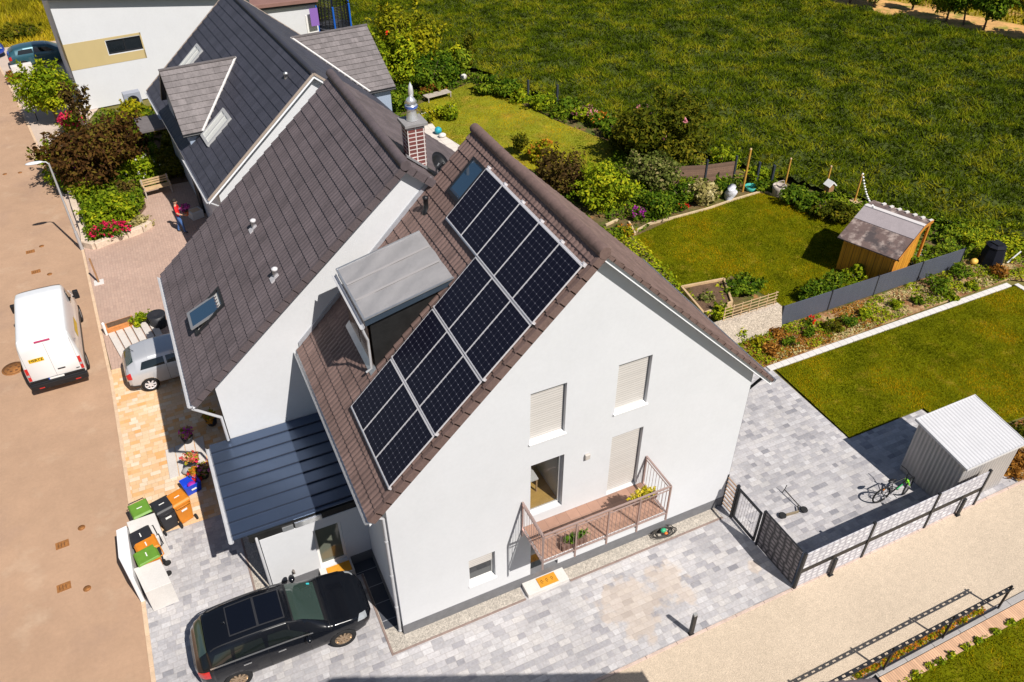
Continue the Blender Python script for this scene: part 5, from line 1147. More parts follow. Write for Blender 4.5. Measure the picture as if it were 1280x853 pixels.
# ------------------------------------------------------------------ bins and the bin enclosure
be = thing('bin_enclosure', 'white concrete bin enclosure at the road edge holding three bins', 'enclosure', (-6.0, 5.7, 0))
part(MB().prism([tuple(at(145, 663, 1.15)[:2]), tuple(at(158, 657, 1.15)[:2]), tuple(at(167, 722, 1.15)[:2]), tuple(at(162, 724, 1.15)[:2]), tuple(at(148, 697, 1.15)[:2])], 'z', 0, 1.15), 'wall', mat('enclosure_white', (.74, .73, .74), .7), be, bevel=.012)
zb = .92
part(MB().prism([tuple(at(158, 653, zb)[:2]), tuple(at(193, 641, zb)[:2]), tuple(at(204, 669, zb)[:2]), tuple(at(192, 674, zb)[:2]), tuple(at(166, 678, zb)[:2])], 'z', 0, zb), 'wall', CONC, be, bevel=.012)
part(MB().prism([tuple(at(167, 711, zb)[:2]), tuple(at(200, 699, zb)[:2]), tuple(at(214, 728, zb)[:2]), tuple(at(181, 741, zb)[:2])], 'z', 0, zb), 'wall', CONC, be, bevel=.012)
part(MB().box(-6.35, -6.0, 5.0, 6.1, .012, .2), 'pebble_fill', mat('pebbles', (.6, .58, .58), .8, noise=[(18, .5)], bump=(18, 1, .08)), be)
def wheelie(label, loc, rz, cb, cl, open_=False, group='wheelie bins'):
    b = thing('wheelie_bin', label, 'bin', loc, rz, group); w0, w1, h = .38, .5, .92
    m = MB(); vs = []
    for z, k in ((.05, .78), (.85, 1.0), (h, 1.04)):
        for x, y in ((-1, -1), (1, -1), (1, 1), (-1, 1)): vs.append((x*.26*k, y*.29*k+.02*(1-k), z))
    m.add(vs, [(0, 1, 2, 3)]+[(i*4+j, i*4+(j+1) % 4, i*4+4+(j+1) % 4, i*4+4+j) for i in range(2) for j in range(4)]+[(8, 9, 10, 11)]); m.build('body', cb, b, bevel=.02)
    m = MB(); vs = []
    for x, y, z in ((-.29, -.34, h), (.29, -.34, h), (.29, .31, h+.02), (-.29, .31, h+.02), (-.25, -.28, h+.06), (.25, -.28, h+.06), (.25, .25, h+.08), (-.25, .25, h+.08)): vs.append((x, y, z+.002))
    m.add(vs, [(3, 2, 1, 0), (4, 5, 6, 7)]+[(j, (j+1) % 4, (j+1) % 4+4, j+4) for j in range(4)]); ld = m.build('lid', cl, b, bevel=.015)
    MB().box(-.08, .08, -.03, .0, h+.074, h+.081).build('lid_mark', STICK, ld)
    m = MB().tube([(-.22, .31, h-.04), (-.22, .40, h-.01), (.22, .40, h-.01), (.22, .31, h-.04)], .018, 8); m.build('handle', cb, b)
    for x in (-.26, .26): MB().lathe([(.02, -.03), (.09, -.03), (.1, -.015), (.1, .015), (.09, .03), (.02, .03)], (x, .30, .1), 14, 0, Matrix.Rotation(math.pi/2, 4, 'Y')).build('wheel', RUBBER, b)
    MB().box(-.09, .09, .296, .30, .6, .68).build('sticker', STICK, b)
    return b
wheelie('black wheelie bin inside the white bin enclosure, farthest from the black car', (*at(177, 671, .92)[:2], .012), R_(-78), BINBLK, BINBLK)
wheelie('black wheelie bin with orange lid inside the white bin enclosure', (*at(184, 682, .92)[:2], .012), R_(-78), BINBLK, ORANGEL)
wheelie('orange wheelie bin with green lid inside the white bin enclosure, nearest the black car', (*at(184.5, 695, .92)[:2], .012), R_(-78), ORANGEL, GREENL)
wheelie('black wheelie bin standing on orange paving outside the enclosure', (*at(203, 633, .92)[:2], .02), R_(196), BINBLK, BINBLK)
wheelie('orange wheelie bin standing on orange paving near the blue tub', (*at(222, 624, .92)[:2], .02), R_(200), ORANGEL, ORANGEL)
gb = wheelie('dark bin with wide green lid between the road and the enclosure', (*at(175, 637, .92)[:2], .02), R_(12), BINBLK, GREENL)
# tub, pots and slabs by the annex
tb = thing('blue_tub', 'bright blue plastic tub on the orange paving beside the orange bin', 'tub', (*at(241, 612, .02)[:2], .02), R_(15))
m = MB(); vs = []
for z, k in ((0, .8), (.42, 1.0), (.42, .9), (.12, .75)):
    for x, y in ((-1, -1), (1, -1), (1, 1), (-1, 1)): vs.append((x*.28*k, y*.24*k, z))
m.add(vs, [(0, 1, 2, 3), (12, 13, 14, 15)]+[(i*4+j, i*4+(j+1) % 4, i*4+4+(j+1) % 4, i*4+4+j) for i in range(3) for j in range(4)]); m.build('body', BLUE, tb, bevel=.015)
MB().box(-.08, .08, -.262, -.25, .22, .28).build('label_patch', STICK, tb); MB().box(-.3, .3, -.26, .26, .40, .425).build('rim', BLUE, tb) if False else None
MB().ball((.02, .03, .22), (.14, .12, .06)).build('contents', mat('magenta_bits', (.35, .02, .3), .6), tb)
SLABM = mat('step_slab', (.56, .515, .475), .8, noise=[(2, .06), (20, .06)])
dk = thing('slab_path', 'four pale concrete slabs laid as a path beside the potted flowers', 'slab path', (-4.7, 9.6, 0))
for i in range(4):
    a, b = at(207+12*i, 564-4.5*i), at(213+12*i, 600-4.5*i); c_, d_ = at(218+12*i, 560-4.5*i), at(224+12*i, 596-4.5*i)
    part(MB().prism([tuple(a[:2]), tuple(c_[:2]), tuple(d_[:2]), tuple(b[:2])], 'z', .0, .05+.002*i), 'slab', SLABM, dk, bevel=.006)
dk2 = thing('slab_steps', 'row of long pale concrete slabs beside the silver car', 'slab path', (-5.6, 17, 0))
for i in range(6):
    a, c_ = at(136+9.6*i, 420-3.6*i), at(144+9.6*i, 417-3.6*i); b, d_ = at(152+9.6*i, 449-3.6*i), at(160+9.6*i, 446-3.6*i)
    part(MB().prism([tuple(a[:2]), tuple(c_[:2]), tuple(d_[:2]), tuple(b[:2])], 'z', .0, .12+.002*i), 'slab', SLABM, dk2, bevel=.006)
pb = thing('planter_box', 'orange-brown planter box at the head of the long pale slabs', 'planter', (*at(152, 411)[:2], .016), R_(8))
MB().box(-.55, .55, -.22, .22, 0, .32).build('box', mat('terracotta', (.52, .20, .06), .8, noise=(5, .2)), pb, bevel=.02); MB().box(-.48, .48, -.16, .16, .32, .335).build('soil', SOIL, pb)
mp_ = thing('marker_post', 'short brown post on a white base at the road edge', 'post', (*at(124, 354)[:2], .016))
MB().box(-.2, .2, -.2, .2, 0, .04).build('base', CONC, mp_); MB().beam((0, 0, .04), (-.02, .05, 1.25), .07, .07).build('shaft', mat('post_brown', (.32, .17, .08), .7), mp_)
wp = thing('white_post', 'thin white marker post at the corner of the long slabs', 'post', (*at(134, 419)[:2], .016)); MB().tube([(0, 0, 0), (0, 0, .55)], .06, 10).build('shaft', FRAMEW, wp); MB().ball((0, 0, .56), .06).build('cap', FRAMEW, wp)

# ------------------------------------------------------------------ street lamp
lp = thing('street_lamp', 'slim grey street lamp with a pale oval head reaching over the road', 'street lamp', (-7.08, 25.55, 0))
hd = Vector(at(54, 207, 4.55))-Vector((-7.08, 25.55, 0)); tp = Vector(at(63, 213, 4.5))-Vector((-7.08, 25.55, 0))
MB().tube([(0, 0, 0), (0, 0, 1.0)], .075, 10).tube([(0, 0, 1.0), (0, 0, 4.45)], [.055, .04], 10).build('pole', mat('pole_grey', (.45, .45, .46), .5, .3), lp)
MB().tube([(0, 0, 4.4), (-.08, .02, 4.52), (-.25, .03, 4.55)], .03, 8).build('arm', mat('pole_grey', (.45, .45, .46), .5), lp)
MB().ball((-.55, .03, 4.56), (.36, .13, .06), 16).build('lamp_head', mat('lamp_head_pale', (.62, .64, .68), .35), lp)
# manhole covers and gullies
for (px, py, kind, lab) in ((17, 461, 'r', 'round rusty manhole cover in the road beside the white van'), (78, 681, 'q', 'rusty rectangular gully cover in the road, upper of the two near the bin enclosure'), (80, 734, 'q', 'rusty rectangular gully cover in the road, lower of the two near the bin enclosure'),
        (102, 660, 's', 'small round valve cover in the road near the upper gully cover'), (109, 736, 's', 'small round valve cover in the road near the lower gully cover'), (38, 315, 'q', 'rusty gully cover in the road beyond the van, nearest the lamp shadow'), (45, 340, 'q', 'rusty gully cover in the road just ahead of the van'),
        (6, 218, 's', 'small rusty cover at the left photo edge, far up the road'), (25, 216, 's', 'small rusty cover far up the road beside the lamp head'), (52, 308, 's', 'small round cover in the road next to the farther gully cover'), (62, 343, 's', 'small round cover in the road next to the gully cover ahead of the van')):
    x, y = at(px, py)[:2]; mh = thing('manhole_cover' if kind == 'r' else ('gully_cover' if kind == 'q' else 'valve_cover'), lab, 'cover', (x, y, 0), R_(4))
    RUST = mat('rusty_iron', (.30, .125, .035), .8, .1, noise=[(12, .3)]); RUSTD = mat('rusty_dark', (.12, .05, .02), .9)
    if kind == 'q':
        MB().box(-.19, .19, -.14, .14, 0, .014).build('frame', RUST, mh)
        m = MB(); [m.box(-.12+.085*i, -.10+.085*i, -.08, .08, .014, .016) for i in range(3)]; m.build('slot', RUSTD, mh)
    else:
        r = .42 if kind == 'r' else .11
        MB().lathe([(r, 0), (r, .012), (.001, .014)], (0, 0, 0), 24).build('lid', RUST, mh); m = MB().lathe([(r*.8, .0155), (r*.86, .0155)], (0, 0, 0), 24, cap=False)
        for i in range(6 if kind == 'r' else 1): a = i*1.05; m.box(math.cos(a)*r*.45-r*.1, math.cos(a)*r*.45+r*.1, math.sin(a)*r*.45-r*.1, math.sin(a)*r*.45+r*.1, .013, .0165)
        m.build('slot', RUSTD, mh)
# bollard light
bl = thing('bollard_light', 'square black bollard light at the path edge below the gable', 'bollard', (7.21, -3.40, 0))
MB().box(-.06, .06, -.045, .045, .03, .9).build('shaft', DARKM, bl, bevel=.008); MB().box(-.08, .08, -.06, .06, 0, .03).build('foot_plate', DARKM, bl); MB().box(-.055, .055, -.04, .04, .9, .97).build('lamp_lens', mat('lens_grey', (.3, .3, .3), .3), bl)
# hose, shoes, little wall tap
hs = thing('garden_hose', 'coiled dark garden hose with green and orange nozzle on the gravel strip', 'hose', (8.42, -.2, .02))
pts = []
for i in range(140): a = i*.28; r = .26+.05*math.sin(i*.37); pts.append((r*1.25*math.cos(a)+.1*math.sin(i*.05), r*.6*math.sin(a), .03+.0015*i*.6+.01*math.sin(i)))
MB().tube(pts, .013, 6).build('coil', mat('hose_dark', (.05, .045, .04), .5), hs); MB().ball((-.02, 0, .2), (.1, .08, .07)).build('reel_cap', mat('hose_green', (.03, .35, .16), .4), hs); MB().ball((.02, -.09, .14), (.06, .06, .05)).build('nozzle', mat('hose_orange', (.7, .16, .02), .4), hs)
for i, (px, py, l_) in enumerate(((354, 741, 'black clog left by the annex wall, farther from the door'), (365, 738, 'black clog left by the annex wall, nearer the door'))):
    x, y = at(px, py)[:2]; so_ = thing('clog', l_, 'shoe', (x, y-.02, .02), R_(10+8*i), 'black clogs by the annex wall')
    MB().ball((0, 0, .03), (.055, .14, .03)).build('sole', BLACK, so_); MB().ball((0, -.06, .06), (.055, .075, .045)).build('upper', BLACK, so_)
part(MB().box(-2.35, -2.28, 2.80, 2.855, .62, .74).tube([(-2.31, 2.85, .78), (-2.31, 2.76, .78), (-2.31, 2.74, .7)], .014, 6), 'wall_tap', mat('tap', (.25, .22, .2), .4, .5), an)
# balcony boxes
for x, lab, kind in ((4.62, 'flower box with green plants on the balcony floor, nearest the glazed door', 0), (6.75, 'flower box with yellow flowers hung on the balcony rail, far end', 1)):
    fb = thing('flower_box', lab, 'flower box', (x, BY+.16, BZ+.0 if not kind else BZ+.72), 0)
    MB().box(-.38, .38, -.09, .09, 0, .18).build('trough', mat('box_brown', (.16, .09, .07), .7), fb, bevel=.01)
    V_, F_, T_ = leafcloud((0, 0, .27), (.42, .14, .15), 420, .045, 70+kind)
    rawmesh('plants', V_, F_, leafmat('box_green', [(.03, .09, .01), (.09, .2, .02), (.2, .3, .03)]) if not kind else leafmat('box_yellow', [(.08, .14, .01), (.45, .38, .02), (.7, .55, .03), (.75, .68, .4)]), fb, T_)

# ------------------------------------------------------------------ bicycle and scooter
bk = thing('bicycle', 'black mountain bike with bright green fork standing beside the metal shed', 'bicycle', (15.42, -2.10, .012), R_(-4))
GRN = mat('fork_green', (.25, .75, .03), .4); FRM = mat('bike_black', (.014, .015, .017), .35, .2)
def bwheel(x, root, rz=0):
    w_ = MB(); n = 36
    M_ = Matrix.Translation((x, 0, .35)) @ Matrix.Rotation(rz, 4, 'Z') @ Matrix.Rotation(math.pi/2, 4, 'X')
    pr = [(.325+.03*math.cos(a), .028*math.sin(a)) for a in [2*math.pi*i/8 for i in range(9)]]
    vs = [M_ @ Vector((r*math.cos(2*math.pi*k/n), r*math.sin(2*math.pi*k/n), z)) for r, z in pr for k in range(n)]
    w_.add(vs, [(i*n+k, i*n+(k+1) % n, (i+1)*n+(k+1) % n, (i+1)*n+k) for i in range(8) for k in range(n)], 0, True)
    o = w_.build('wheel', RUBBER, root); s_ = MB()
    for k in range(14): a = 2*math.pi*k/14; s_.tube([M_ @ Vector((0, 0, .02*(-1)**k)), M_ @ Vector((.30*math.cos(a), .30*math.sin(a), 0))], .0025, 4, cap=False)
    s_.lathe([(.02, -.04), (.02, .04)], (0, 0, 0), 8, 0, M_).build('spokes', ALU, o); return o
bwheel(0.0, bk); bwheel(1.08, bk, R_(22))
fr = MB(); BB, ST, HT, HB = Vector((.43, 0, .31)), Vector((.28, 0, .78)), Vector((.83, 0, .86)), Vector((.87, 0, .72))
for a, b, r in ((BB, ST, .018), (ST, HT, .02), (BB, HB, .025), (HT, HB, .025)): fr.tube([a, b], r, 8)
for y in (-.06, .06): fr.tube([(0, y, .35), BB+Vector((0, y*.6, 0))], .011, 6); fr.tube([(0, y, .35), ST+Vector((0, y*.4, -.05))], .010, 6)
fr.build('frame', FRM, bk); MB().tube([BB+(HB-BB)*.3+Vector((0, -.026, 0)), BB+(HB-BB)*.7+Vector((0, -.026, 0))], .02, 6).build('frame_decal', mat('decal_green', (.05, .5, .15), .4), bk)
fk = MB()
for y in (-.06, .06): fk.tube([(.89, y, .70), (.99, y-.02, .5)], .026, 8); 
fk.box(.86, .92, -.085, .085, .68, .73); fk.build('fork', GRN, bk)
m = MB()
for y in (-.06, .06): m.tube([(.99, y-.02, .5), (1.08, y-.02, .35)], .016, 8)
m.build('fork_leg', ALU, bk)
MB().tube([HT, (.80, 0, .98)], .016, 8).tube([(.80, 0, .98), (.86, 0, 1.02)], .02, 8).tube([(.74, -.36, 1.02), (.85, -.15, 1.03), (.86, 0, 1.02), (.90, .15, 1.03), (.88, .36, 1.02)], .014, 8).build('handlebar', FRM, bk)
MB().tube([ST, (.24, 0, .93)], .014, 8).build('seat_post', ALU, bk); MB().ball((.20, 0, .95), (.14, .07, .035)).ball((.31, 0, .955), (.08, .03, .025)).build('saddle', BLACK, bk)
MB().lathe([(.09, -.005), (.09, .005)], BB+Vector((0, -.06, 0)), 16, 0, Matrix.Rotation(math.pi/2, 4, 'X')).build('chainring', ALU, bk)
MB().tube([BB+Vector((0, -.08, 0)), (.53, -.08, .17), (.53, -.16, .17)], .012, 6).tube([BB+Vector((0, .08, 0)), (.33, .08, .45), (.33, .16, .45)], .012, 6).build('crank', FRM, bk); MB().box(-.06, .0, -.03, .03, .62, .68).build('reflector', mat('reflector_orange', (.8, .25, .02), .3), bk)
MB().tube([(.1, -.04, .33), (.14, -.2, .02)], .01, 6).build('kickstand', ALU, bk)
sk = thing('kick_scooter', 'dark kick scooter lying flat on the grey patio', 'scooter', (12.20, -1.36, .075), R_(-8))
DK = mat('scooter_dark', (.06, .055, .05), .4, .3)
for x, nm in ((0, 'wheel'), (.78, 'wheel')): MB().lathe([(.06, -.02), (.11, -.025), (.125, 0), (.11, .025), (.06, .02)], (x, 0, .125), 20, 0, Matrix.Rotation(math.pi/2, 4, 'X')).lathe([(.02, -.024), (.02, .024)], (x, 0, .125), 8, 0, Matrix.Rotation(math.pi/2, 4, 'X')).build(nm, RUBBER, sk)
MB().beam((.1, 0, .1), (.56, 0, .1), .12, .03).build('deck', mat('deck_olive', (.25, .2, .13), .6), sk); MB().tube([(.56, 0, .1), (.66, 0, .3)], .025, 8).tube([(.78, 0, .125), (.70, 0, .32), (.58, 0, .98)], .018, 8).build('stem', DK, sk)
MB().tube([(.62, -.2, 1.0), (.58, 0, .98), (.56, .2, 1.0)], .014, 8).build('handlebar', BLACK, sk)
sk['label'] = 'dark kick scooter lying flat on the grey patio behind the dark screen'; sk.rotation_euler = (R_(-84), 0, R_(-8))

# ------------------------------------------------------------------ bench, trampoline, garden bits
bn = thing('garden_bench', 'pale wooden garden bench at the end of the front planting', 'bench', (*at(199, 243)[:2], .016), R_(8))
m = MB()
for i in range(4): m.box(-.7, .7, -.22+i*.11, -.13+i*.11, .42, .45)
m.build('seat', WOODP, bn); m = MB()
for i in range(3): m.box(-.7, .7, .23, .26, .52+i*.13, .60+i*.13)
m.build('backrest', WOODP, bn)
for sx in (-.64, .64):
    for y, z in ((-.18, .6), (.24, .9)): MB().box(sx-.03, sx+.03, y-.03, y+.03, 0, z).build('leg', WOODG, bn)
    MB().box(sx-.035, sx+.035, -.22, .26, .6, .63).build('armrest', WOODP, bn)
tr = thing('trampoline', 'round trampoline with black net and blue padded poles at the field edge', 'trampoline', (*at(420, 44)[:2], 0))
MB().lathe([(1.3, .72), (1.36, .76), (1.3, .8)], (0, 0, 0), 24).build('ring', mat('steel_dark', (.1, .1, .11), .4, .5), tr); MB().lathe([(.001, .77), (1.28, .77)], (0, 0, 0), 24).build('jump_mat', BLACK, tr)
m = MB()
for k in range(48):
    a = 2*math.pi*k/48
    if k % 2 == 0: m.tube([(1.25*math.cos(a), 1.25*math.sin(a), .8), (1.2*math.cos(a), 1.2*math.sin(a), 2.35)], .035, 4, cap=False)
for z in np.linspace(.9, 2.35, 14): m.tube([(1.23*math.cos(2*math.pi*k/24), 1.23*math.sin(2*math.pi*k/24), z) for k in range(25)], .028, 4, cap=False)
m.build('safety_net', BLACK, tr)
for k in range(6):
    a = 2*math.pi*k/6+.3; MB().tube([(1.4*math.cos(a), 1.4*math.sin(a), 0), (1.4*math.cos(a), 1.4*math.sin(a), 2.45)], .075, 8).build('pole', mat('pole_blue', (.01, .11, .50), .5), tr)
def post(px, py, top, label, col=None, r=.05, h=None):
    x, y = at(px, py)[:2]; t = thing('garden_post', label, 'post', (x, y, 0))
    MB().tube([(0, 0, 0), (.03, .02, h)], r, 8).build('shaft', col or mat('post_yellow', (.50, .27, .045), .7, noise=(4, .15)), t); MB().lathe([(r*1.1, h-.02), (r*.9, h+.04), (.001, h+.06)], (.03, .02, 0), 8).build('cap', WOODP, t); return t
post(928, 240, None, 'tallest yellow wooden post beside the turquoise tub', h=2.4, r=.06)
post(980, 236, None, 'thin wooden post behind the wicker basket', h=1.7)
post(1029, 246, None, 'wooden post carrying the little white-roofed bird house', h=1.7)
post(1065, 262, None, 'wooden post holding the string of lights at the shed corner', h=1.9)
for px, py, l_ in ((660, 126, 'slim blue-grey fence post in the far hedge, left one'), (696, 132, 'slim blue-grey fence post in the far hedge, right one'), (944, 232, 'dark fence post behind the tallest yellow post'), (962, 236, 'dark fence post beside the wicker basket')):
    x, y = at(px, py)[:2]; t = thing('fence_post', l_, 'post', (x, y, 0)); MB().box(-.06, .06, -.06, .06, 0, 1.35).build('shaft', mat('post_blue_grey', (.03, .036, .048), .6), t)
x, y = at(1029, 254)[:2]; bh = thing('bird_house', 'small bird house with white slanted roof on its post', 'bird house', (x+.03, y-.1, .75))
MB().box(-.16, .16, -.16, .16, 0, .36).build('box', mat('box_wood', (.3, .16, .07), .8), bh); MB().prism([(-.26, .34), (0, .58), (.26, .34), (.22, .30), (0, .50), (-.22, .30)], 'y', -.22, .22).build('roof', FRAMEW, bh)
x, y = at(972, 245)[:2]; wb_ = thing('wicker_basket', 'round wicker basket at the corner of the back lawn', 'basket', (x, y, .05)); MB().lathe([(.28, 0), (.34, .35), (.36, .55), (.33, .55), (.3, .1), (.001, .08)], (0, 0, 0), 16).build('basket', WOODG, wb_); MB().tube([(.34, 0, .5), (.2, 0, .8), (-.2, 0, .8), (-.34, 0, .5)], .02, 6).build('handle', WOODG, wb_)
x, y = at(938, 238)[:2]; wc = thing('garden_tub', 'low turquoise tub at the bed edge beside the tallest yellow post', 'tub', (x, y, .03), R_(20)); MB().lathe([(.26, 0), (.34, .22), (.31, .22), (.22, .05), (.001, .04)], (0, 0, 0), 14).build('body', mat('turquoise', (.05, .36, .30), .5), wc); MB().tube([(.33, -.08, .2), (.40, 0, .22), (.33, .08, .2)], .02, 6).build('handle', MATS['turquoise'], wc)
x, y = at(911, 250)[:2]; gbg = thing('garden_bag', 'crumpled white garden sack at the edge of the back lawn', 'sack', (x, y, .03)); m = MB().lathe([(.22, 0), (.29, .12), (.25, .3), (.29, .45), (.2, .58), (.27, .66), (.001, .58)], (0, 0, 0), 12); m.v = [(a+.06*math.sin(9*c_+7*b)+.12*c_, b+.05*math.sin(11*c_+5*a), c_+.05*math.sin(8*a)) for a, b, c_ in m.v]; m.build('sack', mat('sack_white', (.62, .62, .66), .7, bump=(9, .6, .05)), gbg)
x, y = at(1065, 261)[:2]; wpn = thing('wooden_crate', 'small pale wooden crate below the string-light post', 'crate', (x, y-.1, .05)); MB().box(-.24, .24, -.2, .2, .0, .42).build('box', gridmat('crate_wood', (.62, .42, .16), (.3, .18, .06), 0, .1, .01, .7, 'xz'), wpn); MB().box(-.26, .26, -.22, .22, .42, .45).build('lid', WOODP, wpn)
sl_ = thing('string_lights', 'string of white lights from a post to the wooden shed roof', 'string lights', (x, y, 0)); a, b = Vector((.05, 0, 1.92)), Vector(wl2(.4, wid, 2.45))-Vector((x, y, 0))
pts = [a+(b-a)*t+Vector((0, 0, -.5*4*t*(1-t)*.5)) for t in [i/14 for i in range(15)]]
MB().tube(pts, .006, 4).build('cable', BLACK, sl_); m = MB(); [m.ball(p, .055, 8) for p in pts[::1]]; m.build('bulb', FRAMEW, sl_)
x, y = at(1017, 267)[:2]; ya = tag(MB().ball((0, 0, .14), .14, 14).build('ball', mat('ball_yellow', (.65, .35, .03), .5), loc=(x, y, .03)), 'small orange-yellow ball on the back lawn', 'ball')
x, y = at(1236, 330)[:2]; cb_ = thing('compost_bin', 'black compost bin at the end of the dark panel fence', 'compost bin', (x, y, 0)); MB().lathe([(.55, 0), (.5, .5), (.42, .95), (.44, 1.0), (.3, 1.08), (.001, 1.12)], (0, 0, 0), 8, smooth=False).build('body', mat('compost_black', (.010, .011, .018), .7, spec=.15), cb_); MB().box(-.2, .2, -.2, .2, 1.1, 1.14).build('lid', BLACK, cb_)
x, y = at(1216, 331)[:2]; tag(MB().ball((0, 0, .15), (.2, .16, .15), 10).build('yellow_pot', mat('pot_yellow', (.75, .45, .08), .5), loc=(x, y, .02)), 'small yellow pot beside the black compost bin', 'pot')
tag(MB().beam((*at(1258, 331)[:2], .1), (*at(1271, 326)[:2], .5), .05, .03).build('white_stick', FRAMEW), 'thin white stick in the weeds right of the compost bin', 'stick')
x, y = at(548, 168)[:2]; tag(MB().ball((0, 0, .22), .22, 14).build('beach_ball', mat('ball_cyan', (.02, .30, .40), .5), loc=(x, y, .02)), 'turquoise ball at the corner of the pale terrace', 'ball')
tp_ = thing('round_stone', 'pale round stone beside the turquoise ball', 'stone', (*at(553, 172)[:2], .02)); MB().ball((0, 0, .12), (.24, .2, .14), 10).build('stone', CONC, tp_)
x, y = at(547, 124)[:2]; sb = thing('lounger', 'grey wooden garden lounger on the far lawn', 'lounger', (x, y, .03), R_(10)); m = MB(); [m.box(-.9, .9, -.3+i*.13, -.2+i*.13, .3, .34) for i in range(5)]; m.build('slats', WOODG, sb); m = MB(); [m.box(a, a+.06, b, b+.06, 0, .3) for a in (-.85, .8) for b in (-.3, .25)]; m.build('leg', WOODG, sb)
tag(MB().prism([(0, 0), (2.2, 0.3), (2.2, .45), (0, .15)], 'z', 0, .35).build('stone_edging', CONC, loc=(*at(528, 150)[:2], .02)), 'low pale stone edging between terrace and far lawn shrubs', 'edging')
tag(MB().ball((0, 0, .2), (.28, .2, .22), 9).build('white_boulder', CONC, loc=(*at(579, 100)[:2], 0)), 'white boulder at the far corner of the far lawn', 'boulder')
wp_ = thing('planter', 'small square pale planter by the attached house eave', 'planter', (*at(246, 272)[:2], .016), R_(20)); MB().box(-.3, .3, -.27, .27, 0, .4).build('box', CONC, wp_, bevel=.02); MB().box(-.22, .22, -.19, .19, .4, .41).build('soil', mat('sand', (.6, .42, .27), .9), wp_)
# raised kerb stones of the front planting
m = MB()
pts = [at(104, 300)[:2], at(107, 311)[:2], at(118, 312)[:2]]
cs_ = [(88, 236), (95, 262), (106, 292), (108, 308), (120, 311), (140, 303), (160, 297), (178, 290), (189, 283)]
for a, b in zip(cs_[:-1], cs_[1:]): m.beam((*at(*a)[:2], .16), (*at(*b)[:2], .16), .3, .34)
tag(m.build('planter_wall', mat('planter_stone', (.60, .48, .37), .85, noise=[(2, .12), (9, .15)]), bevel=.03), 'low pale stone wall around the front planting', 'planter wall')
lb = thing('letter_box', 'pale concrete letter box wall near the round green tree', 'letter box', (*at(33, 100)[:2], .01), R_(10)); MB().box(-.65, .65, -.2, .2, 0, 1.05).build('wall', CONC, lb, bevel=.02)
gr = thing('handrail', 'white handrail with dark supports beside the round green tree', 'handrail', (*at(40, 140)[:2], .01))
a, b = Vector(at(27, 105, .9))-Vector(gr.location), Vector(at(43, 140, .6))-Vector(gr.location); MB().tube([a, b], .05, 8).build('rail', FRAMEW, gr); MB().tube([a, (a.x, a.y, 0)], .03, 6).tube([b, (b.x, b.y, 0)], .03, 6).build('support', DARKM, gr)
ac = thing('heat_pump', 'grey heat pump unit against the tall banded house', 'heat pump', (*at(170, 138)[:2], .01), R_(6)); MB().box(-.5, .5, -.25, .25, .1, 1.2).build('casing', mat('casing_grey', (.3, .32, .38), .5), ac, bevel=.02); MB().lathe([(.001, .0), (.34, .0), (.34, .03)], (0, -.28, .7), 20, 0, Matrix.Rotation(math.pi/2, 4, 'X')).build('fan_grille', BLACK, ac)

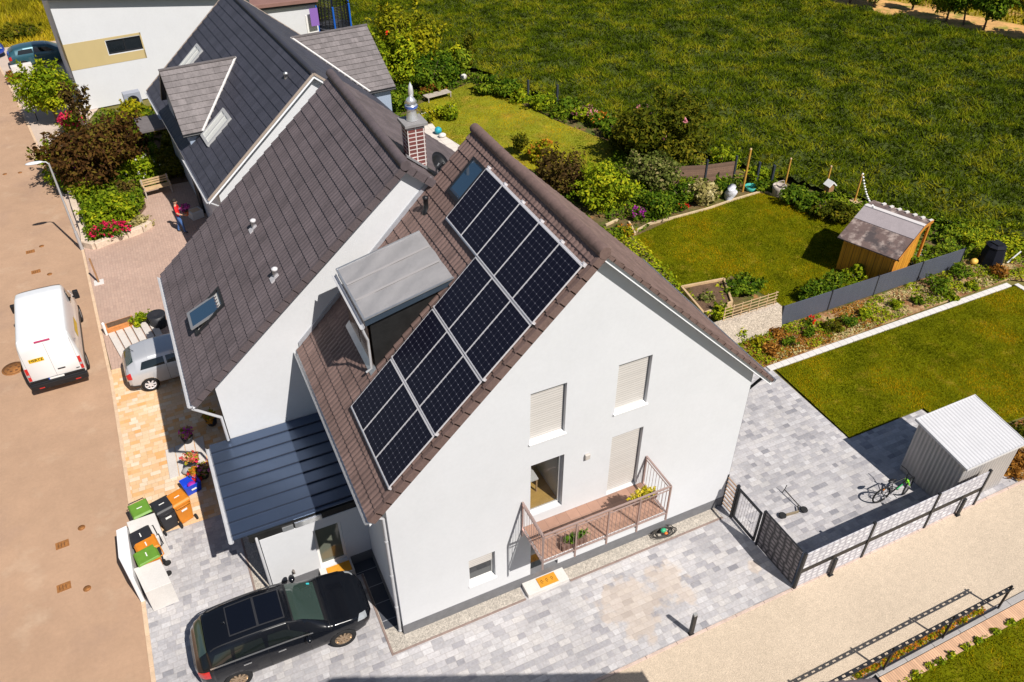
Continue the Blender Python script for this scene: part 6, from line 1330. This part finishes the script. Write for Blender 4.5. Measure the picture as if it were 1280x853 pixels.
# ------------------------------------------------------------------ person carrying a flower pot
def person():
    """one skinned body walking, arms holding a pot at the right side"""
    P = thing('person', 'person in red T-shirt and blue jeans carrying a pink flowering plant', 'person', (*at(229, 291)[:2], .016), R_(75))
    J = {}; E_ = []; r = {}
    def v(n, p, rad, par=None): J[n] = Vector(p); r[n] = rad; (E_.append((par, n)) if par else None)
    v('pel', (0, 0, .93), .135); v('wst', (0, -.01, 1.08), .12, 'pel'); v('chs', (0, -.02, 1.28), .145, 'wst'); v('shl', (0, -.01, 1.43), .10, 'chs'); v('nck', (0, 0, 1.53), .055, 'shl'); v('hd0', (0, -.02, 1.62), .085, 'nck'); v('hd1', (0, -.02, 1.72), .09, 'hd0')
    for s_, sg in (('l', -1), ('r', 1)):
        st = .16 if s_ == 'l' else -.14
        v('hip'+s_, (sg*.09, 0, .87), .10, 'pel'); v('kn'+s_, (sg*.10, -st*.7, .49), .068, 'hip'+s_); v('an'+s_, (sg*.10, -st*.75+(.1 if s_ == 'r' else .0), .09), .045, 'kn'+s_); v('toe'+s_, (sg*.11, -st*.75-.14+(.1 if s_ == 'r' else 0), .04), .04, 'an'+s_)
        v('sh'+s_, (sg*.18, 0, 1.42), .065, 'shl'); v('el'+s_, (sg*.27, -.05, 1.16), .048, 'sh'+s_); v('wr'+s_, (sg*.2, -.28, 1.04), .034, 'el'+s_); v('pm'+s_, (sg*.16, -.36, 1.03), .036, 'wr'+s_)
        for k in range(4): 
            b = (sg*(.17-.014*k), -.40, 1.06-.022*k); v(f'f{k}a'+s_, b, .011, 'pm'+s_); v(f'f{k}b'+s_, (sg*(.12-.01*k), -.445-.004*(k % 2), 1.06-.022*k), .010, f'f{k}a'+s_)
        v('tha'+s_, (sg*.15, -.34, 1.075), .012, 'pm'+s_); v('thb'+s_, (sg*.115, -.38, 1.095), .011, 'tha'+s_)
    names = list(J); me = D.meshes.new('body'); me.from_pydata([J[n] for n in names], [(names.index(a), names.index(b)) for a, b in E_], [])
    o = D.objects.new('body', me); COL.objects.link(o); sk_ = o.modifiers.new('skin', 'SKIN')
    for i, n in enumerate(names): d_ = me.skin_vertices[0].data[i]; d_.radius = (r[n], r[n]*(.72 if n in ('chs', 'wst', 'pel', 'shl') else 1)); d_.use_root = (n == 'pel')
    o.modifiers.new('sub', 'SUBSURF').levels = 2; o.modifiers['sub'].render_levels = 2
    bpy.context.view_layer.update(); m2 = D.meshes.new_from_object(o.evaluated_get(bpy.context.evaluated_depsgraph_get())); o.modifiers.clear(); o.data = m2; m2.materials.clear()
    for mm in (mat('skin', (.45, .26, .17), .6), mat('shirt_red', (.72, .012, .015), .8), mat('jeans', (.06, .13, .32), .85, noise=(6, .2)), mat('shoe_dark', (.03, .03, .035), .6)): m2.materials.append(mm)
    for p in m2.polygons:
        c = p.center; arm = abs(c.x) > .2 or (c.y < -.2 and c.z > .98)
        p.material_index = 3 if c.z < .1 else (2 if c.z < .98 and not (arm and c.y < -.2) else (0 if c.z > 1.49 or (c.y < -.17) or (abs(c.x) > .21 and c.z < 1.24) else 1)); p.use_smooth = True
    o.parent = P
    MB().ball((0, .005, 1.745), (.105, .12, .10), 14).build('hair', mat('hair_dark', (.02, .014, .01), .7), P)
    MB().ball((0, -.115, 1.655), (.016, .022, .024), 8).build('nose', MATS['skin'], P)
    m = MB(); [m.ball((sg*.036, -.098, 1.69), (.014, .01, .009), 8) for sg in (1, -1)]; m.build('eye', BLACK, P); MB().ball((0, -.1, 1.615), (.026, .01, .006), 8).build('mouth', mat('lips', (.4, .12, .1), .6), P)
    m = MB(); [m.ball((sg*.092, -.01, 1.665), (.014, .03, .035), 8) for sg in (1, -1)]; m.build('ear', MATS['skin'], P)
    return P
pr_ = person()
Mp = pr_.matrix_basis; ctr = Mp @ Vector((0, -.40, .98))
cp_ = thing('carried_plant', 'potted plant with pink and violet blossoms held by the person in red', 'potted plant', ctr)
MB().lathe([(.09, -.06), (.125, .14), (.11, .14), (.001, .12)], (0, 0, 0), 14).build('pot', mat('pot_orange', (.55, .12, .03), .6), cp_)
V_, F_, T_ = leafcloud((0, 0, .28), (.28, .28, .2), 420, .05, 91); rawmesh('blossoms', V_, F_, leafmat('violet_bloom', [(.05, .09, .02), (.3, .03, .25), (.45, .04, .3), (.5, .3, .55)]), cp_, T_)
# ------------------------------------------------------------------ trees, shrubs, flowers
PAL = dict(
    green=[(.018, .042, .004), (.05, .095, .010), (.10, .15, .014), (.19, .22, .02)],
    bright=[(.04, .075, .004), (.11, .16, .010), (.21, .25, .015), (.36, .34, .02)],
    yellow=[(.04, .055, .004), (.125, .135, .008), (.25, .225, .012), (.42, .34, .02)],
    dark=[(.016, .026, .003), (.045, .055, .006), (.09, .09, .010), (.17, .14, .016)],
    red=[(.016, .009, .006), (.045, .020, .012), (.085, .042, .018), (.115, .10, .02)],
    plum=[(.018, .011, .008), (.05, .028, .018), (.09, .06, .022), (.14, .12, .03)],
    grey=[(.025, .042, .010), (.07, .092, .024), (.125, .14, .05), (.26, .21, .15)],
    pale=[(.12, .12, .02), (.34, .29, .10), (.50, .42, .17), (.60, .52, .28)],
    rose=[(.35, .010, .04), (.58, .016, .07), (.70, .03, .12)], pink=[(.5, .15, .18), (.68, .32, .34)], magenta=[(.35, .02, .3), (.55, .06, .45)], orange=[(.5, .14, .02), (.65, .28, .03)],
    rust=[(.14, .06, .012), (.30, .125, .02), (.45, .22, .04)], scarlet=[(.6, .01, .01), (.7, .03, .02)], white=[(.55, .53, .45), (.7, .68, .6)])
for k_ in ('green', 'bright', 'yellow', 'dark', 'red', 'plum', 'grey'): PAL[k_] = [(a*1.3, b*1.3, c*.8) for a, b, c in PAL[k_]]
def LM(p): return leafmat('leaf_'+p, PAL[p], .25 if p not in ('rose', 'scarlet', 'pink', 'magenta') else .1)
seed_ = [100]
def shrub(name, label, cat, pos, r, pal, n, leaf, group=None, flowers=None, lift=None, lobes=9, trunk=0.0, trunk_r=.06, lift_k=.62):
    """r = (rx, ry, height/2); stems inside; flowers = (palette, count, size, part name)"""
    seed_[0] += 1; sd = seed_[0]; x, y = pos[:2]; t = thing(name, label, cat, (x, y, 0), 0, group); rg = random.Random(sd)
    cz = trunk+r[2]*(lift if lift is not None else .85)
    V_, F_, T_ = leafcloud((0, 0, cz), r, n, leaf, sd, lobes); crown = 'crown' if trunk else 'foliage'
    rawmesh(crown, V_, F_, LM(pal), t, T_)
    m = MB()
    if trunk:
        m.tube([(0, 0, 0), (.02, .01, trunk*.6), (0, 0, trunk+r[2]*.4)], [trunk_r, trunk_r*.8, trunk_r*.5], 8)
    for k in range(5 if trunk else 4):
        a = rg.uniform(0, 6.28); b = rg.uniform(.3, .75); z0 = trunk*.85
        m.tube([(0, 0, max(z0, 0)), (math.cos(a)*r[0]*b*.5, math.sin(a)*r[1]*b*.5, cz), (math.cos(a)*r[0]*b, math.sin(a)*r[1]*b, cz+r[2]*.45)], [trunk_r*.5, trunk_r*.35, .01], 5)
    m.build('trunk' if trunk else 'stem', BARK, t)
    if flowers:
        fp, fn, fs, pn = flowers; V_, F_, T_ = leafcloud((0, 0, cz+.05), (r[0]*1.02, r[1]*1.02, r[2]*1.05), fn*5, fs, sd+900, lobes, shell=.9)
        # each bloom: five petals round one point
        rgn = np.random.default_rng(sd+5); d = rgn.normal(size=(fn, 3)); d[:, 2] = np.abs(d[:, 2])*.9+.15; d /= np.linalg.norm(d, axis=1)[:, None]
        C_ = np.array((0, 0, cz))+d*np.array(r)*rgn.uniform(.8, 1.05, (fn, 1)); C_ = np.repeat(C_, 5, 0)+rgn.normal(0, fs*.6, (fn*5, 3)); off = C_-V_.reshape(-1, 4, 3).mean(1)
        V_ = (V_.reshape(-1, 4, 3)+off[:, None, :]).reshape(-1, 3); rawmesh(pn, V_, F_, LM(fp), t, T_)
    return t
G = at
# front planting along the road
shrub('smoke_bush', 'large dark red-brown bush in the middle of the front planting', 'shrub', G(138, 228), (2.6, 2.5, 1.9), 'red', 9500, .105, lobes=14)
ts = thing('young_tree', 'sparse reddish young tree rising above the dark red bush against the white wall', 'tree', G(118, 185)); m = MB(); tips = []
rg = random.Random(3)
for k in range(7):
    a = rg.uniform(-.5, .5); b = rg.uniform(-.35, .35); p = [(0, 0, 0), (a*.5, b*.5, 1.6), (a*1.6, b*1.4, 3.0+rg.uniform(0, .9))]; m.tube(p, [.04, .025, .008], 5); tips += [Vector(p[2])*t+Vector(p[1])*(1-t) for t in (.25, .4, .5, .65, .8, .9, 1)]
m.build('trunk', BARK, ts)
VV, FF, TT = [], [], []; 
for i, tpt in enumerate(tips): v_, f_, t_ = leafcloud(tpt, (.22, .22, .2), 26, .09, 300+i, 3); FF.append(f_+sum(len(q) for q in VV)); VV.append(v_); TT.append(t_)
rawmesh('crown', np.concatenate(VV), np.concatenate(FF), LM('plum'), ts, np.concatenate(TT))
shrub('shrub', 'yellow-green bush on the road side of the dark red bush', 'shrub', G(78, 217), (1.05, 1.6, 1.0), 'bright', 2600, .10, 'shrubs in the front planting')
shrub('shrub', 'olive bush between the street lamp head and the dark red bush', 'shrub', G(92, 236), (.8, .9, .75), 'green', 1700, .09, 'shrubs in the front planting', ('magenta', 18, .05, 'blossom'))
shrub('shrub', 'yellow-green bush at the house side of the dark red bush', 'shrub', G(172, 160), (1.0, 1.2, .9), 'yellow', 1900, .10, 'shrubs in the front planting')
shrub('shrub', 'fresh green bush right behind the garden bench', 'shrub', G(182, 228), (1.0, 1.1, .8), 'bright', 2300, .09, 'shrubs in the front planting', ('white', 14, .04, 'blossom'))
shrub('dwarf_conifer', 'feathery light green dwarf conifer near the street lamp', 'shrub', G(110, 250), (.62, .62, .62), 'bright', 2200, .06, lobes=16)
shrub('shrub', 'small plum-coloured bush between the bench and the broad green bush', 'shrub', G(158, 245), (.75, .7, .5), 'plum', 1400, .08, 'shrubs in the front planting')
shrub('shrub', 'broad glossy green bush behind the red rose bush', 'shrub', G(140, 279), (1.45, 1.05, .72), 'bright', 4200, .085, 'shrubs in the front planting', lobes=16)
shrub('rose_bush', 'bush covered in crimson roses at the stone wall corner', 'rose bush', G(142, 300), (.95, .6, .5), 'green', 1800, .07, None, ('rose', 95, .06, 'blossom'), lobes=12)
shrub('flowering_plant', 'low pale cream flowering plant beside the crimson rose bush', 'plant', G(178, 284), (.55, .5, .28), 'pale', 900, .06)
shrub('rhododendron', 'bush with crimson blossoms between green tree and dark red bush', 'shrub', G(96, 165), (.85, .8, .7), 'bright', 1500, .09, None, ('rose', 60, .09, 'blossom'))
shrub('round_tree', 'round dense green tree beside the tall banded house', 'tree', G(72, 154), (1.55, 1.55, 1.65), 'bright', 7500, .10, None, None, lift=.9, lobes=18, trunk=.7, trunk_r=.09)
shrub('shrub', 'small red-tinged bush beside the letter box wall', 'shrub', G(20, 104), (.55, .55, .42), 'rust', 700, .09)
shrub('shrub', 'grey-green weed clump at the edge of the yellow meadow', 'shrub', G(30, 50), (1.4, 1.0, .7), 'dark', 900, .14)
shrub('shrub', 'dark shaded bush below the eave of the slate house', 'shrub', G(190, 160), (.9, 1.1, .8), 'green', 1500, .1)
# gardens behind the houses
gg = 'trees and bushes left of the far lawn'
shrub('loose_tree', 'tall loose yellow-green tree behind the weathered dormer', 'tree', G(512, 100), (2.4, 2.3, 2.4), 'yellow', 8000, .12, gg, None, lobes=14, trunk=.9, trunk_r=.08)
shrub('loose_tree', 'yellow-green tree left of the far lawn, closest to the weathered dormer', 'tree', G(497, 112), (1.8, 1.8, 1.9), 'bright', 5000, .12, gg, ('scarlet', 3, .1, 'blossom'), lobes=12, trunk=.5, trunk_r=.07)
shrub('bush', 'broad green bush at the left end of the far lawn', 'bush', G(540, 112), (1.9, 1.6, 1.3), 'green', 4200, .11, gg)
shrub('bush', 'dark leafy bush at the far corner of the far lawn', 'bush', G(568, 100), (1.3, 1.2, 1.1), 'green', 2000, .12, gg)
shrub('bush', 'light-leaved bush behind the far corner of the far lawn', 'bush', G(570, 84), (1.0, 1.0, .9), 'bright', 1500, .13, gg)
shrub('columnar_conifer', 'narrow dark conifer at the field edge behind the far lawn', 'tree', G(587, 86), (.42, .42, 1.3), 'dark', 1500, .08, None, None, lift=1.0, lobes=12)
shrub('bush', 'low green bush beside the slate house eave', 'bush', G(500, 136), (1.1, 1.2, .8), 'green', 1800, .1, gg)
shrub('grass_clump', 'rust-coloured ornamental grass at the left edge of the far lawn', 'ornamental grass', G(540, 119), (.85, .5, .35), 'rust', 700, .10)
shrub('bush', 'rounded green bush between lounger and pale terrace', 'bush', G(560, 148), (.75, .7, .5), 'bright', 1300, .08)
shrub('bush', 'low yellow-green plants along the stone edging by the chimney', 'bush', G(532, 150), (1.0, .6, .4), 'yellow', 1200, .08)
for i, (px, py, r, p, fl, l_) in enumerate(((612, 116, 1.0, 'green', None, 'dark green hedge bush at the left end of the far lawn hedge'), (634, 121, .95, 'green', None, 'green hedge bush just left of the left blue-grey fence post'), (652, 127, .7, 'bright', None, 'low light green hedge bush between the two blue-grey fence posts'), (676, 136, .85, 'bright', None, 'light green hedge bush just left of the right blue-grey fence post'),
        (706, 144, .9, 'green', None, 'dark green hedge bush just right of the right blue-grey fence post'), (731, 152, .8, 'bright', ('pink', 26, .09, 'blossom'), 'hedge bush with pale pink roses along the far lawn'), (752, 158, .85, 'green', ('orange', 22, .06, 'blossom'), 'hedge bush dotted with yellow-orange blossoms'), (771, 170, .9, 'green', None, 'green hedge bush where the far lawn meets the big dark bush'))):
    shrub('hedge_bush', l_, 'hedge bush', G(px, py), (r, r*.85, r*.6), p, int(1500*r), .10, 'hedge bushes along the far lawn', fl)
shrub('dark_tree', 'big dark olive bush in front of the field, right of the far lawn', 'tree', G(828, 198), (2.5, 2.2, 2.0), 'dark', 9500, .11, None, ('pink', 5, .1, 'blossom'), lobes=16)
shrub('dark_tree', 'dark green bush between the far lawn tip and the grey-leaved shrub', 'tree', G(785, 190), (1.3, 1.2, 1.0), 'dark', 3000, .10)
shrub('bush', 'grey-green lilac shrub behind the back lawn', 'bush', G(812, 234), (1.5, 1.25, 1.05), 'grey', 4200, .09, None, None, lobes=14)
shrub('bush', 'yellow-green variegated bush beside the roof edge', 'bush', G(757, 258), (1.65, 1.4, 1.25), 'bright', 5200, .085, None, None, lobes=16)
shrub('bush', 'yellow-green bush left of the variegated bush', 'bush', G(722, 228), (.9, .9, .8), 'bright', 2000, .09)
shrub('plum_bush', 'dark plum-coloured bush beside the ridge of the solar roof', 'bush', G(698, 238), (1.5, 1.4, 1.15), 'plum', 3600, .09, None, None, lobes=14)
shrub('bush', 'yellow and orange flowering bush at the near edge of the far lawn', 'bush', G(678, 200), (.95, .8, .6), 'yellow', 1700, .08, None, ('orange', 40, .06, 'blossom'))
shrub('clipped_tree', 'small dark clipped ball tree on the far lawn', 'tree', G(650, 193), (.48, .48, .5), 'dark', 2200, .05, None, None, lift=.9, trunk=.35, trunk_r=.03, lobes=24)
shrub('bush', 'green bush between the grey-green shrub and the back lawn', 'bush', G(822, 268), (1.0, .85, .65), 'green', 2000, .085)
shrub('bush', 'olive bush beside the dark lilac fence post', 'bush', G(850, 252), (.8, .7, .55), 'green', 1300, .08)
shrub('striped_grass', 'pale cream striped grass clump in front of the willow screen', 'ornamental grass', G(876, 252), (.8, .7, .6), 'pale', 2200, .10)
shrub('flowering_plant', 'magenta flowering plant at the corner of the back lawn', 'plant', G(797, 274), (.45, .45, .35), 'green', 500, .06, None, ('magenta', 40, .05, 'blossom'))
shrub('flowering_plant', 'small red flowering plant at the bed edge before the striped grass', 'plant', G(853, 263), (.3, .3, .25), 'green', 300, .06, None, ('scarlet', 6, .06, 'blossom'))
for i, (px, py, r, p, l_) in enumerate(((905, 240, .7, 'green', 'green bush behind the white garden sack'), (945, 226, .8, 'bright', 'bright climbing bush beside the tallest yellow post'), (955, 239, .6, 'green', 'leafy bush left of the wicker basket'), (905, 210, 1.0, 'bright', 'light green bush at the field edge behind the willow screen'), (990, 254, .75, 'green', 'low hedge bush right of the wicker basket'), (1005, 260, .75, 'green', 'low hedge bush left of the bird house'),
        (1018, 266, .7, 'green', 'low hedge bush below the bird house'), (1033, 271, .8, 'dark', 'low hedge bush right of the bird house'), (1048, 277, .75, 'dark', 'dark hedge bush beside the small pale crate'))):
    shrub('hedge_bush', l_, 'hedge bush', G(px, py), (r, r*.85, r*.6), p, int(1500*r), .085, 'hedge bushes round the back lawn')
shrub('bush', 'leafy green bush in the raised soil bed', 'bush', G(927, 366), (.95, .65, .4), 'green', 1800, .085)
shrub('bush', 'yellow-green plants between roof edge and trellis', 'bush', G(898, 398), (.6, .5, .4), 'bright', 900, .075)
shrub('bush', 'small grey-green herb in the raised bed beside the roof edge', 'bush', G(878, 380), (.5, .4, .3), 'grey', 600, .07)
shrub('flowering_plant', 'yellow flowers by the board edging beside the roof edge', 'plant', G(782, 295), (.5, .5, .3), 'yellow', 600, .07, None, ('orange', 15, .05, 'blossom'))
for i, (px, py, r, p, l_) in enumerate(((1068, 352, .6, 'bright', 'bright green bush in front of the wooden shed'), (1040, 364, .65, 'green', 'low green bush behind the left half of the dark panel fence'), (1015, 374, .7, 'green', 'low dark bush behind the left end of the dark panel fence'), (1100, 300, .01, 'green', ''))):
    if r > .1: shrub('bush', l_, 'bush', G(px, py), (r, r*.8, r*.7), p, int(1600*r), .075, 'bushes behind the panel fence')
bed = [(1168, 364, .62, 'green', 'largest round green plant in the bed before the dark panel fence'), (1120, 385, .32, 'bright', 'small green plant in the planted bed below the second fence panel'), (1145, 379, .3, 'green', 'small green plant in the planted bed left of the largest round plant'), (1082, 398, .36, 'bright', 'yellow-green plant in the planted bed below the third fence post'), (1060, 405, .34, 'green', 'small plant in the planted bed beside the yellow-green plant'),
       (1038, 412, .4, 'dark', 'dark low plant in the planted bed near the pale lawn edging'), (1010, 418, .3, 'green', 'small plant in the planted bed right of the stone wall'), (985, 432, .32, 'green', 'small plant in the mulch near the patio corner'), (962, 440, .36, 'rust', 'rust-leaved plant in the mulch nearest the patio'), (970, 420, .3, 'rust', 'rust-leaved plant in the mulch at the foot of the stone wall'), (1200, 345, .5, 'green', 'green weed clump at the right end of the dark panel fence'), (1215, 360, .3, 'bright', 'low weed in the planted bed near the lawn corner'),
       (1250, 345, .45, 'rust', 'rusty weed clump right of the compost bin'), (1190, 374, .28, 'bright', 'low weed in the bed between largest plant and lawn edging'), (948, 432, .3, 'yellow', 'yellow-green plant at the patio corner beside the roof edge')]
for px, py, r, p, l_ in bed: shrub('bed_plant', l_, 'plant', G(px, py), (r, r, r*.6), p, int(900*r)+150, .06, 'plants in the bed before the panel fence')
shrub('flowering_plant', 'small bright red flower in the mulch before the dark panel fence', 'plant', G(1011, 407), (.18, .18, .25), 'green', 100, .05, None, ('scarlet', 9, .05, 'blossom'))
shrub('bush', 'wall plant spilling down the pale stone wall', 'bush', G(922, 424), (.35, .3, .4), 'bright', 500, .06)
for i, (px, py, l_) in enumerate(((1258, 590, 'brown-green plant in the soil bed right of the metal shed'), (1275, 575, 'brown-green plant at the right photo edge beyond the metal shed'), (1272, 545, 'dark plant at the lawn edge right of the metal shed'))): shrub('bed_plant', l_, 'plant', G(px, py), (.5, .5, .25), 'rust' if i < 2 else 'dark', 500, .07)
# potted flowers on the slabs
def potted(label, px, py, p, pot, r=.26):
    x, y = G(px, py)[:2]; t = thing('potted_plant', label, 'potted plant', (x, y, .05)); MB().lathe([(.15, 0), (.21, .26), (.19, .26), (.001, .23)], (0, 0, 0), 16).build('pot', pot, t)
    V_, F_, T_ = leafcloud((0, 0, .40), (r, r, .2), 420, .055, int(px*3+py)); rawmesh('blossoms', V_, F_, leafmat('bloom_'+p[0]+p[1], [PAL['green'][1], PAL['green'][3], PAL[p[0]][1], PAL[p[1]][-1]], .1), t, T_)
potted('pot of bright pink and yellow flowers on the pale slabs', 241, 585, ('rose', 'pale'), DARKM); potted('pot of crimson flowers at the shaded end of the pale slabs', 236, 553, ('magenta', 'rose'), DARKM)
potted('potted red and yellow flowers next to the blue tub', 248, 601, ('scarlet', 'yellow'), RED, .2); potted('dark leafy potted plant against the annex gutter', 256, 597, ('magenta', 'orange'), DARKM, .35); potted('orange potted plant in the shade by the white wall', 266, 531, ('rust', 'orange'), BINBLK, .25)
x, y = G(236, 592)[:2]; st_ = thing('grey_stone', 'dark grey round stone on the slabs beside the flower pots', 'stone', (x, y, .05)); MB().ball((0, 0, .1), (.2, .15, .12), 10).build('stone', CONCG, st_)
x, y = G(237, 600)[:2]; rd = thing('red_bucket', 'red bucket lying beside the blue tub', 'bucket', (x, y, .05), R_(30)); MB().lathe([(.1, 0), (.15, .28), (.13, .28), (.001, .02)], (0, 0, .13), 14, 0, Matrix.Rotation(R_(80), 4, 'Y')).build('body', RED, rd)
for px, py, l_ in ((172, 409, 'rounded green pot plant beside the orange-brown planter, left one'), (181, 405, 'rounded green pot plant beside the orange-brown planter, middle one'), (191, 402, 'rounded green pot plant beside the orange-brown planter, right one')):
    shrub('pot_plant', l_, 'plant', G(px, py), (.26, .26, .3), 'bright', 420, .06, 'pot plants by the planter box', lobes=5)
tc_ = thing('planter_tub', 'dark round tub in the roof shadow beside the pot plants', 'planter', (*G(200, 408)[:2], .016)); MB().lathe([(.28, 0), (.36, .6), (.32, .6), (.001, .5)], (0, 0, 0), 18).build('tub', BINBLK, tc_)
# kerb weeds along the lower lawn and the lower lawn itself
LLAWN = [(9, -7.05), (26, -7.05), (26, -11), (9, -11)]
blades('lower_lawn_grass', LLAWN, 40000, .07, .022, GRASSL, .02, .9, seed=51, patch=1.2)
for i, x in enumerate((11.9, 12.4, 12.75, 13.2, 13.75, 14.2, 14.9, 15.5)): shrub('weed', 'green weed tuft growing out of the brick edging below the path', 'weed', (x, -6.98), (.16, .1, .08), 'bright', 110, .045, 'weeds along the brick edging')
for i, x in enumerate((10.6, 11.0, 11.5, 11.9, 12.3, 12.7, 13.2, 13.7, 14.3, 14.9)): shrub('yellow_flower', 'yellow flowering tuft along the foot of the black bar fence', 'plant', (x, -6.36), (.28, .07, .1), 'yellow', 160, .04, 'yellow flower tufts at the bar fence', ('orange', 14, .03, 'blossom'))
# espalier shadow maker on the lower lawn: a thin bare sapling
# orchard row
def orchard(px, py, r, h, l_): return shrub('orchard_tree', l_, 'tree', G(px, py), (r*1.2, r*1.2, h*1.3), 'green', 4200, .13, 'orchard trees beyond the field', None, lift=.95, trunk=.7, trunk_r=.1, lobes=14)
orchard(1182, 28, 1.25, 1.15, 'full orchard tree in the front row beyond the field, left of the bare pole'); orchard(1229, 38, 1.15, 1.1, 'full orchard tree in the front row, right of the bare pole'); orchard(1292, 52, 1.2, 1.0, 'orchard tree cut by the right photo edge'); orchard(1092, 9, 1.1, 1.0, 'orchard tree cut by the top photo edge, right of the sparse one'); orchard(1062, 4, 1.1, 1.0, 'orchard tree at the top photo edge, farthest left in the row')
orchard(1140, 13, .6, .7, 'thin sparse orchard tree at the top of the dry track'); orchard(1262, 2, 1.3, 1.0, 'orchard tree in the second row at the top right corner'); orchard(1300, 12, 1.3, 1.0, 'orchard tree of the second row at the right photo edge')
op = thing('orchard_stake', 'bare dark stake between two orchard trees', 'stake', G(1204, 32)); MB().tube([(0, 0, 0), (.1, .5, 2.2)], .07, 6).build('shaft', BARK, op)

# ------------------------------------------------------------------ low ground cover that fills the beds
def cover(name, poly, n, h, size, pal, patch=1.2, thr=.45, seed=1, exclude=(), kinds='stuff'):
    rg = np.random.default_rng(seed); lo, hi = np.min(poly, 0), np.max(poly, 0); Q = rg.uniform(lo, hi, (n*4, 2)); k = inpoly(Q, poly)
    for e in exclude: k &= ~inpoly(Q, e)
    Q = Q[k]; v = .65*vnoise(Q+50, patch, seed)+.35*vnoise(Q+200, patch*.3, seed+3); m = v+rg.normal(0, .05, len(Q)) > thr; Q, v = Q[m][:n], v[m][:n]; n = len(Q)
    hh = h*np.clip((v-thr)*4+.15, .1, 1)*rg.random(n)**.6; P = np.column_stack([Q, hh+.02]); nrm = rg.normal(0, .5, (n, 3))+np.array([0, 0, 1.0]); nrm /= np.linalg.norm(nrm, axis=1)[:, None]
    t = np.cross(nrm, rg.normal(size=(n, 3))); t /= np.linalg.norm(t, axis=1)[:, None]; b = np.cross(nrm, t); s = size*rg.uniform(.5, 1.4, n)[:, None]
    V = np.stack([P-t*s, P+b*s*.5, P+t*s, P-b*s*.5], 1).reshape(-1, 3)
    o = rawmesh(name, V, np.arange(4*n).reshape(-1, 4), LM(pal), tint=np.clip(.5+(v-thr)*.6+rg.normal(0, .2, n)+.3*(vnoise(Q+9, patch*.8, seed+5)-.5), 0, 1)); o['kind'] = 'stuff'; return o
PLANTING = [(-6.9, 26.0), (-4.9, 26.5), (-3.9, 28.5), (-3.9, 30.5), (-2.6, 30.5), (-2.6, 38), (-5.0, 42), (-7.2, 38), (-7.3, 33), (-6.8, 29)]
sheet('planting_soil', PLANTING, .03, SOIL)
cover('ground_cover', PLANTING, 16000, .6, .09, 'green', 1.1, .26, 3)
sheet('side_garden', [(-2.6, 30.5), (-.5, 30.5), (-1.2, 42), (-5.0, 42), (-2.6, 38)], .02, SOIL); cover('ground_cover', [(-2.8, 31.0), (-.8, 31), (-1.3, 41), (-5, 41.5), (-2.8, 38)], 9000, .6, .10, 'dark', 1.1, .28, 33)
BACKBED = [(12.5, 18), (15, 14.8), (17.2, 15.5), (20.4, 16.4), (25.1, 16.8), (24.0, 22.5), (22.6, 27), (19.3, 35.2), (18.4, 38.5), (15, 44), (11.0, 48), (10.5, 34)]
cover('ground_cover', BACKBED, 26000, .5, .09, 'green', 1.3, .42, 6, (LAWN3, [(11.2, 31.9), (13.95, 31.9), (13.7, 27.2), (10.5, 22.0), (8.5, 24.0)]))
cover('ground_cover', [(25.2, 16.6), (27.5, 12.6), (29.2, 9.6), (31.2, 9.2), (28.7, 13.4), (26.6, 17.7)], 7000, .5, .08, 'green', .9, .38, 7)
cover('ground_cover', [(10.8, 7.2), (16, 7.2), (19, 10.4), (16.6, 9.4), (16.9, 15), (12, 18), (10.8, 12)], 6000, .35, .08, 'bright', 1.0, .42, 8)
FBED = [(16.3, 4.9), (30.1, 5.05), (32.5, 3.2), (33.4, 8.8), (29.0, 6.6), (16.3, 6.6)]
cover('weeds', FBED, 9000, .16, .055, 'bright', .9, .46, 9)
cover('dry_leaves', [(16.3, 4.9), (23.5, 4.95), (23.5, 6.6), (16.3, 6.6)], 4500, .06, .05, 'rust', 1.2, .40, 10)
cover('dry_leaves', [(20.3, -3.4), (32, -3.4), (32, -1.9), (20.45, -1.35)], 3500, .08, .06, 'rust', 1.0, .40, 12)
cover('straw', FBED, 5000, .05, .06, 'pale', 1.0, .50, 13)
cover('edge_growth', [(19.9, 6.85), (29, 6.85), (29.8, 8.0), (26.5, 7.6), (19.9, 7.6)], 3500, .25, .06, 'green', .7, .42, 14)
cover('edge_growth', [(26.9, 7.0), (29.0, 6.7), (33.4, 8.2), (31.2, 9.6), (28.7, 13.0), (27.4, 12.0)], 7000, .55, .08, 'green', .9, .3, 16)
cover('edge_growth', [(30.0, 6.6), (33.6, 4.5), (34.5, 7.5), (31.3, 9.5)], 4000, .5, .08, 'bright', .9, .33, 17)
cover('edge_growth', [(9.0, -7.08), (26, -7.08), (26, -6.93), (9, -6.93)], 700, .06, .035, 'bright', .5, .48, 15)
